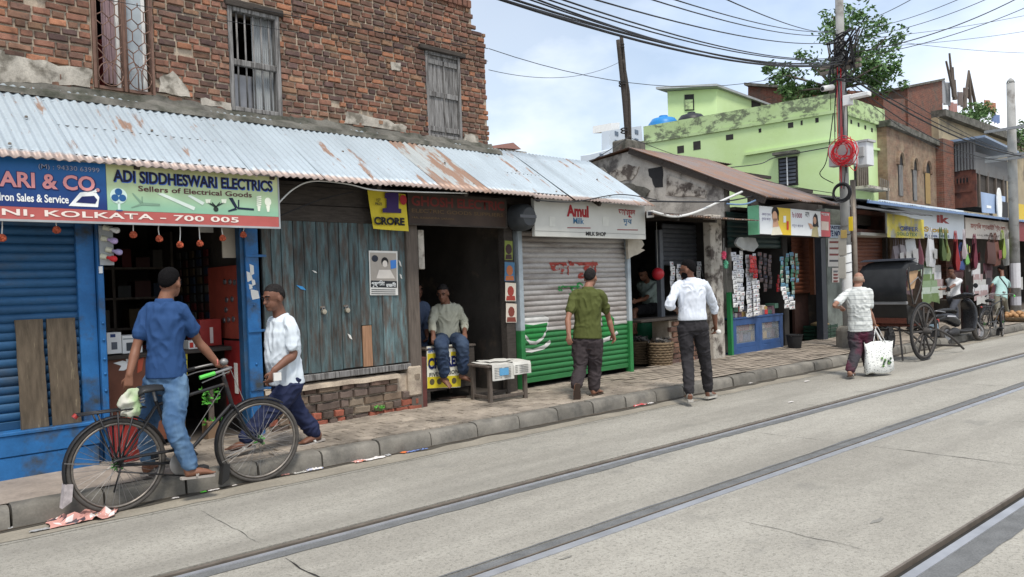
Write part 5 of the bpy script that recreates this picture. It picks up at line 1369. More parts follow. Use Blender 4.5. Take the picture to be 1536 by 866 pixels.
# ------------------------------------------------------------------ buildings behind and further along
class Fr:
    def __init__(s, P, Q):
        P, Q = Vector(P), Vector(Q); a = math.atan2(Q.y - P.y, Q.x - P.x)
        s.M = Matrix.Translation((P.x, P.y, 0)) @ Matrix.Rotation(a, 4, 'Z'); s.I = s.M.inverted(); s.L = math.hypot(Q.x - P.x, Q.y - P.y)
    def fp(s, x, y, d=0):
        o = s.I @ EYE; r = s.I.to_3x3() @ ray(x, y); return o + r * ((d - o.y) / r.y)
    def poly(s, d, *pts): return [(q.x, q.z) for q in (s.fp(x, y, d) for x, y in pts)]
def brick_tex(name, c1, c2, mortar, sc=9.0, dirt=(.1, .085, .07), dc=(.5, .7)):
    t = Mt(name, .92)
    cm = t.n.new('ShaderNodeCombineXYZ'); q = t.sep(); t.l.new(t.math('ADD', q[0], q[1]), cm.inputs[0]); t.l.new(q[2], cm.inputs[1])
    b = t.n.new('ShaderNodeTexBrick'); b.inputs['Scale'].default_value = sc; t.l.new(cm.outputs[0], b.inputs['Vector'])
    b.inputs['Color1'].default_value = (*c1, 1); b.inputs['Color2'].default_value = (*c2, 1); b.inputs['Mortar'].default_value = (*mortar, 1)
    b.inputs['Mortar Size'].default_value = .03; b.inputs['Brick Width'].default_value = 2.2 * .9; b.inputs['Row Height'].default_value = .72
    c = t.mix(t.ramp(t.noise(1.3, (1, 1, .8), 6, .65), dc[0], dc[1]), b.outputs['Color'], dirt)
    t.bump(b.outputs['Fac'], -.6, .01)
    return t.out(t.vary(c, t.noise(7), .75, 1.2))
M_bfar = brick_tex('far_brick', (.2, .075, .05), (.12, .06, .045), (.2, .16, .12))
M_bfar2 = brick_tex('bleached_brick', (.22, .13, .09), (.14, .09, .065), (.2, .16, .12), dirt=(.27, .21, .145), dc=(.42, .66))
t = Mt('lime_green_plaster', .85)
c = t.mix(t.ramp(t.noise(.8, (1, 1, 1), 5), .35, .7), (.47, .62, .29), (.54, .69, .38))
c = t.mix(t.ramp(t.noise(6, (1, 1, .5), 6, .7), .66, .74, 0, .5), c, (.2, .3, .1)); t.bump(t.noise(14), .35, .01)
M_green = t.out(c)
t = Mt('mildewed_green_parapet', .9)
c = t.mix(t.ramp(t.noise(.8, (1, 1, 1), 5), .35, .7), (.38, .5, .24), (.45, .57, .32))
c = t.mix(t.ramp(t.noise(2.0, (1, 1, 1.6), 8, .74), .48, .57, 0, .85), c, (.09, .1, .075))
M_greenp = t.out(c)
A3 = at(1255, 139, Z=7.0); B3 = at(965, 190, Z=7.0); C3 = at(1327, 166, Z=6.98)
GL = Fr(B3, A3); GR = Fr(A3, C3)
gb = thing('green_building', 'lime green plastered two-storey building behind the shops', 'building', (A3.x, A3.y, 0))
D3 = C3 + (B3 - A3); RZ3 = GL.fp(1254, 170).z
def ring(off):                          # footprint offset outwards
    c = (A3 + B3 + C3 + D3) / 4; return [((p.x - c.x) * off + c.x, (p.y - c.y) * off + c.y) for p in (A3, C3, D3, B3)]
MB().prism(ring(1), 0, RZ3, 'xy').build('walls', M_green, gb)
for q, mat, nm in (((RZ3 + .1, 7.0), M_greenp, 'parapet'),):
    P = [A3, C3, D3, B3]; mb = MB()
    for i in range(4):
        a, b = P[i], P[(i + 1) % 4]; F = Fr(a, b)
        vs = [F.M @ Vector(v) for v in ((0, 0, q[0]), (F.L - .2, 0, q[0]), (F.L - .2, .18, q[0]), (0, .18, q[0]), (0, 0, q[1]), (F.L - .2, 0, q[1]), (F.L - .2, .18, q[1]), (0, .18, q[1]))]
        mb.add(vs, [(0, 1, 2, 3), (4, 5, 6, 7), (0, 1, 5, 4), (1, 2, 6, 5), (2, 3, 7, 6), (3, 0, 4, 7)])
    mb.build(nm, mat, gb)
MB().prism(ring(1.03), RZ3, RZ3 + .1, 'xy').build('cornice', M_greenp, gb)
def on(F, name, mat, poly, d0, d1, parent):
    mb = MB().prism(poly, d0, d1); mb.v = [F.M @ v for v in mb.v]; return mb.build(name, mat, parent)
def onr(F, name, mat, x0, x1, y0, y1, d0, d1, parent):
    a = F.fp((x0 + x1) / 2, y0); b = F.fp((x0 + x1) / 2, y1); l = F.fp(x0, (y0 + y1) / 2).x; r = F.fp(x1, (y0 + y1) / 2).x
    return on(F, name, mat, [(l, b.z), (r, b.z), (r, a.z), (l, a.z)], d0, d1, parent)
for x0, x1, y0, y1 in ((1016, 1026, 219, 230), (1040, 1051, 212, 225), (1089, 1100, 202, 210), (1138, 1142, 193, 199), (1182, 1190, 184, 192), (1201, 1204, 181, 188), (1223, 1228, 177, 184)):
    onr(GL, 'vent_hole', M_dark, x0, x1, y0, y1, -.006, .05, gb)
for x in (1277, 1288, 1298, 1308, 1322): onr(GR, 'drain_hole', M_dark, x - 1.5, x + 1, 180 + (x - 1277) * .4, 186 + (x - 1277) * .4, -.006, .05, gb)
mb = MB(); l = GL.poly(0, (1118, 230), (1254, 208), (1254, 212), (1118, 234)); on(GL, 'string_course', M_green, l, -.09, .02, gb)
on(GR, 'string_course', M_green, GR.poly(0, (1257, 213), (1330, 226), (1330, 229), (1257, 217)), -.09, .02, gb)
w = onr(GL, 'window', M_black, 1168, 1197, 236, 279, -.02, .03, gb); onr(GL, 'sunshade', M_cement, 1164, 1200, 229, 233, -.35, .0, gb)
for k in range(7): onr(GL, 'louvre', simple('slate_shutter', (.07, .08, .1), .6, var=.2) if k == 0 else D.materials['slate_shutter'], 1170, 1194, 239 + k * 5.6, 242.5 + k * 5.6, -.05, -.021, w)
onr(GL, 'mullion', M_white, 1181, 1182.6, 236, 279, -.07, -.051, w)
w = onr(GR, 'window', M_black, 1281, 1299, 248, 281, -.02, .03, gb)
for k in range(6): onr(GR, 'grille_bar', M_lip, 1282 + k * 3, 1283 + k * 3, 248, 281, -.1, -.06, w)
onr(GR, 'balcony_slab', M_plaster, 1279, 1310, 283, 287, -.5, .0, gb); onr(GR, 'balcony_leg', M_lip, 1307, 1309, 283, 305, -.5, -.45, gb)
for k in range(5): onr(GR, 'balcony_scroll', M_lip, 1296 + k * 3, 1297 + k * 3, 270 + k, 283, -.5, -.47, gb)
# rooftop room of the green building
S1 = at(1000, 140, Z=8.8); R1 = Fr(S1, S1 + (C3 - A3)); sh_d = 12
rr = thing('rooftop_room', 'small lime green rooftop room with a tin roof on the green building', 'building', (S1.x, S1.y, 6.4))
a_, b_ = at(1001, 138, Z=8.8), at(1075, 134, Z=8.8); c_ = b_ + (C3 - A3).normalized() * 3.6
F1 = Fr(a_, b_); F2 = Fr(b_, c_)
P = [(a_.x, a_.y), (b_.x, b_.y), (c_.x, c_.y), (c_.x + a_.x - b_.x, c_.y + a_.y - b_.y)]
MB().prism(P, 6.4, a_.z + .02, 'xy').build('walls', M_green, rr)
cx, cy = sum(p[0] for p in P) / 4, sum(p[1] for p in P) / 4
zt = a_.z
mb = MB(); e = [((x - cx) * 1.22 + cx, (y - cy) * 1.22 + cy) for x, y in P]; mb.add([(e[0][0], e[0][1], zt + .05), (e[1][0], e[1][1], zt + .05), (e[2][0], e[2][1], zt - .1), (e[3][0], e[3][1], zt - .1), (e[0][0], e[0][1], zt + .14), (e[1][0], e[1][1], zt + .14), (e[2][0], e[2][1], zt - .02), (e[3][0], e[3][1], zt - .02)], [(0, 1, 2, 3), (4, 5, 6, 7), (0, 1, 5, 4), (1, 2, 6, 5), (2, 3, 7, 6), (3, 0, 4, 7)]); mb.build('tin_roof', M_grey, rr)
o = onr(F1, 'window', M_black, 1027, 1041, 142, 166, -.03, .03, rr); onr(F1, 'shutter', M_greenp, 1027, 1039, 150, 165, -.06, -.031, o)
onr(F2, 'doorway', M_dark, 1127, 1140, 148, 163, -.03, .03, rr)
def tank(label, x, y, r, h, mat, X):
    p = at(x, y, X=X); t = thing('water_tank', label, 'water tank', (p.x, p.y, p.z - h))
    MB().lathe([(r, 0), (r, h * .3), (r * 1.03, h * .32), (r * 1.03, h * .36), (r, h * .38), (r, h * .7), (r * .75, h * .88), (r * .3, h * .95), (r * .28, h), (.01, h)], (p.x, p.y, p.z - h), 24).build('tank_body', mat, t, smooth=True)
    for k in range(3): MB().tube([(p.x + r * 1.01 * math.cos(q), p.y + r * 1.01 * math.sin(q), p.z - h + h * (.12 + .18 * k)) for q in [2 * PI * i / 24 for i in range(24)]], .02, 5, closed=True).build('rib', mat, t)
tank('bright blue plastic water tank on the green rooftop', 995, 174, .55, 1.0, simple('blue_tank', (.02, .2, .5), .4, var=.1), 22.6)
tank('black plastic water tank on the green rooftop', 1037, 169, .5, .9, simple('black_tank', (.02, .022, .026), .45, var=.1), 22.9)
# distant block of flats
p = at(935, 240, Y=48); t = thing('distant_flats', 'pale blue-white block of flats far behind the tin roofs', 'building', (p.x, p.y, 0))
Fd = Fr(at(890, 240, Y=46), at(962, 240, Y=48))
M_dist = simple('pale_blue_wash', (.5, .56, .62), .9, var=.08, scale=.4)
on(Fd, 'tower', M_dist, Fd.poly(0, (914, 196), (962, 189), (972, 300), (914, 300)), 0, .8, t); on(Fd, 'wing', M_dist, Fd.poly(-.5, (886, 232), (925, 222), (925, 300), (886, 300)), -.5, .5, t)
for j in range(4):
    for i in range(5):
        if i < 2 and j < 2: continue
        x = 892 + i * 15; y = 200 + j * 13 - i * 1.2 + (6 if i < 2 else 0); onr(Fd, 'window', flat(96, 110, 126), x, x + 5, y, y + 6, -.56 if i < 2 else -.05, .1, t)
on(Fd, 'roof_tank', M_white, Fd.poly(0, (944, 180), (957, 179), (957, 191), (944, 191)), 2, 4, t)
p = at(770, 225, Y=60); t = thing('distant_house', 'tiny distant roof just above the tin awning ridge', 'building', (p.x, p.y, 0)); Fe = Fr(at(745, 230, Y=60), at(800, 230, Y=62))
on(Fe, 'walls', M_gpl, Fe.poly(0, (745, 222), (790, 228), (790, 330), (745, 330)), 0, 5, t); on(Fe, 'roof', flat(150, 110, 100), Fe.poly(-.3, (750, 217), (770, 214), (782, 224), (750, 222)), -.3, 4, t)
# bamboo mast
mt_ = thing('bamboo_mast', 'tall leaning bamboo poles tied together above the plaster gable', 'mast', tuple(FM @ Vector((fs(940, 215, 3), 3, 3.9))))
def fw(x, y, d): return FM @ fp(x, y, d)
for pts, r in (([(941, 216), (936, 150), (927, 60)], .045), ([(941, 210), (937, 110), (932, 55)], .04), ([(945, 215), (943, 150), (940, 125), (934, 90)], .04), ([(944, 205), (938, 212), (915, 246)], .05)):
    MB().tube(curve_pts([fw(x, y, 2.95) for x, y in pts], 5), r, 6).build('bamboo', M_wooddark, mt_, smooth='all')
for y in (200, 130, 75): c = fw(937 - (216 - y) * .04, y, 2.95); MB().tube([c + Vector((.07 * math.cos(q), .07 * math.sin(q), .01 * q)) for q in [k * .7 for k in range(18)]], .015, 5).build('rope', M_black, mt_)
# brick house behind the green one (with the tree)
t = thing('rear_brick_house', 'old brick house roofline behind the green building under the tree', 'building', (36, 18, 0))
Fh = Fr(at(1118, 140, Y=22), at(1345, 150, Y=15)); on(Fh, 'walls', M_bfar, Fh.poly(0, (1122, 128), (1352, 140), (1352, 300), (1122, 300)), 0, 5, t); on(Fh, 'roof_slab', M_cement, Fh.poly(-.3, (1116, 124), (1250, 133), (1250, 137), (1116, 128)), -.3, 5, t)
on(Fh, 'tiled_roof', flat(165, 80, 50), Fh.poly(-.3, (1295, 142), (1350, 137), (1352, 143), (1295, 148)), -.3, 4, t)
# arched brick building
DA = 2.0
sA0, sA1, sA2 = fs(1331, 240, DA), fs(1404, 250, DA), fs(1420, 250, DA)
ab = thing('arched_brick_building', 'bleached old brick building with three narrow arched windows', 'building', ((sA0 + sA1) / 2, DA, .1), FM)
def ztop(x0, y0): return fz(x0, y0, DA)
MB().prism([(sA0, 0), (sA1, 0), (sA1, ztop(1404, 220)), (sA0, ztop(1331, 190))], DA, DA + 5, 'sz').build('brick_wall', M_bfar2, ab)
MB().prism([(sA0 - .05, ztop(1331, 190)), (sA1, ztop(1404, 220)), (sA1, ztop(1404, 212)), (sA0 - .05, ztop(1331, 181))], DA - .15, DA + 5, 'sz').build('coping', M_cement, ab)
MB().box(sA1 + .01, sA2, DA - .25, DA + 4, 0, ztop(1412, 212)).build('brick_pier', M_bfar, ab)
for x, y0, y1, hw in ((1350.5, 233, 294, 3.4), (1371.5, 241, 301, 3.2), (1390.5, 245, 306, 4.2)):
    a, b = fs(x - hw, 270, DA), fs(x + hw, 270, DA); zt_, zb_ = fz(x, y0, DA), fz(x, y1, DA); r = (b - a) / 2
    arch = [(a, zb_), (b, zb_)] + [((a + b) / 2 + r * math.cos(q), zt_ - r * 1.3 + r * 1.3 * math.sin(q)) for q in [PI * k / 8 for k in range(9)]]
    w = MB().prism(arch, DA - .012, DA + .05).build('arched_window', M_black, ab)
    zq = zt_ - (zt_ - zb_) * .25
    MB().box(a + .05, b - .05, DA - .03, DA - .013, zb_, zq).build('shutter', M_woodgrey if x < 1380 else simple('ochre_shutter', (.3, .2, .08), .7), w)
    mb = MB(); mb.tube([(a - .08, DA - .03, zq), (a - .05, DA - .03, zt_ - r * 1.2)] + [((a + b) / 2 + (r + .06) * math.cos(q), DA - .03, zt_ - r * 1.3 + (r * 1.3 + .1) * math.sin(q)) for q in [PI - PI * k / 8 for k in range(9)]] + [(b + .05, DA - .03, zt_ - r * 1.2), (b + .08, DA - .03, zq)], .06, 5); mb.build('arch_ring', M_bfar2, w)
# shack of corrugated sheets above the stalls
SS = sA2 + .3
sk = thing('tin_shack', 'dark corrugated tin shack with a brown window above the bag stalls', 'building', (SS, 1, 3.4), FM)
dL, zT = fps(1421, 218, SS); dR, zTR = fps(1463, 228, SS); zB = fps(1440, 312, SS)[1]
M_tindark = tin_mat('blackened_tin', (.15, .15, .15), .66); M_brownw = simple('brown_window_paint', (.13, .05, .035), .7, var=.3, scale=4, col2=(.05, .03, .03), cut=(.5, .7))
zM = fps(1440, 257, SS)[1]
def corr_v(s_or_d, a0, a1, z0, z1, axis, fixed, mat, nm, parent):
    n = int((a1 - a0) / .05); mb = MB()
    for i in range(n):
        p0, p1 = a0 + (a1 - a0) * i / n, a0 + (a1 - a0) * (i + 1) / n; o0, o1 = .03 * (i % 2), .03 * ((i + 1) % 2); jz = .04 * noise.noise((i * .3, fixed, 0))
        if axis == 'd': mb.add([(fixed - o0, p0, z0 + jz), (fixed - o1, p1, z0 + jz), (fixed - o1, p1, z1), (fixed - o0, p0, z1)], [(0, 1, 2, 3)])
        else: mb.add([(p0, fixed - o0, z0 + jz), (p1, fixed - o1, z0 + jz), (p1, fixed - o1, z1), (p0, fixed - o0, z1)], [(0, 1, 2, 3)])
    return mb.build(nm, mat, parent)
corr_v(0, dR, dL, zM, max(zT, zTR), 'd', SS, M_tindark, 'side_sheet', sk)
MB().box(SS + .03, SS + .1, dR, dL, zB, zM + .1).build('side_boards', M_brownw, sk)
d0, z1 = fps(1458, 262, SS); d1, z0 = fps(1430, 290, SS)
mb = MB(); 
w = MB().box(SS, SS + .028, d0, d1, z0, z1).build('window', M_brownw, sk); MB().box(SS - .02, SS - .001, d0 + .1, d1 - .1, z0 + .35, z1 - .1).build('opening', M_black, w)
for k in range(5): q = d0 + .1 + (d1 - d0 - .2) * k / 4; MB().box(SS - .05, SS - .021, q - .02, q + .02, z0 + .3, z1 - .05).build('bar', M_brownw, w)
sE = fs(1512, 270, dR); corr_v(0, SS, sE, zM - .15, zTR, 's', dR, M_tindark, 'front_sheet', sk)
MB().box(SS + .11, sE, dR + .05, dR + .1, zB, zM).build('front_boards', M_wooddark, sk)
for k in range(4): q = SS + (sE - SS) * (k + .3) / 4; MB().box(q, q + .15, dR - .02, dR + .04, zB, zM).build('front_post', M_wood, sk)
mb = MB(); mb.prism([(SS - .3, zT + .05), (sE, zT - .1), (sE, zT - .02), (SS - .3, zT + .13)], dR - .4, dL + .6); mb.build('roof_sheet', simple('blue_grey_sheet', (.2, .26, .36), .5, .2, var=.2), sk)
MB().box(SS + .4, sE, dR + .6, dL, zB, zTR - .2).build('inner_dark', M_dark, sk)
# beige terrace house behind with rooftop clutter
DB = 4.2
bt2 = thing('beige_terrace_house', 'stained beige house behind the tin shack with cluttered terrace', 'building', (40, DB, 0), FM)
sB0, sB1 = fs(1409, 230, DB), fs(1600, 240, DB)
M_beige = simple('stained_beige', (.36, .3, .2), .9, var=.2, scale=.8, col2=(.12, .105, .085), cut=(.52, .7), bump=.3, bscale=10)
MB().prism([(sB0, 0), (sB1, 0), (sB1, fz(1600, 245, DB)), (sB0, fz(1409, 176, DB))], DB, DB + 6).build('walls', M_beige, bt2)
MB().prism([(sB0, fz(1409, 176, DB)), (sB1, fz(1600, 245, DB)), (sB1, fz(1600, 232, DB)), (sB0, fz(1409, 166, DB))], DB - .3, DB + .4).build('terrace_edge', M_cement, bt2)
bk = thing('brick_stair_tower', 'red brick stair tower rising beside the arched building', 'building', (34, 4.5, 0), FM)
sK0, sK1 = fs(1362, 160, 4.5), fs(1414, 160, 4.5)
MB().prism([(sK0, 0), (sK1, 0), (sK1, fz(1414, 121, 4.5)), (sK0, fz(1362, 133, 4.5))], 4.5, 7.5).build('walls', M_bfar, bk); MB().prism([(fs(1325, 160, 4.6), 0), (sK0, 0), (sK0, fz(1362, 150, 4.6)), (fs(1325, 160, 4.6), fz(1325, 149, 4.6))], 4.6, 7.4).build('lower_wall', M_bfar, bk)
MB().prism([(sK0 - .1, fz(1362, 133, 4.5)), (sK1 + .1, fz(1414, 121, 4.5)), (sK1 + .1, fz(1414, 118, 4.5)), (sK0 - .1, fz(1362, 130, 4.5))], 4.4, 7.5).build('coping', M_cement, bk)
def fwt(x, y, d): return FM @ fp(x, y, d)
tc_ = thing('bamboo_scaffold', 'bundle of upright bamboo poles on the cluttered terrace', 'pole bundle', tuple(FM @ Vector((fs(1430, 180, 5), 5, fz(1430, 190, 5)))))
for p0, p1 in (((1432, 148), (1419, 92)), ((1430, 146), (1424, 80)), ((1431, 150), (1429, 101)), ((1433, 150), (1432, 120))): MB().tube([fwt(*p0, 5), fwt(*p1, 5)], [.09, .05], 5).build('bamboo', M_wood, tc_)
tc_ = thing('bamboo_tripod', 'pointed bamboo tripod with rags on the cluttered terrace', 'tripod', tuple(FM @ Vector((fs(1455, 180, 5.2), 5.2, fz(1455, 190, 5.2)))))
for x0 in (1446, 1456, 1464): MB().tube([fwt(x0, 165, 5.2), fwt(1453, 106, 5.2)], [.1, .05], 5).build('bamboo', M_wood, tc_)
for (x, y, w_, h_, c_) in ((1418, 140, 8, 34, flat(150, 152, 156)), (1430, 166, 5, 22, flat(170, 130, 125)), (1444, 150, 6, 20, flat(110, 100, 96)), (1474, 168, 6, 14, flat(60, 66, 74)), (1486, 160, 9, 14, flat(160, 110, 84)), (1494, 178, 5, 12, flat(110, 130, 170)), (1451, 140, 4, 14, flat(120, 100, 92))):
    a = fp(x - w_, y, 5.3); b = fp(x + w_, y, 5.3); zt_ = fz(x, y - h_ / 2, 5.3); zb_ = fz(x, y + h_ / 2, 5.3); mb = MB(); N = 8
    for i in range(N):
        q = lambda i: (a.x + (b.x - a.x) * i / N, 5.3 + .12 * math.sin(i * 1.9))
        mb.add([(*q(i), zb_ + .1 * noise.noise((i, x, 0))), (*q(i + 1), zb_ + .1 * noise.noise((i + 1, x, 0))), (*q(i + 1), zt_), (*q(i), zt_)], [(0, 1, 2, 3)])
    mb.build('hung_cloth', c_, None, FM, label='cloth hanging on the terrace, at %s of the washing there' % {1418: 'the far left', 1430: 'second place from left', 1444: 'third place from left', 1451: 'the bamboo tripod', 1474: 'the dark middle', 1486: 'the orange patch', 1494: 'the lower right blue'}[x], cat='cloth', group='washing on the terrace')
# foliage helper
M_leafs = [simple('leaf_%d' % i, c, .6, var=.35, scale=2.5, rand=.0) for i, c in enumerate(((.06, .13, .035), (.1, .19, .06), (.045, .1, .03), (.15, .23, .09)))]
for q in M_leafs: q.node_tree.nodes['Principled BSDF'].inputs['Transmission Weight'].default_value = 0
def leaves(mb, c, r, n, size, squash=.8):
    for k in range(n):
        while True:
            v = Vector((U(-1, 1), U(-1, 1), U(-1, 1)))
            if v.length < 1: break
        p = Vector(c) + Vector((v.x * r, v.y * r, v.z * r * squash)); a = Vector((U(-1, 1), U(-1, 1), U(-.8, .4))).normalized() * size * U(.6, 1.2); b = a.cross(Vector((U(-1, 1), U(-1, 1), U(-1, 1)))).normalized() * size * .38
        mb.k = rnd.choice((0, 0, 1, 1, 2, 3)); mb.add([p - a, p + b, p + a, p - b], [(0, 1, 2, 3)])
def tree(name, label, base, limbs, clumps, size, cat='tree'):
    t = thing(name, label, cat, base); mb = MB()
    for pts, r0, r1 in limbs:
        P = curve_pts(pts, 5); mb.tube(P, [r0 + (r1 - r0) * i / (len(P) - 1) for i in range(len(P))], 6)
    mb.build('trunk', M_wood, t, smooth='all'); mb = MB()
    for c, r, n in clumps: leaves(mb, c, r, n, size)
    mb.build('crown', M_leafs, t, fix=False, kind='stuff'); return t
def tw(x, y, X=31): return at(x, y, X=X)
base = Vector((tw(1252, 200).x, tw(1252, 200).y, 0)); cl = []; limbs = [([base, tw(1250, 165), tw(1255, 120)], .25, .14)]
tips = [(1180, 115), (1215, 95), (1200, 140), (1240, 60), (1262, 40), (1290, 45), (1310, 70), (1330, 55), (1305, 110), (1325, 95), (1285, 130), (1235, 115), (1165, 110), (1250, 25), (1300, 30), (1335, 100), (1220, 130), (1280, 85), (1190, 138), (1265, 110), (1310, 125), (1330, 120), (1245, 140)]
for i, (x, y) in enumerate(tips):
    X = 31 + U(-1.3, 1.3); e = at(x, y, X=X); limbs.append(([tw(1254, 135), tw(1254 + (x - 1254) * .5, 130 + (y - 130) * .45, X), e], .07, .02))
    dense = 80 if 100 < y else 45
    for k in range(5): cl.append((e + Vector((U(-.5, .5), U(-.5, .5), U(-.4, .45))), U(.22, .48), int(dense * U(.5, 1.1))))
for x, y in ((1152, 105), (1160, 98), (1170, 122), (1345, 88), (1238, 22), (1275, 20), (1340, 70)): cl.append((at(x, y, X=31), .28, 30))
tree('roof_tree', 'loose-crowned green tree rising behind the green building and utility pole', base, limbs, cl, .12)
for x0, x1, y0, y1, d, lb, n in ((1434, 1450, 172, 184, 4.6, 'left potted bush on the terrace', 8), (1452, 1485, 160, 190, 4.5, 'wide rooftop bush hanging over the terrace edge', 16), (1520, 1545, 185, 225, 4.0, 'bright green bush on the roof behind the second pole', 14)):
    b0 = FM @ Vector((fs((x0 + x1) / 2, y1, d), d, fz((x0 + x1) / 2, y1, d) - .1)); cl = [(FM @ fp(U(x0, x1), U(y0, y1), d + U(-.3, .3)), U(.3, .5), 50) for k in range(n)]
    tree('rooftop_bush', lb, b0, [([b0, b0 + Vector((0, 0, .5)), cl[0][0]], .05, .02)], cl, .12, 'bush')

# ------------------------------------------------------------------ right-hand stalls
rs = thing('bag_stall_row', 'row of open bag stalls under a long blue-edged tin canopy', 'shop', (26, .5, .16), FM)
R0 = fs(1272, 400, .1)
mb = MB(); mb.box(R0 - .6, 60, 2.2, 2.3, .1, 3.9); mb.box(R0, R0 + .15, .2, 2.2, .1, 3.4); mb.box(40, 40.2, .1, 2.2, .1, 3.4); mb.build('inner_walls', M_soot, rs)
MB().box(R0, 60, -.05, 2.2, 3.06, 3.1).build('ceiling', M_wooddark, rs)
mb = MB(); corr(mb, R0 - .3, 45, -.5, 3.27, 2.3, 3.75, rows=2, seg=3, pitch=.15, amp=.02, warp=.02); o = mb.build('tin_canopy', M_tin, rs, smooth='all', fix=False)
MB().box(R0 - .3, 45, -.53, -.49, 3.2, 3.26).build('blue_edge', simple('blue_edge_strip', (.12, .2, .36), .5, var=.2), rs)
for x in (1330, 1447, 1516): s = fs(x, 400, .0); MB().box(s, s + .1, 0, .1, .16, 3.2).build('post', M_wooddark, rs)
roller('rolling_shutter', 'rust-brown shutter behind the rickshaw hood', fs(1283, 375, .1), fs(1323, 375, .1), .3, fz(1300, 352, .1), .1, .09, D.materials['rust_brown_shutter'])
ck = thing('loft_box', 'open dark loft box with a pale ledge above the brown shutter', 'box', (19, -.2, 2.6), FM)
sa, sb = fs(1283, 330, -.2), fs(1328, 335, -.2); za, zb_ = fz(1300, 350, -.2), fz(1300, 316, -.2)
mb = MB(); frame_rect(mb, sa, sb, za, zb_, -.2, .3, .09); mb.build('frame', M_brownw, ck); MB().box(sa + .1, sb - .1, .2, .25, za, zb_).build('back', M_black, ck); MB().box(sa - .1, sb + .1, -.35, .3, za - .07, za - .003).build('ledge', flat(170, 168, 160), ck)
MB().box(sa + .3, sb - .5, -.05, .15, za + .2, za + .6).build('shelf_stock', M_wooddark, ck)
mb = MB(); corr(mb, fs(1285, 330, -.9), fs(1400, 335, -.9), -.9, 2.98, -.1, 3.22, rows=2, seg=4, warp=.03, seed=5); mb.build('black_tin_flap', tin_mat('black_tin', (.07, .07, .07), .7), None, FM, smooth='all', fix=False, label='black sagging tin flap above the yellow banner', cat='awning')
# yellow banner, store signs
db = -.6
t = thing('yellow_banner', 'yellow printed banner hanging under the black tin flap', 'banner', (fs(1355, 358, db), db, 2.5), FM)
q = pp(db, (1330, 319), (1384, 330), (1384, 358), (1330, 356)); mb = MB(); N = 8
for i in range(N):
    f = lambda i, j: ((q[0][0] + (q[1][0] - q[0][0]) * i / N), db + .03 * math.sin(i * 1.3), (q[3][1] + (q[2][1] - q[3][1]) * i / N) * (1 - j) + (q[0][1] + (q[1][1] - q[0][1]) * i / N) * j)
    mb.add([f(i, 0), f(i + 1, 0), f(i + 1, 1), f(i, 1)], [(0, 1, 2, 3)])
mb.build('cloth', simple('yellow_banner_print', (.5, .42, .06), .6, var=.4, scale=2.2, col2=(.3, .3, .26), cut=(.5, .6)), t, smooth='all')
ptext('OFFER', 1350, 1378, 340, 347, db - .05, flat(40, 60, 110), t, .03); ptext('SOLOTEX', 1346, 1376, 349, 354, db - .05, flat(40, 90, 50), t, .02)
ds = -.12
t = thing('store_sign', 'white and blue signboard reading ik Stores above the bag stalls', 'sign', (24, ds, 2.5), FM)
sa, sb = fs(1322, 330, ds), fs(1446, 335, ds); za, zb_ = fz(1420, 358, ds), fz(1420, 318, ds)
M_pan = simple('store_panel', (.6, .66, .72), .4, var=.05, scale=1); MB().box(sa, sb, ds, ds + .06, za, zb_ + .1).build('panel', M_pan, t)
ptext('ik', 1405, 1424, 323, 335, ds - .004, flat(150, 50, 50), t, .05); ptext('Stores', 1386, 1423, 341, 349, ds - .004, flat(190, 150, 40), t, .04); ptext('Kolkata 700005', 1388, 1424, 352, 356, ds - .004, flat(40, 60, 120), t, .02)
t = thing('variety_store_sign', 'cream signboard with red Bengali lettering at the right end', 'sign', (29, ds, 2.5), FM)
sa, sb = fs(1448, 335, ds), fs(1513, 340, ds); MB().box(sa, sb, ds, ds + .06, fz(1480, 359, ds), fz(1480, 330, ds)).build('panel', simple('cream_store_panel', (.62, .56, .5), .45, var=.05), t)
ptext('মল্লিক ভ্যারাইটি স্টোর্স', 1456, 1508, 336, 347, ds - .004, flat(150, 60, 50), t, .02); ptext('১৭এ, রবীন্দ্র সরণি', 1466, 1500, 352, 356, ds - .004, flat(90, 80, 80), t, .01)
dt = -.45
t = thing('red_stall_sign', 'dark red sign panel at the right edge beyond the second pole', 'sign', (32, dt, 2.5), FM); MB().box(fs(1528, 340, dt), fs(1560, 345, dt), dt, dt + .05, fz(1535, 362, dt), fz(1535, 334, dt)).build('panel', flat(120, 40, 44), t)
t = thing('blue_hoarding', 'tilted pale blue hoarding sheet standing on the canopy near the second pole', 'hoarding', (30, .3, 3.4), FM)
pic('sheet', simple('blue_hoarding_print', (.3, .4, .58), .5, var=.1, scale=2), [PX(.3, (1471, 288), (1508, 295), (1508, 322), (1473, 319))], .3, t); pic('print', whitep, [PX(.29, (1480, 308), (1487, 309), (1487, 313), (1480, 312))], .29, t); MB().bar((fs(1490, 318, .3), .35, 3.4), (fs(1490, 300, .3), .5, 4.2), .08).build('strut', M_wood, t)
t = thing('dish_board', 'white oval board on the canopy beside the blue hoarding', 'board', (31, .2, 3.4), FM); MB().prism(disc((fs(1500, 312, .2), fz(1500, 308, .2)), .28, 18, .62), .2, .24).build('oval', M_white, t); MB().box(fs(1504, 315, .2), fs(1515, 315, .2), .26, .3, 3.4, fz(1505, 302, .2)).build('black_panel', M_black, t)
t = thing('yellow_board', 'small yellow board at the right edge on the canopy', 'board', (33, .2, 3.4), FM); MB().box(fs(1528, 315, .2), fs(1550, 315, .2), .2, .24, 3.42, fz(1535, 307, .2)).build('panel', flat(200, 170, 50), t)
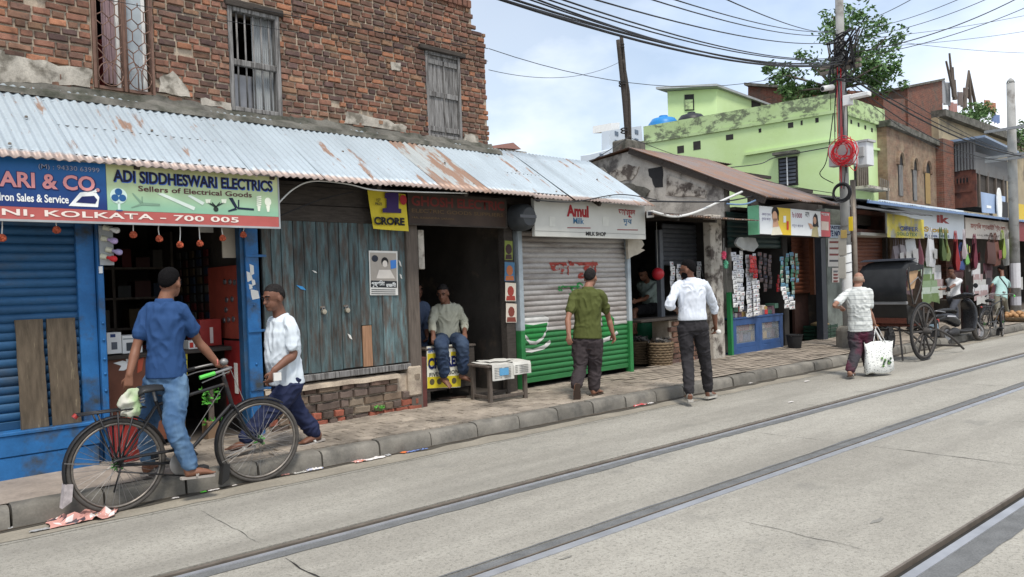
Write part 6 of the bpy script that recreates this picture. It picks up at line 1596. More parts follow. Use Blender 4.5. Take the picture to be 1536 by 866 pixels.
# hanging bags
def bag(label, x, y, w, h, mat, d, ang=0):
    c = fp(x, y, d); t = thing('hanging_bag', label, 'bag', (c.x, c.y, c.z - h / 2), FM, 'bags hanging in the stalls'); hw = w / 2
    mx = Matrix.Translation(c) @ Matrix.Rotation(ang, 4, 'Y') @ Matrix.Rotation(U(-.6, .6), 4, 'Z'); rings = []
    for k, (f, th) in enumerate(((.97, .05), (1.0, .09), (.98, .07), (.95, .035), (.93, .012))):
        z = -h / 2 + h * k / 4; rings.append([mx @ Vector((sx * hw * f + .01 * noise.noise((k, sx, x)), sy * th, z)) for sx, sy in ((-1, -.6), (-.4, -1), (.4, -1), (1, -.6), (1, .6), (.4, 1), (-.4, 1), (-1, .6))])
    MB().loft(rings).build('bag_body', mat, t, smooth=True)
    for sy in (-.02, .02): MB().tube([mx @ Vector(p_) for p_ in ((-hw * .45, sy, h / 2), (-hw * .35, sy, h / 2 + .16), (0, sy, h / 2 + .3), (hw * .35, sy, h / 2 + .16), (hw * .45, sy, h / 2))], .012, 4).build('handle', mat, t)
    if rnd.random() < .6: MB().box(-hw * .5, hw * .5, -.125, -.122, -h * .2, h * .15, mx).build('bag_print', rnd.choice([flat(150, 150, 150), flat(120, 60, 70), flat(180, 170, 90)]), t)
for i, (x, y, w, h, c_, lb) in enumerate(((1345, 384, .45, .5, (130, 118, 124), 'grey-maroon bag at the left end of the stalls'), (1354, 383, .4, .5, (150, 140, 142), 'pale mauve bag second from the left end'), (1366, 381, .55, .75, (186, 188, 190), 'large white bag left of a narrow maroon one'), (1380, 379, .3, .7, (130, 70, 84), 'narrow maroon bag between two white bags'), (1396, 380, .65, .75, (200, 202, 206), 'large white bag in the stall centre'), (1413, 374, .35, .6, (96, 120, 70), 'dark green striped bag above the scooter'), (1420, 375, .35, .6, (130, 148, 84), 'light green striped bag above the scooter'), (1434, 384, .6, .8, (176, 44, 48), 'bright red bag in the stall centre'), (1441, 392, .3, .5, (60, 84, 150), 'blue bag beside the red bag'), (1447, 374, .6, .55, (196, 180, 186), 'pinkish white bag over the red one'), (1449, 390, .3, .3, (120, 190, 90), 'small lime bag under the pinkish one'), (1461, 385, .7, .75, (124, 46, 66), 'dark maroon bag right of the red one'), (1486, 380, .4, .7, (92, 60, 54), 'brown bag left of the rust-brown one'), (1494, 381, .45, .75, (120, 70, 56), 'rust-brown bag left of the lime green one'), (1503, 374, .5, .65, (150, 180, 70), 'lime green bag near the second pole'), (1514, 378, .9, .85, (196, 196, 188), 'big cream bag in front of the second pole'))):
    bag(lb, x, y, w, h, flat(*[int(v * .72 + sum(c_) / 3 * .18) for v in c_]), -.35 - .05 * (i % 4), U(-.15, .15))
# folded cloth stacks hung on the stall front
def cloth_stack(label, x0, y0, x1, y1, w, d, cols, n):
    a = fp(x0, y0, d); b = fp(x1, y1, d); t = thing('cloth_stack', label, 'cloth', (b.x, b.y, b.z), FM, 'cloth hung in the stalls')
    for k in range(n):
        c = a.lerp(b, k / n); h = (a.z - b.z) / n * 1.5; mb = MB(); N = 6
        for i in range(N):
            f = lambda i, j: (c.x - w / 2 + w * i / N, c.y - .05 * k / n - .05 * math.sin(i * 1.7 + k), c.z - h * (1 - j) + .05 * math.sin(i * .9 + k) * (1 - j))
            mb.add([f(i, 0), f(i + 1, 0), f(i + 1, 1), f(i, 1)], [(0, 1, 2, 3)])
        mb.build('cloth_fold', cols[k % len(cols)], t, smooth='all')
gr = [flat(120, 140, 110), flat(160, 172, 160), flat(96, 116, 74)]; wh = [flat(170, 170, 168), flat(184, 184, 186), flat(150, 130, 130)]; dkc = [flat(84, 50, 58), flat(110, 90, 92), flat(60, 56, 60)]
cloth_stack('green striped cloth stack hanging behind the scooter', 1388, 392, 1396, 450, 1.1, -.3, gr, 6); cloth_stack('pale cloth stack behind the scooter handlebar', 1404, 398, 1410, 440, .8, -.25, wh, 4)
cloth_stack('white cloth stack slanting right of the scooter', 1462, 395, 1474, 452, 1.2, -.35, wh, 7); cloth_stack('dark maroon cloths hanging behind the man in the teal shirt', 1482, 395, 1484, 450, 1.0, -.2, dkc, 5); cloth_stack('dim cloths hanging left in the stall behind the rickshaw', 1350, 395, 1352, 440, 1.1, -.1, dkc, 5); cloth_stack('grey cloths at the right edge by the second pole', 1524, 375, 1526, 430, .9, -.3, wh, 4); cloth_stack('dim red cloths in the stall middle behind the red bag', 1436, 398, 1440, 450, 1.4, .05, dkc, 5)
for (x, y, w_, h_) in ((1475, 470, 1.1, .6), (1440, 470, 1.3, .6)):
    s = fs(x, y, -.2); MB().box(s - w_ / 2, s + w_ / 2, -.25, .3, .16, .16 + h_).build('stall_table', M_wooddark, None, FM, bevel=.01, label='dark wooden stall box under the cloth, %s one' % ('right' if x > 1450 else 'left'), cat='box')
# produce basket
c = at(1522, 482, Z=.16); t = thing('produce_tray', 'flat cane tray of pale orange fruit on the pavement at the right edge', 'tray', (c.x, c.y, .16))
MB().lathe([(.45, 0), (.55, .08), (.56, .12), (.5, .12), (.42, .04), (.001, .04)], (c.x, c.y, .16), 20).build('tray', M_cane, t, smooth=True)
M_fruit = simple('pale_orange_fruit', (.36, .2, .09), .6, var=.2, scale=12)
for k in range(26):
    a = U(0, 2 * PI); r = .4 * math.sqrt(rnd.random()); MB().ball((c.x + r * math.cos(a), c.y + r * math.sin(a), .27 + U(0, .06) + .1 * (1 - r / .4)), .065, 8, 6).build('fruit', M_fruit, t, smooth='all')

# ------------------------------------------------------------------ poles and cables
M_pole = simple('pole_concrete', (.3, .3, .29), .85, var=.2, scale=3, col2=(.16, .15, .14), cut=(.55, .7), bump=.3)
PB = at(1273, 522, Z=.15)
up = thing('utility_pole', 'grey concrete utility pole tangled with cables and meter boxes', 'pole', PB)
PT = Vector((PB.x, PB.y, 9.2))
MB().tube([PB, PB.lerp(PT, .5), PT], [.1, .085, .07], 14).build('shaft', M_pole, up, smooth='all')
mb = MB(); mb.lathe([(.24, 0), (.24, .36), (.2, .42), (.13, .44)], PB, 8); mb.build('concrete_base', M_kerb, up, bevel=.02)
def ppz(y): return at(1264, y, X=PB.x).z
MB().lathe([(.101, 0), (.101, .95), (.096, .95)], (PB.x, PB.y, ppz(440)), 14).build('white_band', M_white, up, smooth=True)
def pf(x, y, off=0): return at(x, y, X=PB.x - .15 - off)
def pbox(nm, mat, x0, x1, y0, y1, off, th, parent=None):
    a, b = pf(x0, y1, off), pf(x1, y0, off); return MB().box(a.x, a.x + th, min(a.y, b.y), max(a.y, b.y), a.z, b.z).build(nm, mat, parent or up, bevel=.01)
M_cabg = simple('meter_box_grey', (.42, .42, .42), .5, var=.08)
pbox('meter_cabinet', M_cabg, 1243, 1280, 212, 251, .05, .2)
b1 = thing('junction_cabinet', 'pale grey cable junction cabinet on the right side of the utility pole', 'cabinet', pf(1290, 251))
a, b = at(1281, 250, X=15.1), at(1300, 212, X=15.1); MB().box(a.x, a.x + .3, b.y, a.y, a.z, b.z).build('case', simple('white_cabinet', (.6, .62, .64), .45, var=.06), b1, bevel=.01); MB().box(a.x - .02, a.x + .32, b.y - .04, a.y + .03, b.z, b.z + .04).build('lid', M_cabg, b1); MB().box(a.x - .04, a.x - .002, b.y + .05, b.y + .18, b.z - .28, b.z - .1).build('lock_box', M_cabg, b1)
M_redc = simple('red_cable', (.5, .02, .03), .5, var=.1); M_blc = simple('black_cable', (.02, .02, .022), .6, var=.2)
rc = thing('red_cable_coil', 'tangled coil of bright red cable hung on the utility pole', 'cable coil', pf(1266, 248, .12))
for k in range(12):
    c = pf(1264 + U(-4, 4), 226 + U(-4, 4), .1 + .01 * k); r0 = U(.14, .26)
    MB().tube([c + Vector((.02 * math.sin(3 * q + k), r0 * math.cos(q) * U(.97, 1.03), r0 * math.sin(q) * (1 + .1 * math.sin(q * 2 + k)))) for q in [2 * PI * i / 22 for i in range(22)]], .008, 5, closed=True).build('loop', M_redc, rc, smooth='all')
for k in range(3):
    c = pf(1262 + 5 * k, 240, .13); MB().tube([c + Vector((0, .09 * math.cos(q), .08 * math.sin(q))) for q in [2 * PI * i / 16 for i in range(16)]], .008, 5, closed=True).build('loop', M_redc, rc, smooth='all')
MB().tube(curve_pts([pf(1275, 205, .1), pf(1285, 235, .12), pf(1283, 256, .1), pf(1273, 248, .1)], 6), .008, 5).build('loose_end', M_redc, rc)
bc = thing('black_cable_coil', 'coil of black cable tied to the utility pole below the meter box', 'cable coil', pf(1262, 305, .12))
for k in range(8):
    c = pf(1262 + U(-1, 1), 289 + U(-1, 1), .08 + .012 * k); r0 = .15 + .01 * (k % 4)
    MB().tube([c + Vector((.01 * math.sin(2 * q + k), r0 * math.cos(q), r0 * math.sin(q))) for q in [2 * PI * i / 22 for i in range(22)]], .011, 5, closed=True).build('loop', M_blc, bc, smooth='all')
for y in (95, 103): 
    c = pf(1262, y); MB().box(c.x + .02, c.x + .1, c.y - .35, c.y + .45, c.z - .03, c.z + .03).build('cross_arm', M_lip, up)
mb = MB(); c = pf(1249, 131, .05); mb.tube([c, c + Vector((-.25, .08, -.05))], .055, 10); mb.build('camera_body', M_white, up, smooth=True); MB().tube([c + Vector((-.25, .08, -.05)), c + Vector((-.262, .084, -.053))], .04, 10).build('camera_lens', M_black, up)
c = pf(1278, 148, .05); MB().box(c.x - .1, c.x + .05, c.y - .35, c.y, c.z - .02, c.z + .06).build('flood_lamp', M_white, up, bevel=.01); MB().box(c.x - .06, c.x + .06, c.y, c.y + .16, c.z - .12, c.z + .08).build('lamp_box', M_white, up, bevel=.01)
pbox('yellow_tag', flat(210, 180, 40), 1273, 1279, 325, 347, .03, .01); pbox('torn_bill', flat(180, 176, 166), 1258, 1268, 385, 418, .0, .01); pbox('torn_bill', flat(165, 160, 150), 1258, 1269, 352, 384, .0, .01); pbox('torn_bill', flat(175, 150, 90), 1261, 1270, 345, 358, .012, .01)
for k in range(10):     # tangled wires at the pole head
    c = pf(1264, U(58, 100), .05); mb = MB(); P = [c + Vector((U(-.2, .2), U(-.3, .3), U(-.4, .4))) for i in range(6)]; mb.tube(curve_pts(P + [P[0]], 6), .014, 4); mb.build('wire_tangle', M_blc, up, kind='stuff')
for k in range(9):
    y0, y1 = U(95, 130), U(190, 290); mb = MB(); dx = U(-.13, .13); mb.tube(curve_pts([pf(1263, y0, .0) + Vector((0, dx, 0)), pf(1263, (y0 + y1) / 2, .02) + Vector((0, dx + U(-.06, .06), 0)), pf(1264, y1, .0) + Vector((0, dx + U(-.05, .05), 0))], 6), .009, 4); mb.build('riser_wire', M_redc if k % 3 == 0 else M_blc, up)
for k in range(6): MB().tube([(PB.x + .105 * math.cos(q), PB.y + .105 * math.sin(q), ppz(345 + k * 14) + .02 * q) for q in [i * .5 for i in range(14)]], .007, 4).build('tie_wire', M_blc if k % 2 else M_steel, up)
ip = thing('iron_post', 'thin rusty iron post standing beside the utility pole', 'post', PB + Vector((.5, -.3, 0))); q0 = at(1283, 420, X=PB.x + .4); MB().tube([(q0.x, q0.y, .15), (q0.x, q0.y, at(1281, 270, X=q0.x).z)], .055, 8).build('shaft', M_lip, ip, smooth='all')
P2 = at(1524, 470, Z=.16); u2 = thing('utility_pole', 'second plain concrete pole at the right edge by the bag stalls', 'pole', P2); z2 = at(1510, 126, X=P2.x).z
MB().tube([P2, Vector((P2.x, P2.y, z2 * .6)), Vector((P2.x, P2.y, z2))], [.155, .14, .12], 12).build('shaft', M_pole, u2, smooth='all'); MB().lathe([(.125, 0), (.1, .08), (.02, .16)], (P2.x, P2.y, z2), 12).build('cap', M_pole, u2, smooth='all')
for y in (195, 235, 240): zq = at(1513, y, X=P2.x).z; MB().box(P2.x - .3, P2.x - .2, P2.y - .9, P2.y + .7, zq - .04, zq + .04).build('cross_arm', M_steel, u2)
for y0, y1, c_ in ((395, 432, flat(196, 196, 200)), (445, 458, flat(170, 170, 176))): zq0, zq1 = at(1520, y1, X=P2.x).z, at(1520, y0, X=P2.x).z; MB().tube([(P2.x, P2.y, zq0), (P2.x, P2.y, zq1)], .156, 12, caps=False).build('bill', c_, u2)
# overhead cables: each its own thing
cn_ = [0]
def cable(a, b, drop, r, label, mat=None):
    p = sag(a, b, drop * .6, 18); MB().tube(p, r * .45, 5).build('overhead_cable', mat or M_blc, None, label=label, cat='cable', group='overhead cables', smooth='all')
def ph(y, dy=0): return Vector((PB.x, PB.y + dy, at(1262, y, X=PB.x).z))
L = [(735, -6, 96, 1.2, .03, 4.5), (760, -4, 92, 1.1, .022, 4.2), (800, -8, 90, 1.0, .018, 5.0), (770, -14, 94, 1.3, .02, 4.8), (830, -5, 86, .9, .016, 4.0), (880, -4, 62, .7, .014, 3.6), (960, -6, 50, .6, .012, 3.4), (1000, -4, 44, .5, .01, 3.0), (720, -12, 100, .9, .014, 5.5), (1080, -5, 46, .4, .01, 2.8), (790, -2, 88, 1.15, .016, 4.6)]
for i, (x, y, ye, dr, r, Y) in enumerate(L):
    cable(at(x, y, Y=Y), ph(ye, -.1 + .02 * i), dr * .35, r, '%s from left of the cables leaving the utility pole over the top edge' % ('second fourth sixth third eighth ninth tenth eleventh first twelfth fifth'.split()[i]))
R_ = [(1545, -12, 82, .3, .022, 4.5), (1560, 2, 90, .25, .016, 4.4), (1545, 46, 74, .1, .01, 5.2), (1500, -10, 60, .2, .012, 3.8), (1380, -8, 40, .1, .01, 3.2), (1450, -6, 48, .15, .01, 3.4), (1545, 22, 62, .1, .01, 5.0), (1545, 80, 52, .12, .01, 5.6)]
for i, (x, y, ye, dr, r, Y) in enumerate(R_):
    cable(ph(ye, -.1), at(x, y, Y=Y), dr, r, '%s from top of the cables leaving the utility pole to the right' % ('third fourth seventh second first fifth sixth eighth'.split()[i]))
z2w = Vector((P2.x - .2, P2.y, at(1512, 238, X=P2.x).z))
for i, (ye, dz, dr, r) in enumerate(((100, 0, .5, .045), (96, .12, .35, .03), (104, -.1, .7, .025), (78, .3, .2, .02), (108, .05, .9, .018))):
    cable(ph(ye, .1), z2w + Vector((0, .2 * i - .3, dz)), dr, r, 'black cable %s of the bundle sagging between the two utility poles' % ('thickest', 'second thickest', 'lower middle one', 'topmost', 'lowest')[i])
cable(fw(380, 12, .74), fw(732, 73, .74), .05, .012, 'dark cable stretched across the upper brick wall'); cable(fw(733, 73, .74), ph(88, .1), .9, .012, 'dark cable from the brick wall corner to the utility pole')
cable(fw(733, 105, .74), fw(928, 94, 2.95), .35, .01, 'thin cable from the brick wall corner to the bamboo mast'); cable(fw(160, 0, .72), fw(732, 92, .74), .04, .008, 'thin lower cable along the upper brick wall')
cable(fw(944, 205, 2.9), fw(850, 262, 1.6), .05, .018, 'black cable from the mast foot down to the tin awning'); cable(fw(948, 208, 2.9), fw(1250, 290, -.6), .25, .016, 'black cable from the mast foot along the brown tin roof')
# cables slung along the shop fronts
M_wcab = simple('white_cable', (.6, .6, .58), .5, var=.05)
for pts, r, m_, lb in (([(980, 318, -.6), (1010, 325, -.6), (1040, 320, -.6), (1075, 305, -.5), (1113, 288, -.4)], .022, M_wcab, 'thick white cable sagging between the milk sign and the kiosk roof'), ([(415, 308, -.4), (440, 284, -.35), (470, 272, -.45), (520, 276, -.5), (560, 285, -.5), (620, 288, -.5), (700, 290, -.5)], .008, M_wcab, 'thin white cable drooping under the tin awning above the plank doors'), ([(418, 325, -.2), (480, 300, -.2), (530, 288, -.2)], .006, M_blc, 'thin dark cable drooping across the header boards'), ([(975, 302, -.6), (1030, 303, -.6), (1090, 302, -.6), (1140, 292, -.5)], .014, M_blc, 'black cable running along the low tin roof'), ([(1090, 306, -.6), (1120, 306, -.6), (1150, 292, -.55)], .016, simple('blue_cable', (.15, .25, .4), .5), 'pale blue cable looped left of the kiosk light box'), ([(1250, 170, -1), (1240, 240, -.5), (1230, 262, -.2), (1250, 275, -.3)], .01, M_blc, 'loose cable hanging in front of the green wall'), ([(1090, 252, 2), (1140, 246, 2), (1165, 236, 2), (1250, 220, 0)], .012, M_blc, 'cable stapled across the green wall'), ([(800, 300, -.56), (860, 303, -.6), (930, 292, -.4), (985, 300, -.5)], .008, M_blc, 'black cable lying along the tin awning edge by the milk sign')):
    MB().tube(curve_pts([fw(x, y, d) for x, y, d in pts], 7), r, 5).build('cable', m_, None, label=lb, cat='cable', smooth='all')
# ------------------------------------------------------------------ people
def remesh(mb, voxel, smooth=3, wrinkle=0, wfreq=9, seed=0, vec=(1, 1, .55), hemz=0):
    me = mb.mesh('tmp', []); o = D.objects.new('tmp', me); C.objects.link(o)
    md = o.modifiers.new('r', 'REMESH'); md.mode = 'VOXEL'; md.voxel_size = voxel
    if smooth: ms = o.modifiers.new('s', 'SMOOTH'); ms.factor = .5; ms.iterations = smooth
    bpy.context.view_layer.update()
    r = D.meshes.new_from_object(o.evaluated_get(bpy.context.evaluated_depsgraph_get()))
    D.objects.remove(o); D.meshes.remove(me)
    if wrinkle:
        ns = [v.normal.copy() for v in r.vertices]; zm = min(v.co.z for v in r.vertices) if hemz else -99
        for v, n in zip(r.vertices, ns):
            p = v.co; q = Vector((p.x * vec[0] + seed, p.y * vec[1], p.z * vec[2])) * wfreq
            w = noise.noise(q + Vector((0, 0, 1.4 * noise.noise(q * .5)))); w2 = noise.noise(q * 2.3)
            v.co = p + n * wrinkle * min(1, .1 + (p.z - zm) / .16) * ((1 - abs(w) * 3.2) * .9 + .55 * w2)
    r.polygons.foreach_set('use_smooth', [True] * len(r.polygons))
    return r
def addmesh(name, me, mat, parent):
    b = BASE[parent.name]
    me.transform(Matrix.Translation(-b)); me.materials.clear(); me.materials.append(mat); me.update()
    me.name = name; return link(name, me, parent)
def cloth(name, col, col2=None, stripes=None, rough=.85):
    t = Mt(name, rough, 0, .2); c = t.mix(t.noise(7), tuple(v * .9 for v in col), tuple(min(1, v * 1.08) for v in col))
    if col2 is not None: c = t.mix(t.ramp(t.noise(4, (1, 1, .5), 5, .6), .45, .62, 0, .8), c, col2)
    if stripes:
        z = t.sep()[2]; s1 = t.math('SINE', t.math('MULTIPLY', z, stripes[0])); c = t.mix(t.ramp(s1, .75, .95, 0, stripes[1]), c, stripes[2])
    t.bump(t.noise(26, (1, 1, .6), 3), .25, .006); return t.out(c)
def skin_mat(name, col):
    t = Mt(name, .55, 0, .35); c = t.vary(t.mix(t.noise(12), tuple(v * .88 for v in col), tuple(v * 1.1 for v in col)), t.noise(60), .94, 1.06); return t.out(c)
def spline(P, R, n=5):
    pts = curve_pts(P, n); rr = []
    for i in range(len(R) - 1):
        for k in range(n):
            t = k / n; a, b = R[i], R[i + 1]
            if isinstance(a, tuple) or isinstance(b, tuple):
                a = a if isinstance(a, tuple) else (a, a); b = b if isinstance(b, tuple) else (b, b)
                rr.append((a[0] + (b[0] - a[0]) * t, a[1] + (b[1] - a[1]) * t))
            else: rr.append(a + (b - a) * t)
    rr.append(R[-1]); return pts, rr
def capped(mb, P, R, n=14, k=5, ax=None):
    """tube with rounded ends"""
    pts, rr = spline([Vector(p) for p in P], R, k)
    g = lambda r: r if isinstance(r, tuple) else (r, r)
    r0, r1 = g(rr[0]), g(rr[-1]); d0 = (pts[0] - pts[1]).normalized(); d1 = (pts[-1] - pts[-2]).normalized()
    m0, m1 = min(r0), min(r1)
    pts = [pts[0] + d0 * m0 * .9, pts[0] + d0 * m0 * .6] + pts + [pts[-1] + d1 * m1 * .6, pts[-1] + d1 * m1 * .9]
    rr = [tuple(v * .3 for v in r0), tuple(v * .75 for v in r0)] + rr + [tuple(v * .75 for v in r1), tuple(v * .3 for v in r1)]
    mb.tube(pts, rr, n, ax=ax)
def hand(mb, W, dr, pn, side, curl=.5, k=1.0, spread=.0):
    dr = dr.normalized(); pn = (pn - dr * pn.dot(dr)).normalized(); lat = dr.cross(pn) * side
    capped(mb, [W - dr * .02, W + dr * .03 * k, W + dr * .085 * k], [(.026, .02), (.036 * k, .016), (.04 * k, .013)], 12, 3, ax=lat)
    for i, (o, L) in enumerate(((.03, .066), (.010, .078), (-.010, .074), (-.029, .058))):
        p = W + dr * .08 * k + lat * o * k; d = dr + lat * o * spread; q = [p - dr * .015]; a = 0
        for s_ in (.42, .32, .26):
            a += curl * (.7 + .1 * i); v = dr * math.cos(a) + pn * math.sin(a) + lat * o * spread
            q.append(p); p = p + v.normalized() * L * s_ * k
        q.append(p); capped(mb, q, [.0095 * k] * 3 + [.0085 * k] * (len(q) - 3), 8, 2)
    b = W + dr * .025 * k + lat * .03 * k; v = (dr * .75 + lat * .55 + pn * .35 * (1 + curl)).normalized(); v2 = (dr * .95 + lat * .1 + pn * .5 * curl).normalized()
    capped(mb, [b - lat * .015, b + v * .035 * k, b + v * .035 * k + v2 * .03 * k], [.0125 * k, .011 * k, .009 * k], 8, 2)
HAIRM = {}
def person(label, J, f, hf, skin, hairm, shirt, pants, k=1.0, belly=0, sleeve=.55, hem=.0, vox=.0075, hairstyle='short', tuck=False, foot='sandal', footm=None, feet=None, trouser_end=.93, curl=(.5, .5), palm=None, loose=1.0, shorts=False, width=1.0, beard=None, hup=None, shoulders=None, hips=None, wr=.0105, hand_dirs=(None, None), shirt_extra=0):
    """J: world joints - pelvis, neck, head, eL wL eR wR (arms), kL aL kR aR (legs); f facing of the body, hf facing of the head"""
    f = Vector((f[0], f[1], 0)).normalized(); r = Vector((f.y, -f.x, 0)); Z = Vector((0, 0, 1))
    P, N = J['pelvis'], J['neck']; up = (N - P); L = up.length; up.normalize()
    rt = (r - up * r.dot(up)).normalized(); ft = up.cross(rt).normalized()
    if ft.dot(f) < 0: ft = -ft
    base = J.get('base') or Vector((P.x, P.y, min(J['aL'].z, J['aR'].z) - .07))
    t = thing('person', label, 'person', base)
    W = width * k
    sR = N + rt * .168 * W - up * .085; sL = N - rt * .168 * W - up * .085
    hR = P + rt * .088 * W - up * .03; hL = P - rt * .088 * W - up * .03
    secs = [(-.17, .10, .085, 0), (-.04, .16, .115, -.005), (.14, .16, .115, 0), (.36, .145, .108 + belly * .5, belly * .35), (.58, .158, .115 + belly * .3, belly * .15), (.76, .168, .112, 0), (.9, .135, .09, -.005), (1.0, .068, .062, 0)]
    def torso(mb, grow, t0, t1, flare=0, blouse=0):
        rings = []; n = 22; T = [t0 + (t1 - t0) * i / 14 for i in range(15)]
        for q in T:
            for i in range(len(secs) - 1):
                if secs[i][0] <= q <= secs[i + 1][0] or i == len(secs) - 2: break
            a, b = secs[i], secs[i + 1]; u = min(max((q - a[0]) / (b[0] - a[0]), 0), 1); u = u * u * (3 - 2 * u)
            w, d, o = (a[j] + (b[j] - a[j]) * u for j in (1, 2, 3)); g = grow + flare * max(0, .5 - q) + blouse * max(0, .3 - abs(q - .22)) * 2
            w, d = w * W + g, d * k + g; c = P + up * (L * q) + ft * o
            rings.append([c + rt * (math.copysign(abs(math.cos(e)) ** .85, math.cos(e)) * w) + ft * (math.copysign(abs(math.sin(e)) ** .85, math.sin(e)) * d) for e in [2 * PI * j / n for j in range(n)]])
        mb.loft(rings)
    # ---- skin body, one continuous surface
    b = MB(); torso(b, -.012, -.17, 1.0)
    H = J['head']; hf = Vector((hf[0], hf[1], hf[2] if len(hf) > 2 else 0)).normalized(); hu = hup or Z
    hr = hf.cross(hu).normalized(); hu = hr.cross(hf).normalized()
    hk = k * 1.0
    capped(b, [N - up * .05, N + (H - N) * .3 , H - hu * .05 * hk - hf * .015], [(.075, .07), .056, .056], 14, 4)
    def el(c, rx, ry, rz, n=16, m_=10):
        m2 = MB(); m2.ball((0, 0, 0), (rx, ry, rz), n, m_)
        b.add([c + hr * v.x + hf * v.y + hu * v.z for v in m2.v], m2.f)
    el(H + hu * .022 * hk - hf * .012, .074 * hk, .095 * hk, .092 * hk); el(H - hu * .045 * hk + hf * .022, .056 * hk, .066 * hk, .068 * hk); el(H - hu * .088 * hk + hf * .055, .03 * hk, .028 * hk, .024 * hk)
    el(H + hf * .088 * hk - hu * .018 * hk, .012 * hk, .012, .026 * hk, 8, 6); el(H + hf * .098 * hk - hu * .034 * hk, .016 * hk, .014, .013 * hk, 8, 6); el(H + hf * .078 * hk + hu * .022 * hk, .05 * hk, .014, .012, 10, 6); el(H + hf * .08 * hk - hu * .062 * hk, .024 * hk, .012, .009, 8, 6)
    for s_ in (-1, 1): el(H + hr * .076 * hk * s_ - hf * .01 - hu * .015 * hk, .010, .02 * hk, .032 * hk, 8, 6)
    aim = []
    for s_, S, E, Wr, pl in ((-1, sL, J['eL'], J['wL'], 0), (1, sR, J['eR'], J['wR'], 1)):
        capped(b, [S - rt * s_ * .03, S.lerp(E, .4), E, E.lerp(Wr, .35), Wr], [.04 * k, .04 * k, .036 * k, .039 * k, .026 * k], 12, 4)
        dr = hand_dirs[pl] or (Wr - E).normalized(); pn = (palm[pl] if palm else (-rt * s_ * .8 + f * .2)); hand(b, Wr, dr, Vector(pn), s_ if not palm else s_, curl[pl], .95 * k)
    fd = feet or (f, f)
    for S, K, A, fv in ((hL, J['kL'], J['aL'], fd[0]), (hR, J['kR'], J['aR'], fd[1])):
        fv = Vector(fv).normalized(); side = fv.cross(Z).normalized(); dn = side.cross(fv).normalized(); dn = -dn if dn.z > 0 else dn
        capped(b, [S, S.lerp(K, .5), K, K.lerp(A, .3), A], [.075 * k, .062 * k, .048 * k, .05 * k, .033 * k], 12, 4)
        c = A + dn * .045 * k
        capped(b, [A + dn * .02 - fv * .01, c - fv * .03 * k + dn * .0, c + fv * .06 * k, c + fv * .135 * k + dn * .012], [(.034, .034), (.034 * k, .036 * k), (.042 * k, .03 * k), (.04 * k, .016 * k)], 12, 3, ax=side)
        if foot == 'bare' or foot == 'sandal':
            for q in range(5): p0 = c + fv * (.135 - .008 * q) * k + dn * .016 + side * (.03 - .0145 * q) * k; capped(b, [p0, p0 + fv * .035 * k], [.0105 - .001 * q, .009 - .001 * q], 8, 2)
    addmesh('body', remesh(b, vox, 2), skin, t)
    # ---- face details
    ey = MB(); 
    for s_ in (-1, 1): ey.ball(H + hf * .088 * hk + hr * s_ * .032 * hk + hu * .004, .008 * hk, 8, 5)
    ey.build('eyes', M_black, t, smooth='all', kind=None)
    br = MB()
    for s_ in (-1, 1): br.tube([H + hf * .094 * hk + hr * s_ * .015 + hu * .022 * hk, H + hf * .09 * hk + hr * s_ * .034 * hk + hu * .027 * hk, H + hf * .076 * hk + hr * s_ * .052 * hk + hu * .02 * hk], .0055, 5)
    br.build('eyebrows', hairm, t)
    # ---- hair
    hb = MB(); hb.ball((0, 0, 0), (1, 1, 1), 60, 40); vs = []
    for v in hb.v:
        az = v.y; el_ = v.z
        if hairstyle == 'bald': on_ = (el_ < .35 and el_ > -.45 and az < .25) 
        else:
            line = .22 + .3 * az if az > 0 else -.9 + 1.0 * (az + 1)
            if abs(v.x) > .7 and az > -.3: line = max(line, -.05)
            on_ = el_ > line
        nn = .5 + .4 * noise.noise(v * 7) + .55 * noise.noise(v * 19); ed = min(1, max(0, (el_ - line) / .4)) if hairstyle != 'bald' else 1; g = (.995 + .055 * ed + .055 * nn * ed + (.08 * max(0, el_) * ed if hairstyle == 'full' else 0) + (.025 * ed if hairstyle == 'full' else 0)) if on_ else .9
        if hairstyle == 'bald' and on_: g = 1.006 + .008 * nn
        vs.append(H + hu * .022 * hk - hf * .012 + hr * v.x * .074 * hk * g + hf * v.y * .095 * hk * g + hu * v.z * .092 * hk * g)
    hb.v = vs; hb.build('hair', hairm, t, smooth='all')
    if beard:
        bb_ = MB(); bb_.ball((0, 0, 0), (1, 1, 1), 26, 16); bb_.v = [H - hu * .052 * hk + hf * .022 + hr * v.x * .057 * hk * (1 if (v.z < .55 and (v.y < .75 or v.z < -.25)) else .8) + hf * v.y * .066 * hk * (1 if (v.z < .55 and (v.y < .75 or v.z < -.1)) else .8) + hu * v.z * .066 * hk for v in bb_.v]; bb_.build('beard', beard, t, smooth='all')
    # ---- trousers
    tr = MB(); torso(tr, .002 * loose, -.17, .2 if tuck else hem + .06)
    for S, K, A in ((hL, J['kL'], J['aL']), (hR, J['kR'], J['aR'])):
        e = K.lerp(A, -.0) if shorts else K.lerp(A, trouser_end)
        if shorts: capped(tr, [S + up * .03, S.lerp(K, .45), S.lerp(K, .86)], [.108 * k, .098 * k * loose, .092 * k * loose], 16, 4)
        else: capped(tr, [S + up * .03, S.lerp(K, .5), K, K.lerp(A, .45), e], [.104 * k, .09 * k * loose, .074 * k * loose, .07 * k * loose, .062 * k * loose], 16, 5)
    addmesh('trousers', remesh(tr, vox, 2, wr * .9, 12, label.__len__(), (.8, .8, 1.1)), pants, t)
    # ---- shirt
    s2 = MB(); torso(s2, .010, hem if not tuck else .14, .985, flare=0.0 if tuck else .022, blouse=.02 if tuck else .0)
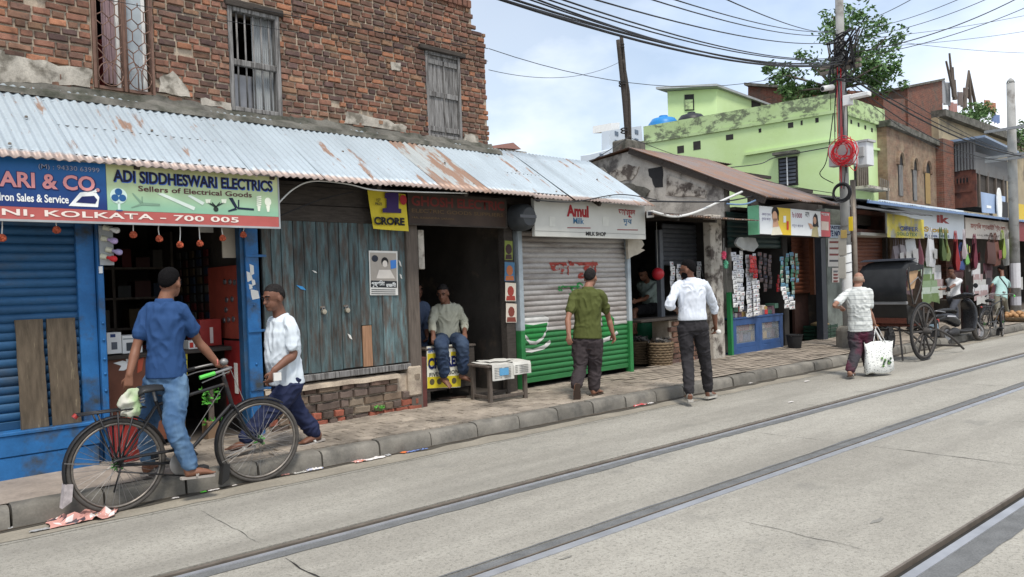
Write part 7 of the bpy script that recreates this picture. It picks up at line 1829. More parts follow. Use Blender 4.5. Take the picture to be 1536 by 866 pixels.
    for s_, S, E, Wr in ((-1, sL, J['eL'], J['wL']), (1, sR, J['eR'], J['wR'])):
        if sleeve <= 1: path, rr = [N - up * .045 + rt * s_ * .05, S - rt * s_ * .012 + up * .008, S.lerp(E, sleeve * .6), S.lerp(E, sleeve)], [.048 * k, .056 * k, .057 * k, .062 * k]
        else: path, rr = [N - up * .045 + rt * s_ * .05, S - rt * s_ * .012 + up * .008, S.lerp(E, .5), E, E.lerp(Wr, sleeve - 1)], [.048 * k, .056 * k, .056 * k, .052 * k, .047 * k]
        capped(s2, path, rr, 16, 4)
    addmesh('shirt', remesh(s2, vox, 2, wr * .85, 13, 3 + len(label), (1, 1, .6), 1), shirt, t)
    col = MB(); n = 20
    rings = [[N + up * (h - .012) + rt * ((.066 + g) * k * math.cos(e)) + ft * ((.063 + g) * k * math.sin(e) - .004) + up * (-.022 * math.sin(e) if math.sin(e) > 0 else 0) for e in [2 * PI * j / n for j in range(n)]] for h, g in ((-.012, .014), (.022, .006), (.034, -.002), (.03, -.009))]
    col.loft(rings, False); col.build('collar', shirt, t, smooth='all')
    if tuck:
        bl = MB(); n = 24; rings = []
        for h in (.135, .16, .2): c = P + up * L * h; rings.append([c + rt * (.174 * W * math.cos(e)) + ft * (.128 * k * math.sin(e)) for e in [2 * PI * j / n for j in range(n)]])
        bl.loft(rings, False); bl.build('belt', M_black, t, smooth='all')
    # ---- footwear
    for A, fv in ((J['aL'], fd[0]), (J['aR'], fd[1])):
        fv = Vector(fv).normalized(); side = fv.cross(Z).normalized(); dn = side.cross(fv).normalized(); dn = -dn if dn.z > 0 else dn
        c = A + dn * .078 * k
        if foot == 'shoe':
            m2 = MB(); capped(m2, [A + dn * .03 - fv * .012, A + dn * .05, c + fv * .03 + dn * -.012, c + fv * .12 - dn * .002, c + fv * .175 + dn * .004], [(.045, .045), (.046, .05), (.046, .042), (.046, .03), (.034, .02)], 14, 3, ax=side)
            sh_ = addmesh('shoe', remesh(m2, .008, 2), footm[0], t)
            m2 = MB(); out = [(-.075, -.032), (-.08, 0), (-.075, .032), (0, .04), (.09, .048), (.16, .042), (.195, 0), (.16, -.04), (.09, -.046), (0, -.038)]
            top = [c + fv * x * k + side * y * k - dn * .006 for x, y in out]; bot = [c + fv * x * k + side * y * k + dn * .02 for x, y in out]; m2.loft([bot, top]); m2.build('sole', footm[1], sh_)
        elif foot == 'sandal':
            m2 = MB(); out = [(-.075, -.03), (-.085, 0), (-.075, .03), (0, .034), (.1, .046), (.165, .04), (.185, 0), (.16, -.04), (.09, -.044), (0, -.034)]
            top = [c + fv * x * k + side * y * k - dn * .002 for x, y in out]; bot = [c + fv * x * k + side * y * k + dn * .014 for x, y in out]; m2.loft([bot, top]); sd_ = m2.build('sandal', footm[0], t)
            for a, b_ in (((.03, -.042), (.12, .0)), ((.03, .042), (.12, .0)), ((.03, -.042), (.03, .042))):
                p0 = c + fv * a[0] + side * a[1]; p1 = c + fv * b_[0] + side * b_[1]; mid = (p0 + p1) / 2 - dn * (.062 if a[0] == b_[0] else .045); MB().tube(curve_pts([p0, mid, p1 - dn * (.03 if a[0] != b_[0] else 0)], 4), (.009, .004), 6).build('strap', footm[1], sd_)
    return t
sk1 = skin_mat('brown_skin', (.19, .085, .05)); sk2 = skin_mat('dark_brown_skin', (.16, .073, .046)); sk3 = skin_mat('mid_brown_skin', (.26, .125, .08)); sk4 = skin_mat('tan_skin', (.30, .155, .105))
h_bl = simple('black_hair', (.008, .0075, .008), .95, spec=.05, var=.3, scale=60, bump=.9, bscale=160); h_gr = simple('greying_hair', (.022, .02, .02), .95, spec=.05, var=.5, scale=60, bump=.9, bscale=160); h_wh = simple('white_stubble', (.36, .26, .2), .9, spec=.1, var=.2, scale=80)
brown_s = simple('brown_leather', (.06, .04, .03), .6, var=.2); grey_s = simple('grey_foam', (.33, .3, .27), .7, var=.15); white_st = simple('white_strap', (.5, .5, .48), .6)
def jn(Y, g=0, **kw):
    r = {n: at(v[0], v[1], Y=Y + (v[2] if len(v) > 2 else 0)) for n, v in kw.items()}
    for n in ('aL', 'aR'): r[n].z = max(r[n].z, g + .092)
    return r
# --- cyclist
J = jn(6.46, pelvis=(250, 572), neck=(247, 452), head=(256, 425, .02), eL=(205, 520, .06), wL=(194, 563, -.02), eR=(297, 512, -.02), wR=(328, 548, -.05), kL=(222, 640, .16), aL=(221, 694, .16), kR=(261, 640, -.23), aR=(287, 700, -.27))
cyc = person('man in a navy polo shirt and jeans astride the near bicycle', J, (.62, .78), (.72, .69), sk1, h_bl, cloth('navy_polo', (.022, .06, .16)), cloth('blue_jeans', (.05, .105, .2), (.12, .2, .3)), k=1.0, sleeve=.62, hem=.05, width=.82, foot='sandal', footm=(grey_s, grey_s), feet=(Vector((.6, .8, 0)), Vector((.98, -.1, -.03))), curl=(.55, .75), palm=(Vector((.3, .6, 0)), Vector((.2, .3, -1))), loose=.98, hairstyle='full', hand_dirs=(Vector((-.15, -.05, -1)), Vector((1, .1, -.3))))
MB().tube([J['wR'] - (J['wR'] - J['eR']).normalized() * .03 + Vector((0, .032 * math.cos(q), .032 * math.sin(q))) for q in [2 * PI * i / 14 for i in range(14)]], .006, 5, closed=True).build('wrist_thread', flat(190, 110, 100), cyc)
# --- walker
J = jn(6.84, .17, pelvis=(430, 576), neck=(421, 474), head=(410, 447, -.02), eL=(440, 532, -.20), wL=(411, 556, -.22), eR=(425, 530, .22), wR=(410, 560, .22), kL=(402, 620, -.04), aL=(368, 658, -.02), kR=(446, 618, .04), aR=(473, 652, .0))
wk = person('man in white half-sleeved shirt walking left past the plank doors', J, (-1, -.12), (-1, -.25, -.12), sk2, h_gr, cloth('white_shirt', (.60, .66, .71)), cloth('navy_trousers', (.018, .024, .06)), k=1.07, belly=.045, width=.95, sleeve=.72, hem=.0, foot='sandal', footm=(grey_s, white_st), feet=(Vector((-1, -.05, -.05)), Vector((-1, -.1, -.1))), curl=(.7, .5), palm=(Vector((-.3, .9, 0)), Vector((0, -1, 0))), loose=1.08, hand_dirs=(Vector((-.35, 0, -.9)), None))
p0 = J['wL'] + Vector((-.02, -.03, -.07)); MB().box(p0.x, p0.x + .07, p0.y - .01, p0.y + .012, p0.z - .02, p0.z + .05).build('held_paper', M_paper, None, label='folded slip of paper held by the man in white walking left', cat='paper')
# --- olive T-shirt
J = jn(6.79, .165, pelvis=(881, 511), neck=(882, 433), head=(886, 417, .02), eL=(852, 479, .06), wL=(853, 501, -.02), eR=(913, 478, -.06), wR=(919, 500, -.1), kL=(870, 552, .05), aL=(864, 580, -.06), kR=(892, 553, 0), aR=(891, 587, 0))
person('man in an olive T-shirt walking away in front of the painted shutter', J, (.72, .7), (.9, .42), sk3, h_gr, cloth('olive_tee', (.078, .09, .026)), cloth('charcoal_brown_trousers', (.045, .036, .038)), k=1.02, belly=.03, sleeve=.62, hem=.04, foot='sandal', footm=(brown_s, brown_s), feet=(Vector((.2, .3, -1)), Vector((1, .2, 0))), curl=(.5, .55), loose=1.12, width=1.0, palm=(Vector((.6, .2, 0)), Vector((-.6, .1, 0))))
# --- white shirt
J = jn(5.98, pelvis=(1039, 490), neck=(1036, 419), head=(1031, 405, .02), eL=(1004, 458, .1), wL=(1017, 466, .33), eR=(1071, 461, -.08), wR=(1073, 488, -.06), kL=(1031, 538, .05), aL=(1034, 590, -.06), kR=(1057, 538, .0), aR=(1063, 586, .04))
ws = person('man in a white shirt and dark trousers walking along the road edge', J, (.7, .71), (-.35, .94), sk2, h_bl, cloth('crisp_white_shirt', (.66, .70, .77)), cloth('dark_grey_trousers', (.03, .028, .031)), k=1.04, sleeve=1.25, tuck=True, foot='shoe', footm=(simple('grey_trainer', (.2, .19, .17), .7, var=.35, scale=30), simple('pale_sole', (.42, .4, .36), .7)), feet=(Vector((.65, .75, 0)), Vector((1, .15, 0))), curl=(.5, .8), hairstyle='full', beard=h_bl, loose=.98, palm=(Vector((0, .5, -1)), Vector((-.6, .2, 0))))
c = J['wR'] + Vector((.02, -.03, -.09)); MB().ball(c, (.035, .04, .035), 8, 6).build('paper_cup', M_paper, None, label='crumpled white cup in the hand of the man in white shirt', cat='cup', smooth='all')
H = J['head']
g = MB(); hf_ = Vector((-.35, .94, 0)).normalized(); hr_ = hf_.cross(Vector((0, 0, 1)))
for s_ in (-1, 1): g.tube([H + hf_ * .105 + hr_ * (s_ * .034 + .024 * math.cos(q)) + Vector((0, 0, .004 + .02 * math.sin(q))) for q in [2 * PI * i / 12 for i in range(12)]], .003, 4, closed=True); g.tube([H + hf_ * .1 + hr_ * s_ * .06, H + hr_ * s_ * .082 - hf_ * .01], .003, 4)
g.build('spectacles', M_black, ws)
# --- striped shirt with carrier bag
J = jn(5.54, pelvis=(1291, 498), neck=(1286, 432), head=(1288, 420, .0), eL=(1252, 458, .16), wL=(1263, 462, .42), eR=(1304, 466, -.12), wR=(1311, 484, -.14), kL=(1284, 528, .03), aL=(1275, 556, -.02), kR=(1299, 528, .0), aR=(1304, 553, -.02))
person('bald man in a striped white shirt carrying a white bag on the road', J, (.86, .5), (.93, .37), sk4, h_wh, cloth('striped_white_shirt', (.60, .62, .60), None, (95, .55, (.22, .24, .26))), cloth('maroon_grey_trousers', (.04, .036, .042), (.11, .022, .045)), k=1.0, belly=.04, sleeve=.72, hem=.03, foot='sandal', footm=(brown_s, white_st), feet=(Vector((1, .2, 0)), Vector((1, .0, 0))), curl=(.6, 1.0), loose=1.12, hairstyle='bald', palm=(Vector((0, .3, -1)), Vector((-.6, .3, 0))))
bagp = J['wR'] + Vector((.02, -.02, -.09)); B = thing('carrier_bag', 'white dotted carrier bag with a green print held by the bald man', 'bag', bagp - Vector((0, 0, .95)))
t_ = Mt('dotted_bag', .7); v_ = t_.n.new('ShaderNodeTexVoronoi'); v_.inputs['Scale'].default_value = 34; t_.l.new(t_.geo.outputs['Position'], v_.inputs['Vector'])
M_dot = t_.out(t_.mix(t_.ramp(v_.outputs['Distance'], .22, .28, 1, 0), (.72, .73, .7), (.12, .13, .13)))
c0 = at(1318, 536, Y=bagp.y - .03); ang = math.atan2(-.5, .86); mx = Matrix.Translation(c0) @ Matrix.Rotation(-.35, 4, 'Z'); rings = []
for z_, w_, th in ((-.24, .25, .05), (-.22, .27, .075), (-.08, .27, .08), (.1, .265, .05), (.235, .29, .02)):
    rings.append([mx @ Vector((w_ * math.copysign(abs(math.cos(e)) ** .4, math.cos(e)), th * math.copysign(abs(math.sin(e)) ** .7, math.sin(e)) + .012 * math.sin(9 * math.cos(e) + z_ * 8), z_ + (.02 * math.sin(4 * e + z_ * 9)))) for e in [2 * PI * j / 28 for j in range(28)]])
MB().loft(rings).build('bag_body', M_dot, B, smooth='all')
for sy in (-.03, .03): MB().tube(curve_pts([mx @ Vector((-.13, sy, .22)), bagp + Vector((-.012, 0, .0)), bagp + Vector((.012, sy, .0)), mx @ Vector((.12, sy, .22))], 6), (.014, .004), 6).build('handle', M_white, B)
for k in range(9): q = mx @ Vector((.05 + U(-.08, .1), -.09, -.06 + U(-.07, .06))); MB().ball(q, (.03, .012, .022), 7, 4).build('green_print', flat(96, 132, 70) if k % 2 else flat(60, 84, 60), B)
# --- seated man in the doorway
def fj(**kw): return {n: FM @ fp(v[0], v[1], v[2]) for n, v in kw.items()}
J = fj(pelvis=(671, 508, .42), neck=(669, 455, .38), head=(664, 440, .33), eR=(648, 486, .34), wR=(650, 504, .2), eL=(697, 484, .3), wL=(697, 500, .12), kR=(662, 517, .04), aR=(667, 566, .08), kL=(693, 515, .04), aL=(695, 561, .1))
J['base'] = FM @ Vector((fs(672, 520, .42), .42, fz(672, 520, .42)))
person('man in a pale beige shirt and jeans sitting on the doorway counter', J, (-.25, -1), (-.75, -.65, -.3), sk2, h_gr, cloth('beige_shirt', (.36, .36, .29)), cloth('dark_jeans', (.028, .045, .085), (.05, .075, .12)), k=.98, sleeve=1.55, hem=-.02, foot='bare', feet=(Vector((.5, -.8, -.3)), Vector((.1, -1, -.5))), curl=(.5, .7), loose=1.15, trouser_end=.86, palm=(Vector((0, .3, -1)), Vector((0, .2, -1))), vox=.008)
for i, x in enumerate((668, 687)):
    s, d = fg(x, 598, .175); MB().prism([(s + a * 1.1, d + b) for a, b in ((-.12, -.03), (-.12, .03), (0, .04), (.1, .045), (.13, 0), (.1, -.045), (0, -.035))], .176, .195, 'xy').build('slipper', brown_s, None, FM, label='%s brown slipper on the floor below the seated man' % ('left', 'right')[i], cat='slipper', group='slippers below the seated man')
J = fj(pelvis=(624, 520, .95), neck=(624, 452, .9), head=(626, 436, .85), eR=(612, 485, .8), wR=(618, 505, .6), eL=(640, 485, .75), wL=(640, 505, .55), kR=(618, 522, .55), aR=(620, 570, .6), kL=(636, 522, .55), aL=(636, 570, .6))
person('man in a blue-grey shirt half hidden behind the doorway post', J, (-.1, -1), (-.2, -1), sk2, h_bl, cloth('blue_grey_shirt', (.12, .16, .25)), D.materials['dark_jeans'], k=.95, sleeve=1.5, vox=.012, foot='bare')
t = thing('wooden_stool', 'low stool under the half-hidden man in the doorway shop', 'stool', (fs(624, 530, 1.0), 1.0, .175), FM); s = fs(624, 530, .95); zs = fz(624, 530, .95)
MB().box(s - .2, s + .2, .8, 1.2, zs - .05, zs - .01).build('seat', M_wooddark, t)
for a in (-.17, .13):
    for d_ in (.82, 1.14): MB().box(s + a, s + a + .04, d_, d_ + .04, .176, zs - .05).build('leg', M_wooddark, t)
# --- shopkeeper on the drum
J = fj(pelvis=(979, 461, 1.2), neck=(971, 422, 1.15), head=(964, 411, 1.1), eL=(968, 448, .9), wL=(955, 452, .85), eR=(966, 445, 1.4), wR=(954, 452, 1.35), kL=(952, 466, 1.0), aL=(948, 496, .95), kR=(954, 466, 1.3), aR=(952, 496, 1.25))
person('shopkeeper in a pale green shirt and black shorts sitting by the baskets', J, (-1, -.25), (-.9, -.1, -.5), sk1, h_bl, cloth('pale_green_shirt', (.34, .42, .38)), cloth('black_shorts', (.014, .014, .016)), k=1.05, sleeve=.75, hem=0, foot='bare', shorts=True, vox=.010, feet=(Vector((-1, -.1, -.2)), Vector((-1, -.1, -.2))))
# --- people at the bag stalls
J = fj(pelvis=(1430, 446, -.45), neck=(1431, 417, -.45), head=(1426, 407, -.5), eL=(1423, 433, -.6), wL=(1413, 434, -.55), eR=(1434, 433, -.3), wR=(1420, 436, -.3), kL=(1428, 464, -.5), aL=(1427, 481, -.5), kR=(1433, 464, -.4), aR=(1434, 481, -.4))
person('stallholder in a white vest standing behind the scooter', J, (-.9, -.3), (-.9, -.2, -.2), sk2, h_bl, cloth('white_vest', (.55, .56, .57)), cloth('grey_trousers_far', (.06, .065, .08)), k=1.0, sleeve=.5, vox=.015, wr=.004, foot='bare')
J = fj(pelvis=(1501, 447, -.75), neck=(1504, 417, -.7), head=(1501, 405, -.62), eL=(1487, 430, -.5), wL=(1484, 441, -.3), eR=(1514, 433, -.8), wR=(1513, 445, -.7), kL=(1496, 462, -.7), aL=(1497, 474, -.7), kR=(1508, 460, -.75), aR=(1511, 471, -.75))
tm = person('man in a pale teal shirt with a shoulder strap at the bag stalls', J, (.6, .8), (.3, .9, -.4), sk2, h_bl, cloth('pale_teal_shirt', (.32, .48, .46)), cloth('khaki_trousers', (.2, .19, .15)), k=1.0, sleeve=.65, hem=-.05, vox=.015, wr=.004, foot='bare')
a, b_ = FM @ fp(1499, 415, -.95), FM @ fp(1515, 442, -1.02); MB().tube([a, a.lerp(b_, .5) + Vector((0, -.04, 0)), b_], (.03, .008), 6).build('shoulder_strap', M_black, tm)

# ------------------------------------------------------------------ bicycles
M_frame = simple('black_bike_enamel', (.022, .022, .024), .4, .2, var=.2, scale=12, col2=(.08, .06, .05), cut=(.62, .75)); M_chrome = simple('dull_chrome', (.24, .235, .23), .5, .6, var=.2, scale=14); M_tyre = simple('grey_worn_tyre', (.07, .064, .058), .85, var=.25, scale=20); M_rimr = simple('rusty_chrome', (.2, .18, .16), .45, .7, var=.3, scale=20); M_saddle = simple('black_saddle', (.02, .02, .02), .45)
def bicycle(label, loc, heading, lean=0, steer=0, bagged=True, wb=1.13):
    t = thing('bicycle', label, 'bicycle', (0, 0, 0)); R_ = .355; V = Vector
    def wheel(cx, M=None):
        c = V((cx, 0, R_)); M = M or Matrix.Identity(4); tr = lambda p: M @ p
        circ = lambda r, y=0, n=48: [tr(c + V((r * math.cos(2 * PI * k / n), y, r * math.sin(2 * PI * k / n)))) for k in range(n)]
        w = MB().tube(circ(R_ - .017), .0175, 8, closed=True).build('wheel', M_tyre, t, smooth='all')
        MB().tube(circ(R_ - .043), (.011, .015), 6, closed=True).build('rim', M_rimr, w, smooth='all')
        sp = MB()
        for k in range(36):
            a = 2 * PI * k / 36; s_ = 1 if k % 2 else -1; h = a + (.9 if (k // 2) % 2 else -.9)
            sp.tube([tr(c + V((.022 * math.cos(h), .03 * s_, .022 * math.sin(h)))), tr(c + V(((R_ - .048) * math.cos(a), 0, (R_ - .048) * math.sin(a))))], .0016, 4)
        sp.build('spokes', M_chrome, w, kind='stuff')
        MB().tube([tr(c + V((0, -.05, 0))), tr(c + V((0, .05, 0)))], .018, 10).build('hub', M_frame, w, smooth=True)
        return c
    rc = wheel(0); BBp = V((.46, 0, .29)); ST = V((.30, 0, .80)); HT = V((.86, 0, .90)); HB = V((.91, 0, .70)); FC = V((wb, 0, R_))
    fr = MB()
    for a, b, r in ((BBp, ST, .0145), (ST + V((.02, 0, -.03)), HT + V((0, 0, -.03)), .0135), (BBp, HB, .015), (HT + V((-.01, 0, .03)), HB + V((.006, 0, -.03)), .018)): fr.tube([a, b], r, 10)
    for y in (-.045, .045):
        fr.tube([BBp + V((0, y * .5, 0)), V((0, y * 1.2, R_))], .009, 8); fr.tube([ST + V((0, y * .3, -.04)), V((0, y * 1.2, R_))], .008, 8)
    fr.build('frame', M_frame, t, smooth=True)
    SM_ = Matrix.Translation(HT) @ Matrix.Rotation(steer, 4, V((HT - HB).normalized())) @ Matrix.Translation(-HT)
    wheel(wb, SM_)
    fk = MB()
    for y in (-.05, .05): fk.tube(curve_pts([SM_ @ (HB + V((.01, y, -.02))), SM_ @ V((1.0, y, .5)), SM_ @ V((1.06, y, .40)), SM_ @ (FC + V((0, y, 0)))], 5), .011, 8)
    fk.tube([SM_ @ (HB + V((.01, -.05, -.02))), SM_ @ (HB + V((.01, .05, -.02)))], .013, 8); fk.build('fork', M_frame, t, smooth='all')
    hb_ = MB(); s0 = HT + V((-.015, 0, .1)); fk2 = MB().tube([SM_ @ HT, SM_ @ s0], .012, 8).build('stem', M_chrome, t, smooth='all')
    hb_.tube(curve_pts([SM_ @ p for p in (V((.62, -.28, .98)), V((.72, -.27, 1.0)), V((.84, -.22, 1.02)), V((.86, -.08, 1.01)), s0, V((.86, .08, 1.01)), V((.84, .22, 1.02)), V((.72, .27, 1.0)), V((.62, .28, .98)))], 5), .011, 8); hb_.build('handlebar', M_chrome, t, smooth='all')
    for y in (-1, 1): MB().tube([SM_ @ V((.58, y * .285, .972)), SM_ @ V((.70, y * .272, .996))], .016, 8).build('grip', flat(90, 190, 80) if y < 0 else M_saddle, t, smooth=True)
    for y in (-1, 1): MB().tube(curve_pts([SM_ @ V((.6, y * .27, .93)), SM_ @ V((.72, y * .25, .965)), SM_ @ V((.85, y * .16, .985))], 4), .005, 6).build('brake_lever', M_chrome, t)
    MB().ball(SM_ @ V((.84, -.06, 1.06)), (.035, .035, .03), 10, 6).build('bell', M_chrome, t, smooth='all')
    sd_ = MB(); rings = []
    for x, w_, h in ((-.12, .085, .0), (-.08, .105, .022), (0, .085, .026), (.08, .045, .02), (.15, .02, .01)): c = V((.27 + x, 0, .88 + h)); rings.append([c + V((0, w_ * math.cos(e), .028 * math.sin(e) - (.01 if abs(math.cos(e)) > .8 else 0))) for e in [2 * PI * j / 12 for j in range(12)]])
    sd_.loft(rings); sd_.build('saddle', M_saddle, t, smooth='all'); MB().tube([ST, V((.285, 0, .88))], .012, 8).build('seat_post', M_chrome, t)
    spr = MB()
    for y in (-.06, .06): spr.tube([V((.18 + .018 * math.cos(q), y + .018 * math.sin(q), .80 + q * .0035)) for q in [i * .6 for i in range(36)]], .004, 4)
    spr.build('saddle_springs', M_chrome, t)
    # crank, chain case
    ch = MB(); ch.tube([BBp + V((0, -.06, 0)), BBp + V((0, .06, 0))], .02, 10); ch.build('bottom_bracket', M_frame, t)
    MB().lathe([(.095, -.058), (.1, -.056), (.1, -.052), (.095, -.05)], BBp, 26, 'Y').build('chainring', M_chrome, t, smooth=True)
    for s_, y in ((1, -.085), (-1, .085)):
        e = BBp + V((.12 * s_ * .93, y, -.12 * s_ * .38)); cr = MB().tube([BBp + V((0, y, 0)), e], (.012, .007), 8).build('crank', M_chrome, t); MB().box(e.x - .045, e.x + .045, e.y - (.1 if y < 0 else 0), e.y + (.1 if y > 0 else 0), e.z - .014, e.z + .014).build('pedal', M_black, cr, bevel=.004)
    cc = MB(); up_ = [BBp + V((.11, -.07, .05)), BBp + V((.04, -.07, .125)), BBp + V((-.05, -.07, .115)), V((.02, -.07, R_ + .05)), V((-.05, -.07, R_ + .035))]; cc.tube(curve_pts(up_, 5), (.012, .022), 8); cc.tube([V((-.03, -.07, R_ - .035)), BBp + V((0, -.07, -.1))], .006, 6); cc.build('chain_case', M_frame, t, smooth='all')
    # mudguards, stays, carrier
    def guard(cx, a0, a1, M=None):
        M = M or Matrix.Identity(4); g = MB(); n = 26; vs = []
        for k in range(n + 1):
            a = a0 + (a1 - a0) * k / n
            for q in range(5): e = -1 + 2 * q / 4; vs.append(M @ V((cx + (R_ + .022 - .014 * e * e) * math.cos(a), .032 * e, R_ + (R_ + .022 - .014 * e * e) * math.sin(a))))
        g.add(vs, [(k * 5 + q, k * 5 + q + 1, k * 5 + q + 6, k * 5 + q + 5) for k in range(n) for q in range(4)]); o = g.build('mudguard', M_frame, t, smooth='all', fix=False); o.modifiers.new('th', 'SOLIDIFY').thickness = .002; return o
    guard(0, .25, PI + .35); guard(wb, .95, PI + .55, SM_)
    st = MB()
    for y in (-.05, .05):
        st.tube([V((0, y, R_)), V((-(R_ + .02) * .97, y * .6, R_ + .08))], .003, 5); st.tube([SM_ @ V((wb, y, R_)), SM_ @ V((wb - (R_ + .01) * .9, y * .6, R_ - .13))], .003, 5)
    st.build('mudguard_stays', M_chrome, t)
    for cx, a, M in ((0, PI + .38, Matrix.Identity(4)), (wb, PI + .6, SM_)):
        c = V((cx + (R_ + .02) * math.cos(a), 0, R_ + (R_ + .02) * math.sin(a))); MB().prism([(c.x - .02, c.z + .07), (c.x + .035, c.z + .06), (c.x + .02, c.z - .06), (c.x - .045, c.z - .10)], -.035, .035).build('mud_flap', simple('mud_flap%d%s' % (cx * 10, label[:3]), (.4, .36, .36), .5, var=.4, scale=20) if cx == 0 else M_saddle, t)
    ca = MB(); zc = 2 * R_ + .06
    for y in (-.07, -.025, .025, .07): ca.tube([V((-.26, y, zc)), V((.2, y, zc))], .006, 6)
    for x in (-.26, -.1, .06, .2): ca.tube([V((x, -.075, zc)), V((x, .075, zc))], .006, 6)
    for y in (-.065, .065):
        for x in (-.14, .0, .12): ca.tube([V((x, y, zc)), V((0, y, R_))], .007, 6)
    ca.build('carrier', M_frame, t, smooth='all')
    MB().tube([V((-.26, 0, zc)), V((-.28, 0, zc - .02))], .02, 10).build('reflector', M_redplas, t)
    bt = MB()                                  # brake rods
    bt.tube([SM_ @ V((.9, -.02, 1.0)), SM_ @ V((1.0, -.03, .72))], .003, 5); bt.tube([V((.86, .01, .86)), V((.46, .03, .33))], .003, 5); bt.build('brake_rods', M_chrome, t)
    st2 = MB(); st2.tube([V((.05, .05, R_)), V((-.02, .16, .02))], .008, 6); st2.tube([V((-.05, -.05, R_)), V((.14, -.05, .5))], .004, 5); st2.build('stand', M_frame, t)
    for cx, m_ in ((-.0, Matrix.Identity(4)), (wb, SM_)): # coloured hub tassels
        tb = MB()
        for k in range(16): a = U(0, 2 * PI); tb.tube([m_ @ V((cx, U(-.03, .03), R_)), m_ @ V((cx + .045 * math.cos(a), U(-.03, .03), R_ + .045 * math.sin(a)))], .006, 4)
        tb.build('hub_tassel', flat(70, 140, 60), t, kind='stuff')
    t.matrix_world = Matrix.Translation(loc) @ Matrix.Rotation(heading, 4, 'Z') @ Matrix.Rotation(lean, 4, 'X'); return t
r0, r1 = at(180, 768, Z=0), at(392, 722, Z=0)
bk1 = bicycle('old black roadster bicycle held by the man in the polo shirt', r0, math.atan2(r1.y - r0.y, r1.x - r0.x), -.02, -.12)
# bag on the carrier
c = Vector(bk1.matrix_world @ Vector((.12, 0, .80))); t = thing('cloth_bag', 'white and green cloth bag lying on the near bicycle carrier', 'bag', c - Vector((0, 0, .03)))
m2 = MB(); capped(m2, [c + Vector((-.02, -.02, -.04)), c + Vector((-.02, -.03, .03)), c + Vector((.02, -.03, .11))], [(.08, .06), (.065, .045), (.025, .02)], 14, 5); o = addmesh('bag_body', remesh(m2, .01, 1, .018, 16, 2), cloth('cream_bag', (.5, .49, .42), (.22, .36, .14)), t)
b0, b1_ = at(1476, 510, Z=0), at(1498, 505, Z=0)
bicycle('old bicycle parked by the kerb in front of the bag stalls', b0, -.04, .08, .25)

# ------------------------------------------------------------------ hand-pulled rickshaw
M_lacq = simple('black_lacquer', (.02, .019, .018), .4, var=.25, scale=6); M_hood = simple('hood_canvas', (.035, .037, .04), .95, spec=.1, var=.2, scale=5, bump=.3, bscale=50); M_redwood = simple('red_brown_lacquer', (.09, .03, .02), .45, var=.3, scale=8, vec=(1, 6, 6)); M_tan = simple('tan_lining', (.42, .27, .15), .7, var=.15); M_spoke = simple('worn_dark_wood', (.055, .05, .047), .75, var=.3, scale=14)
w0 = at(1387, 541, Z=0); RW = .53
rk = thing('rickshaw', 'black hand-pulled rickshaw with folding hood and big spoked wheels by the kerb', 'rickshaw', (0, 0, 0))
def V3(x, y, z): return Vector((x, y, z))
def rwheel(y):
    c = V3(0, y, RW); circ = lambda r: [c + V3(r * math.cos(2 * PI * k / 40), 0, r * math.sin(2 * PI * k / 40)) for k in range(40)]
    w = MB().tube(circ(RW - .018), (.018, .02), 8, closed=True).build('wheel', M_black, rk, smooth='all'); MB().tube(circ(RW - .06), (.028, .022), 6, closed=True).build('felloe', M_spoke, w, smooth='all')
    for k in range(12): a = 2 * PI * k / 12; MB().tube([c + V3(.05 * math.cos(a), 0, .05 * math.sin(a)), c + V3((RW - .07) * math.cos(a), 0, (RW - .07) * math.sin(a))], [.022, .014], 6).build('spoke', M_spoke, w, smooth='all')
    MB().lathe([(.03, -.13), (.05, -.1), (.07, -.03), (.07, .05), (.045, .09)], c, 14, 'Y').build('hub', M_spoke, w, smooth=True)
TW = .92
rwheel(0); rwheel(TW)
MB().tube([V3(0, -.05, RW), V3(0, TW + .05, RW)], .022, 8).build('axle', M_steel, rk)
y0, y1 = .12, TW - .12
for y in (y0, y1): MB().tube(curve_pts([V3(-.38, y, RW + .07), V3(-.15, y, RW + .02), V3(0, y, RW + .05), V3(.2, y, RW + .02), V3(.4, y, RW + .09)], 4), (.012, .03), 6).build('leaf_spring', M_lacq, rk, smooth='all')
MB().box(-.40, .30, y0 - .05, y1 + .05, RW + .10, RW + .15).build('floor', M_redwood, rk, bevel=.01)
MB().prism([(-.44, RW + .155), (-.40, RW + .155), (-.46, RW + .5), (-.50, RW + .5)], y0 - .05, y1 + .05, 'sz').build('back_board', M_lacq, rk)
MB().box(-.47, -.44, y0 - .03, y1 + .03, RW + .16, RW + .26).build('back_rail', M_redwood, rk)
for y in (y0 - .055, y1 + .03): MB().prism([(-.45, RW + .156), (.12, RW + .156), (.14, RW + .36), (-.12, RW + .42), (-.48, RW + .5)], y, y + .025).build('side_board', M_lacq, rk)
MB().box(-.40, .08, y0, y1, RW + .156, RW + .36).build('seat', M_tan, rk, bevel=.03)
MB().box(-.52, -.46, y0 - .07, y1 + .07, RW + .5, RW + .56).build('waist_rail', simple('grey_rail', (.22, .22, .22), .6), rk, bevel=.012)
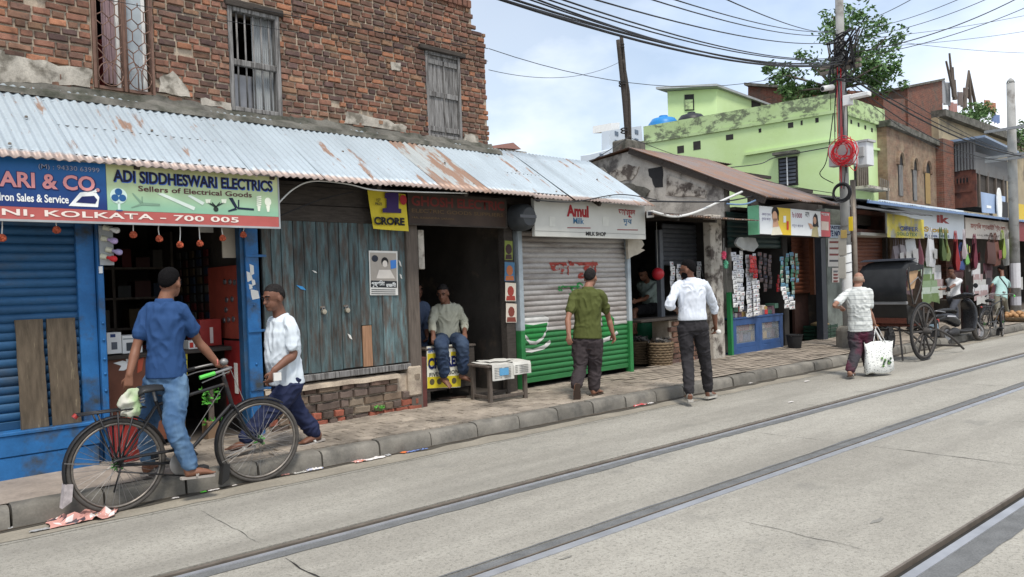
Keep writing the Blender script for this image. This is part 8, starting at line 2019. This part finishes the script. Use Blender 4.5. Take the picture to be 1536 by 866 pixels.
# hood: curved bows with canvas
rings = []
for k, (px_, pz) in enumerate(((-.52, .56), (-.55, .85), (-.52, 1.12), (-.40, 1.24), (-.1, 1.27), (.12, 1.22))):
    ww = .04 if k else 0; rings.append([V3(px_, y, RW + pz + (-.05 if (j in (0, 8) and k > 2) else 0) + (.03 * math.sin(PI * j / 8) if k > 2 else 0)) for j, y in enumerate([y0 - .08 + (y1 - y0 + .16) * q / 8 for q in range(9)])])
mb = MB(); vs = [p for r_ in rings for p in r_]; mb.add(vs, [(i * 9 + j, i * 9 + j + 1, (i + 1) * 9 + j + 1, (i + 1) * 9 + j) for i in range(5) for j in range(8)]); o = mb.build('hood', M_hood, rk, smooth=True, fix=False); o.modifiers.new('th', 'SOLIDIFY').thickness = .012
for y in (y0 - .085, y1 + .085):
    MB().tube(curve_pts([V3(-.3, y, RW + .5), V3(-.45, y, RW + .9), V3(-.44, y, RW + 1.17)], 4), .014, 6).build('hood_bow', M_spoke, rk); MB().tube(curve_pts([V3(-.25, y, RW + .5), V3(.02, y, RW + .85), V3(.12, y, RW + 1.2)], 4), .014, 6).build('hood_bow', M_spoke, rk); MB().tube([V3(-.42, y, RW + .85), V3(-.1, y, RW + .98), V3(.04, y, RW + .88)], .008, 6).build('hood_stay', M_steel, rk)
    MB().prism([(-.5, RW + 1.08), (.1, RW + 1.12), (.12, RW + 1.2), (-.4, RW + 1.22)], y - .004, y + .004).build('hood_valance', M_hood, rk)
MB().prism([(-.44, RW + .75), (-.2, RW + .78), (-.02, RW + 1.1), (-.4, RW + 1.12)], y0 - .06, y0 - .05).build('hood_lining', M_tan, rk)
for j in range(3): MB().box(-.55 + j * .06, -.2 + j * .05, y0 - .07, y1 + .07, RW + 1.285 + j * .014, RW + 1.297 + j * .014).build('folded_sheet', simple('tarpaulin_%d' % j, (.05, .055, .07), .4, var=.3, scale=12), rk, bevel=.006)
for y in (y0 - .02, y1 + .02): MB().tube(curve_pts([V3(-.4, y, RW + .08), V3(.5, y, RW + .04), V3(1.3, y, RW - .18), V3(1.9, y, .06)], 5), .022, 8).build('shaft', M_spoke, rk, smooth='all')
MB().tube([V3(1.75, y0 - .03, .13), V3(1.75, y1 + .03, .13)], .02, 8).build('cross_bar', M_spoke, rk)
for y in (y0 + .15, y1 - .15): MB().tube([V3(-.35, y, RW + .1), V3(-.42, y - .08, .02)], .016, 6).build('prop_leg', M_spoke, rk)
MB().prism([(-.62, RW + .1), (-.4, RW + .1), (-.42, RW + .13), (-.62, RW + .14)], y1 - .2, y1 + .05).build('foot_board', simple('orange_board', (.35, .12, .04), .6), rk)
m2 = MB(); capped(m2, [V3(-.47, y0 + .25, RW + .08), V3(-.48, y0 + .25, RW - .08), V3(-.48, y0 + .24, RW - .24)], [.03, (.08, .07), (.06, .05)], 12, 4)
rk_hang = remesh(m2, .012, 1, .015, 16, 4); o = addmesh('tied_bundle', rk_hang, M_black, rk)
rk.matrix_world = Matrix.Translation(w0) @ Matrix.Rotation(-.05, 4, 'Z')

# ------------------------------------------------------------------ scooter
M_scb = simple('scooter_black', (.018, .018, .02), .25, .1, var=.1, spec=.6); M_scd = simple('scooter_plastic', (.03, .03, .032), .6, var=.15)
sc = thing('scooter', 'black scooter parked at an angle by the kerb behind the rickshaw', 'scooter', (0, 0, 0))
def sw_(x, r=.21):
    c = V3(x, 0, r); w = MB().tube([c + V3((r - .045) * math.cos(2 * PI * k / 30), 0, (r - .045) * math.sin(2 * PI * k / 30)) for k in range(30)], (.045, .05), 10, closed=True).build('wheel', M_tyre, sc, smooth='all'); MB().lathe([(.01, -.05), (.12, -.045), (.125, 0), (.12, .045), (.01, .05)], c, 18, 'Y').build('rim', M_steel, w, smooth=True)
sw_(0); sw_(1.24)
def blob(name, mat, parts, v=.014):
    m2 = MB()
    for P, R_ in parts: capped(m2, [V3(*p) for p in P], R_, 14, 4, ax=V3(0, 1, 0))
    return addmesh(name, remesh(m2, v, 3), mat, sc)
blob('rear_body', M_scb, [([(-.22, 0, .56), (0, 0, .60), (.25, 0, .55), (.42, 0, .45)], [(.06, .05), (.14, .12), (.14, .14), (.11, .1)]), ([(-.3, 0, .62), (-.15, 0, .64), (.1, 0, .64)], [(.05, .03), (.1, .06), (.12, .07)])])
blob('seat', M_saddle, [([(-.18, 0, .73), (.05, 0, .74), (.25, 0, .73), (.42, 0, .69)], [(.09, .04), (.13, .055), (.13, .05), (.09, .04)])])
blob('floor_board', M_scd, [([(.38, 0, .27), (.6, 0, .25), (.86, 0, .27)], [(.14, .05), (.17, .04), (.16, .05)])])
blob('leg_shield', M_scb, [([(.86, 0, .28), (.95, 0, .5), (.98, 0, .75), (.92, 0, .92)], [(.17, .04), (.2, .045), (.18, .05), (.12, .06)])])
blob('front_mudguard', M_scb, [([(1.02, 0, .38), (1.2, 0, .46), (1.4, 0, .36)], [(.06, .03), (.075, .035), (.06, .02)])])
MB().tube([V3(.95, 0, .9), V3(.88, 0, 1.02)], .05, 10).build('steering_column', M_scd, sc, smooth=True)
blob('handlebar_cowl', M_scb, [([(.86, -.22, 1.02), (.9, 0, 1.04), (.86, .22, 1.02)], [(.04, .04), (.07, .07), (.04, .04)])])
for y in (-1, 1): MB().tube([V3(.86, y * .22, 1.02), V3(.8, y * .36, 1.03)], .018, 8).build('grip', M_saddle, sc); MB().tube([V3(.86, y * .22, 1.04), V3(.84, y * .3, 1.2)], .006, 6).build('mirror_stalk', M_steel, sc); MB().lathe([(.001, -.01), (.05, -.008), (.055, .0), (.04, .015)], V3(.84, y * .31, 1.23), 14, 'X').build('mirror', M_scd, sc, smooth=True)
for y in (-.09, .09): MB().tube([V3(1.0, y * .6, .6), V3(1.24, y, .21)], .02, 8).build('fork_leg', M_steel, sc)
blob('engine', M_scd, [([(-.02, -.1, .24), (.2, -.08, .26), (.36, 0, .26)], [(.06, .06), (.1, .1), (.07, .07)])])
MB().tube(curve_pts([V3(.3, .12, .2), V3(.0, .16, .22), V3(-.28, .17, .3)], 4), [.03] * 4 + [.05] * 5, 10).build('exhaust', M_steel, sc, smooth=True)
MB().tube(curve_pts([V3(-.12, -.13, .7), V3(-.36, -.1, .74), V3(-.38, 0, .74), V3(-.36, .1, .74), V3(-.12, .13, .7)], 5), .012, 8).build('grab_rail', M_steel, sc, smooth='all')
MB().box(-.42, -.40, -.1, .1, .36, .47).build('number_plate', flat(160, 185, 200), sc); MB().box(-.36, -.3, -.09, .09, .5, .57).build('tail_lamp', M_redplas, sc, bevel=.01); MB().prism([(-.36, .55), (-.33, .55), (-.38, .2), (-.42, .2)], -.09, .09).build('rear_flap', M_scd, sc)
for y in (-.145, .14): MB().prism([(-.1, .60), (.2, .58), (.24, .60), (-.06, .63)], y, y + .004).build('side_stripe', flat(170, 170, 175), sc)
for i, z in enumerate((.36, .33)): MB().tube([V3(.3, .1 + i * .02, z - .1), V3(.28, .24, .02)], .012, 6).build('stand', M_steel, sc)
s0_, s1_ = at(1421, 517, Z=0), at(1456, 507, Z=0)
sc.matrix_world = Matrix.Translation(s0_) @ Matrix.Rotation(-.2, 4, 'Z') @ Matrix.Rotation(-.12, 4, 'X')

# ------------------------------------------------------------------ litter along the gutter
def crumple(label, x, y, w, h, mats, z=.012, n=1, cat='litter', name='litter'):
    c = at(x, y, Z=z); m2 = MB(); N = 14
    for i in range(N):
        for j in range(N):
            def P(i, j):
                u, v = i / N - .5, j / N - .5; return (c.x + u * w + .2 * w * noise.noise((u * 3 + x, v * 3, 1)), c.y + v * h + .2 * h * noise.noise((u * 3, v * 3 + x, 5)), z + (.5 * min(w, h)) * (abs(noise.noise((u * 5 + x, v * 5, 2))) + .3 * abs(noise.noise((u * 14, v * 14 + x, 2)))) * (1 - 2.2 * max(abs(u), abs(v)) ** 2))
            m2.k = int((noise.noise((i * .45 + x, j * .45, 9)) + 1) * 1.5) % len(mats); m2.add([P(i, j), P(i + 1, j), P(i + 1, j + 1), P(i, j + 1)], [(0, 1, 2, 3)])
    return m2.build(name, mats, None, label=label, cat=cat, group='litter along the kerb', fix=False)
lw, lo, lg, lb_, lp, ly = flat(205, 200, 196), flat(200, 110, 60), flat(90, 190, 60), flat(110, 130, 180), flat(190, 140, 130), flat(200, 170, 90)
crumple('crumpled red and white printed plastic bag under the near bicycle rear wheel', 124, 777, .42, .26, [lw, lp, flat(70, 60, 66), lb_, lw], cat='litter', name='plastic_bag'); crumple('torn yellow wrapper beside the near bicycle rear tyre', 158, 772, .14, .1, [ly, lw])
for x, y, w, h, ms, lb in ((305, 738, .05, .03, [lg], 'lime green bottle cap in the gutter under the near bicycle'), (320, 735, .09, .025, [lw], 'white paper tube in the gutter under the near bicycle'), (263, 747, .05, .025, [lw], 'small white scrap in the gutter behind the rear wheel'), (352, 728, .04, .02, [lw], 'tiny white scrap below the cyclist foot'), (376, 720, .1, .04, [lw, flat(120, 120, 120)], 'grey-white scrap touching the near bicycle front tyre'), (427, 712, .08, .05, [lo, lp], 'reddish scrap right of the near bicycle front wheel'), (438, 709, .06, .05, [lw], 'white paper ball right of the near bicycle front wheel'), (470, 704, .14, .07, [lb_, lw], 'pale blue wrapper in the gutter below the walking man'), (450, 709, .12, .04, [lw, flat(150, 148, 140)], 'flat white wrapper in the gutter below the walking man'), (540, 692, .12, .07, [lo, lp, lw], 'orange and white wrapper by the kerb under the plank doors'), (562, 688, .22, .06, [lw], 'long white paper strip by the kerb under the plank doors'), (582, 683, .05, .06, [flat(160, 160, 160)], 'grey foil cup by the kerb under the plank doors'), (606, 679, .08, .05, [lo], 'orange peel scrap by the kerb'), (625, 676, .25, .04, [flat(60, 64, 74), lb_], 'dark twisted wrapper strip by the kerb'), (957, 608, .24, .09, [lw, flat(190, 80, 80)], 'white and red wrapper left of the man in white shirt'), (975, 605, .12, .05, [lw], 'white scrap left of the man in white shirt'), (1124, 575, .1, .06, [lw], 'small white scrap at the kerb right of the man in white shirt'), (1177, 561, .2, .14, [lo, flat(190, 60, 50)], 'orange biscuit wrapper at the kerb'), (1201, 558, .3, .12, [M_black], 'black plastic bag at the kerb'), (1265, 543, .32, .18, [lw, flat(150, 150, 156)], 'crumpled silver bag at the kerb beside the bald man'), (1092, 578, .1, .05, [ly], 'yellow scrap at the kerb right of the man in white shirt'), (1210, 572, .12, .04, [lw], 'pale scrap on the road near the bald man'), (1186, 603, .1, .03, [lw], 'pale scrap on the road right of the rails')):
    crumple(lb, x, y, w, h, ms)
for x, y, lb in ((60, 795, 'pale pebble litter in the wet gutter at the left'), (25, 790, 'clear wrapper in the wet gutter at the left')): crumple(lb, x, y, .12, .04, [flat(150, 150, 150)])
# a sprig growing from the plinth
t = thing('wall_weed', 'small green weed growing out of the rubble plinth', 'plant', (fs(569, 612, -.05), -.05, fz(569, 616, -.05)), FM); mb = MB()
for k in range(40):
    c = fp(569 + U(-7, 7), 612 + U(-4, 4), -.07 + U(-.03, .02)); a = Vector((U(-1, 1), U(-1, .2), U(-.3, 1))).normalized() * .018; b = a.orthogonal().normalized() * .009; mb.k = k % 2; mb.add([c - a, c + b, c + a, c - b], [(0, 1, 2, 3)])
mb.build('leaves', [M_leafp, M_leafs[1]], t, kind='stuff')
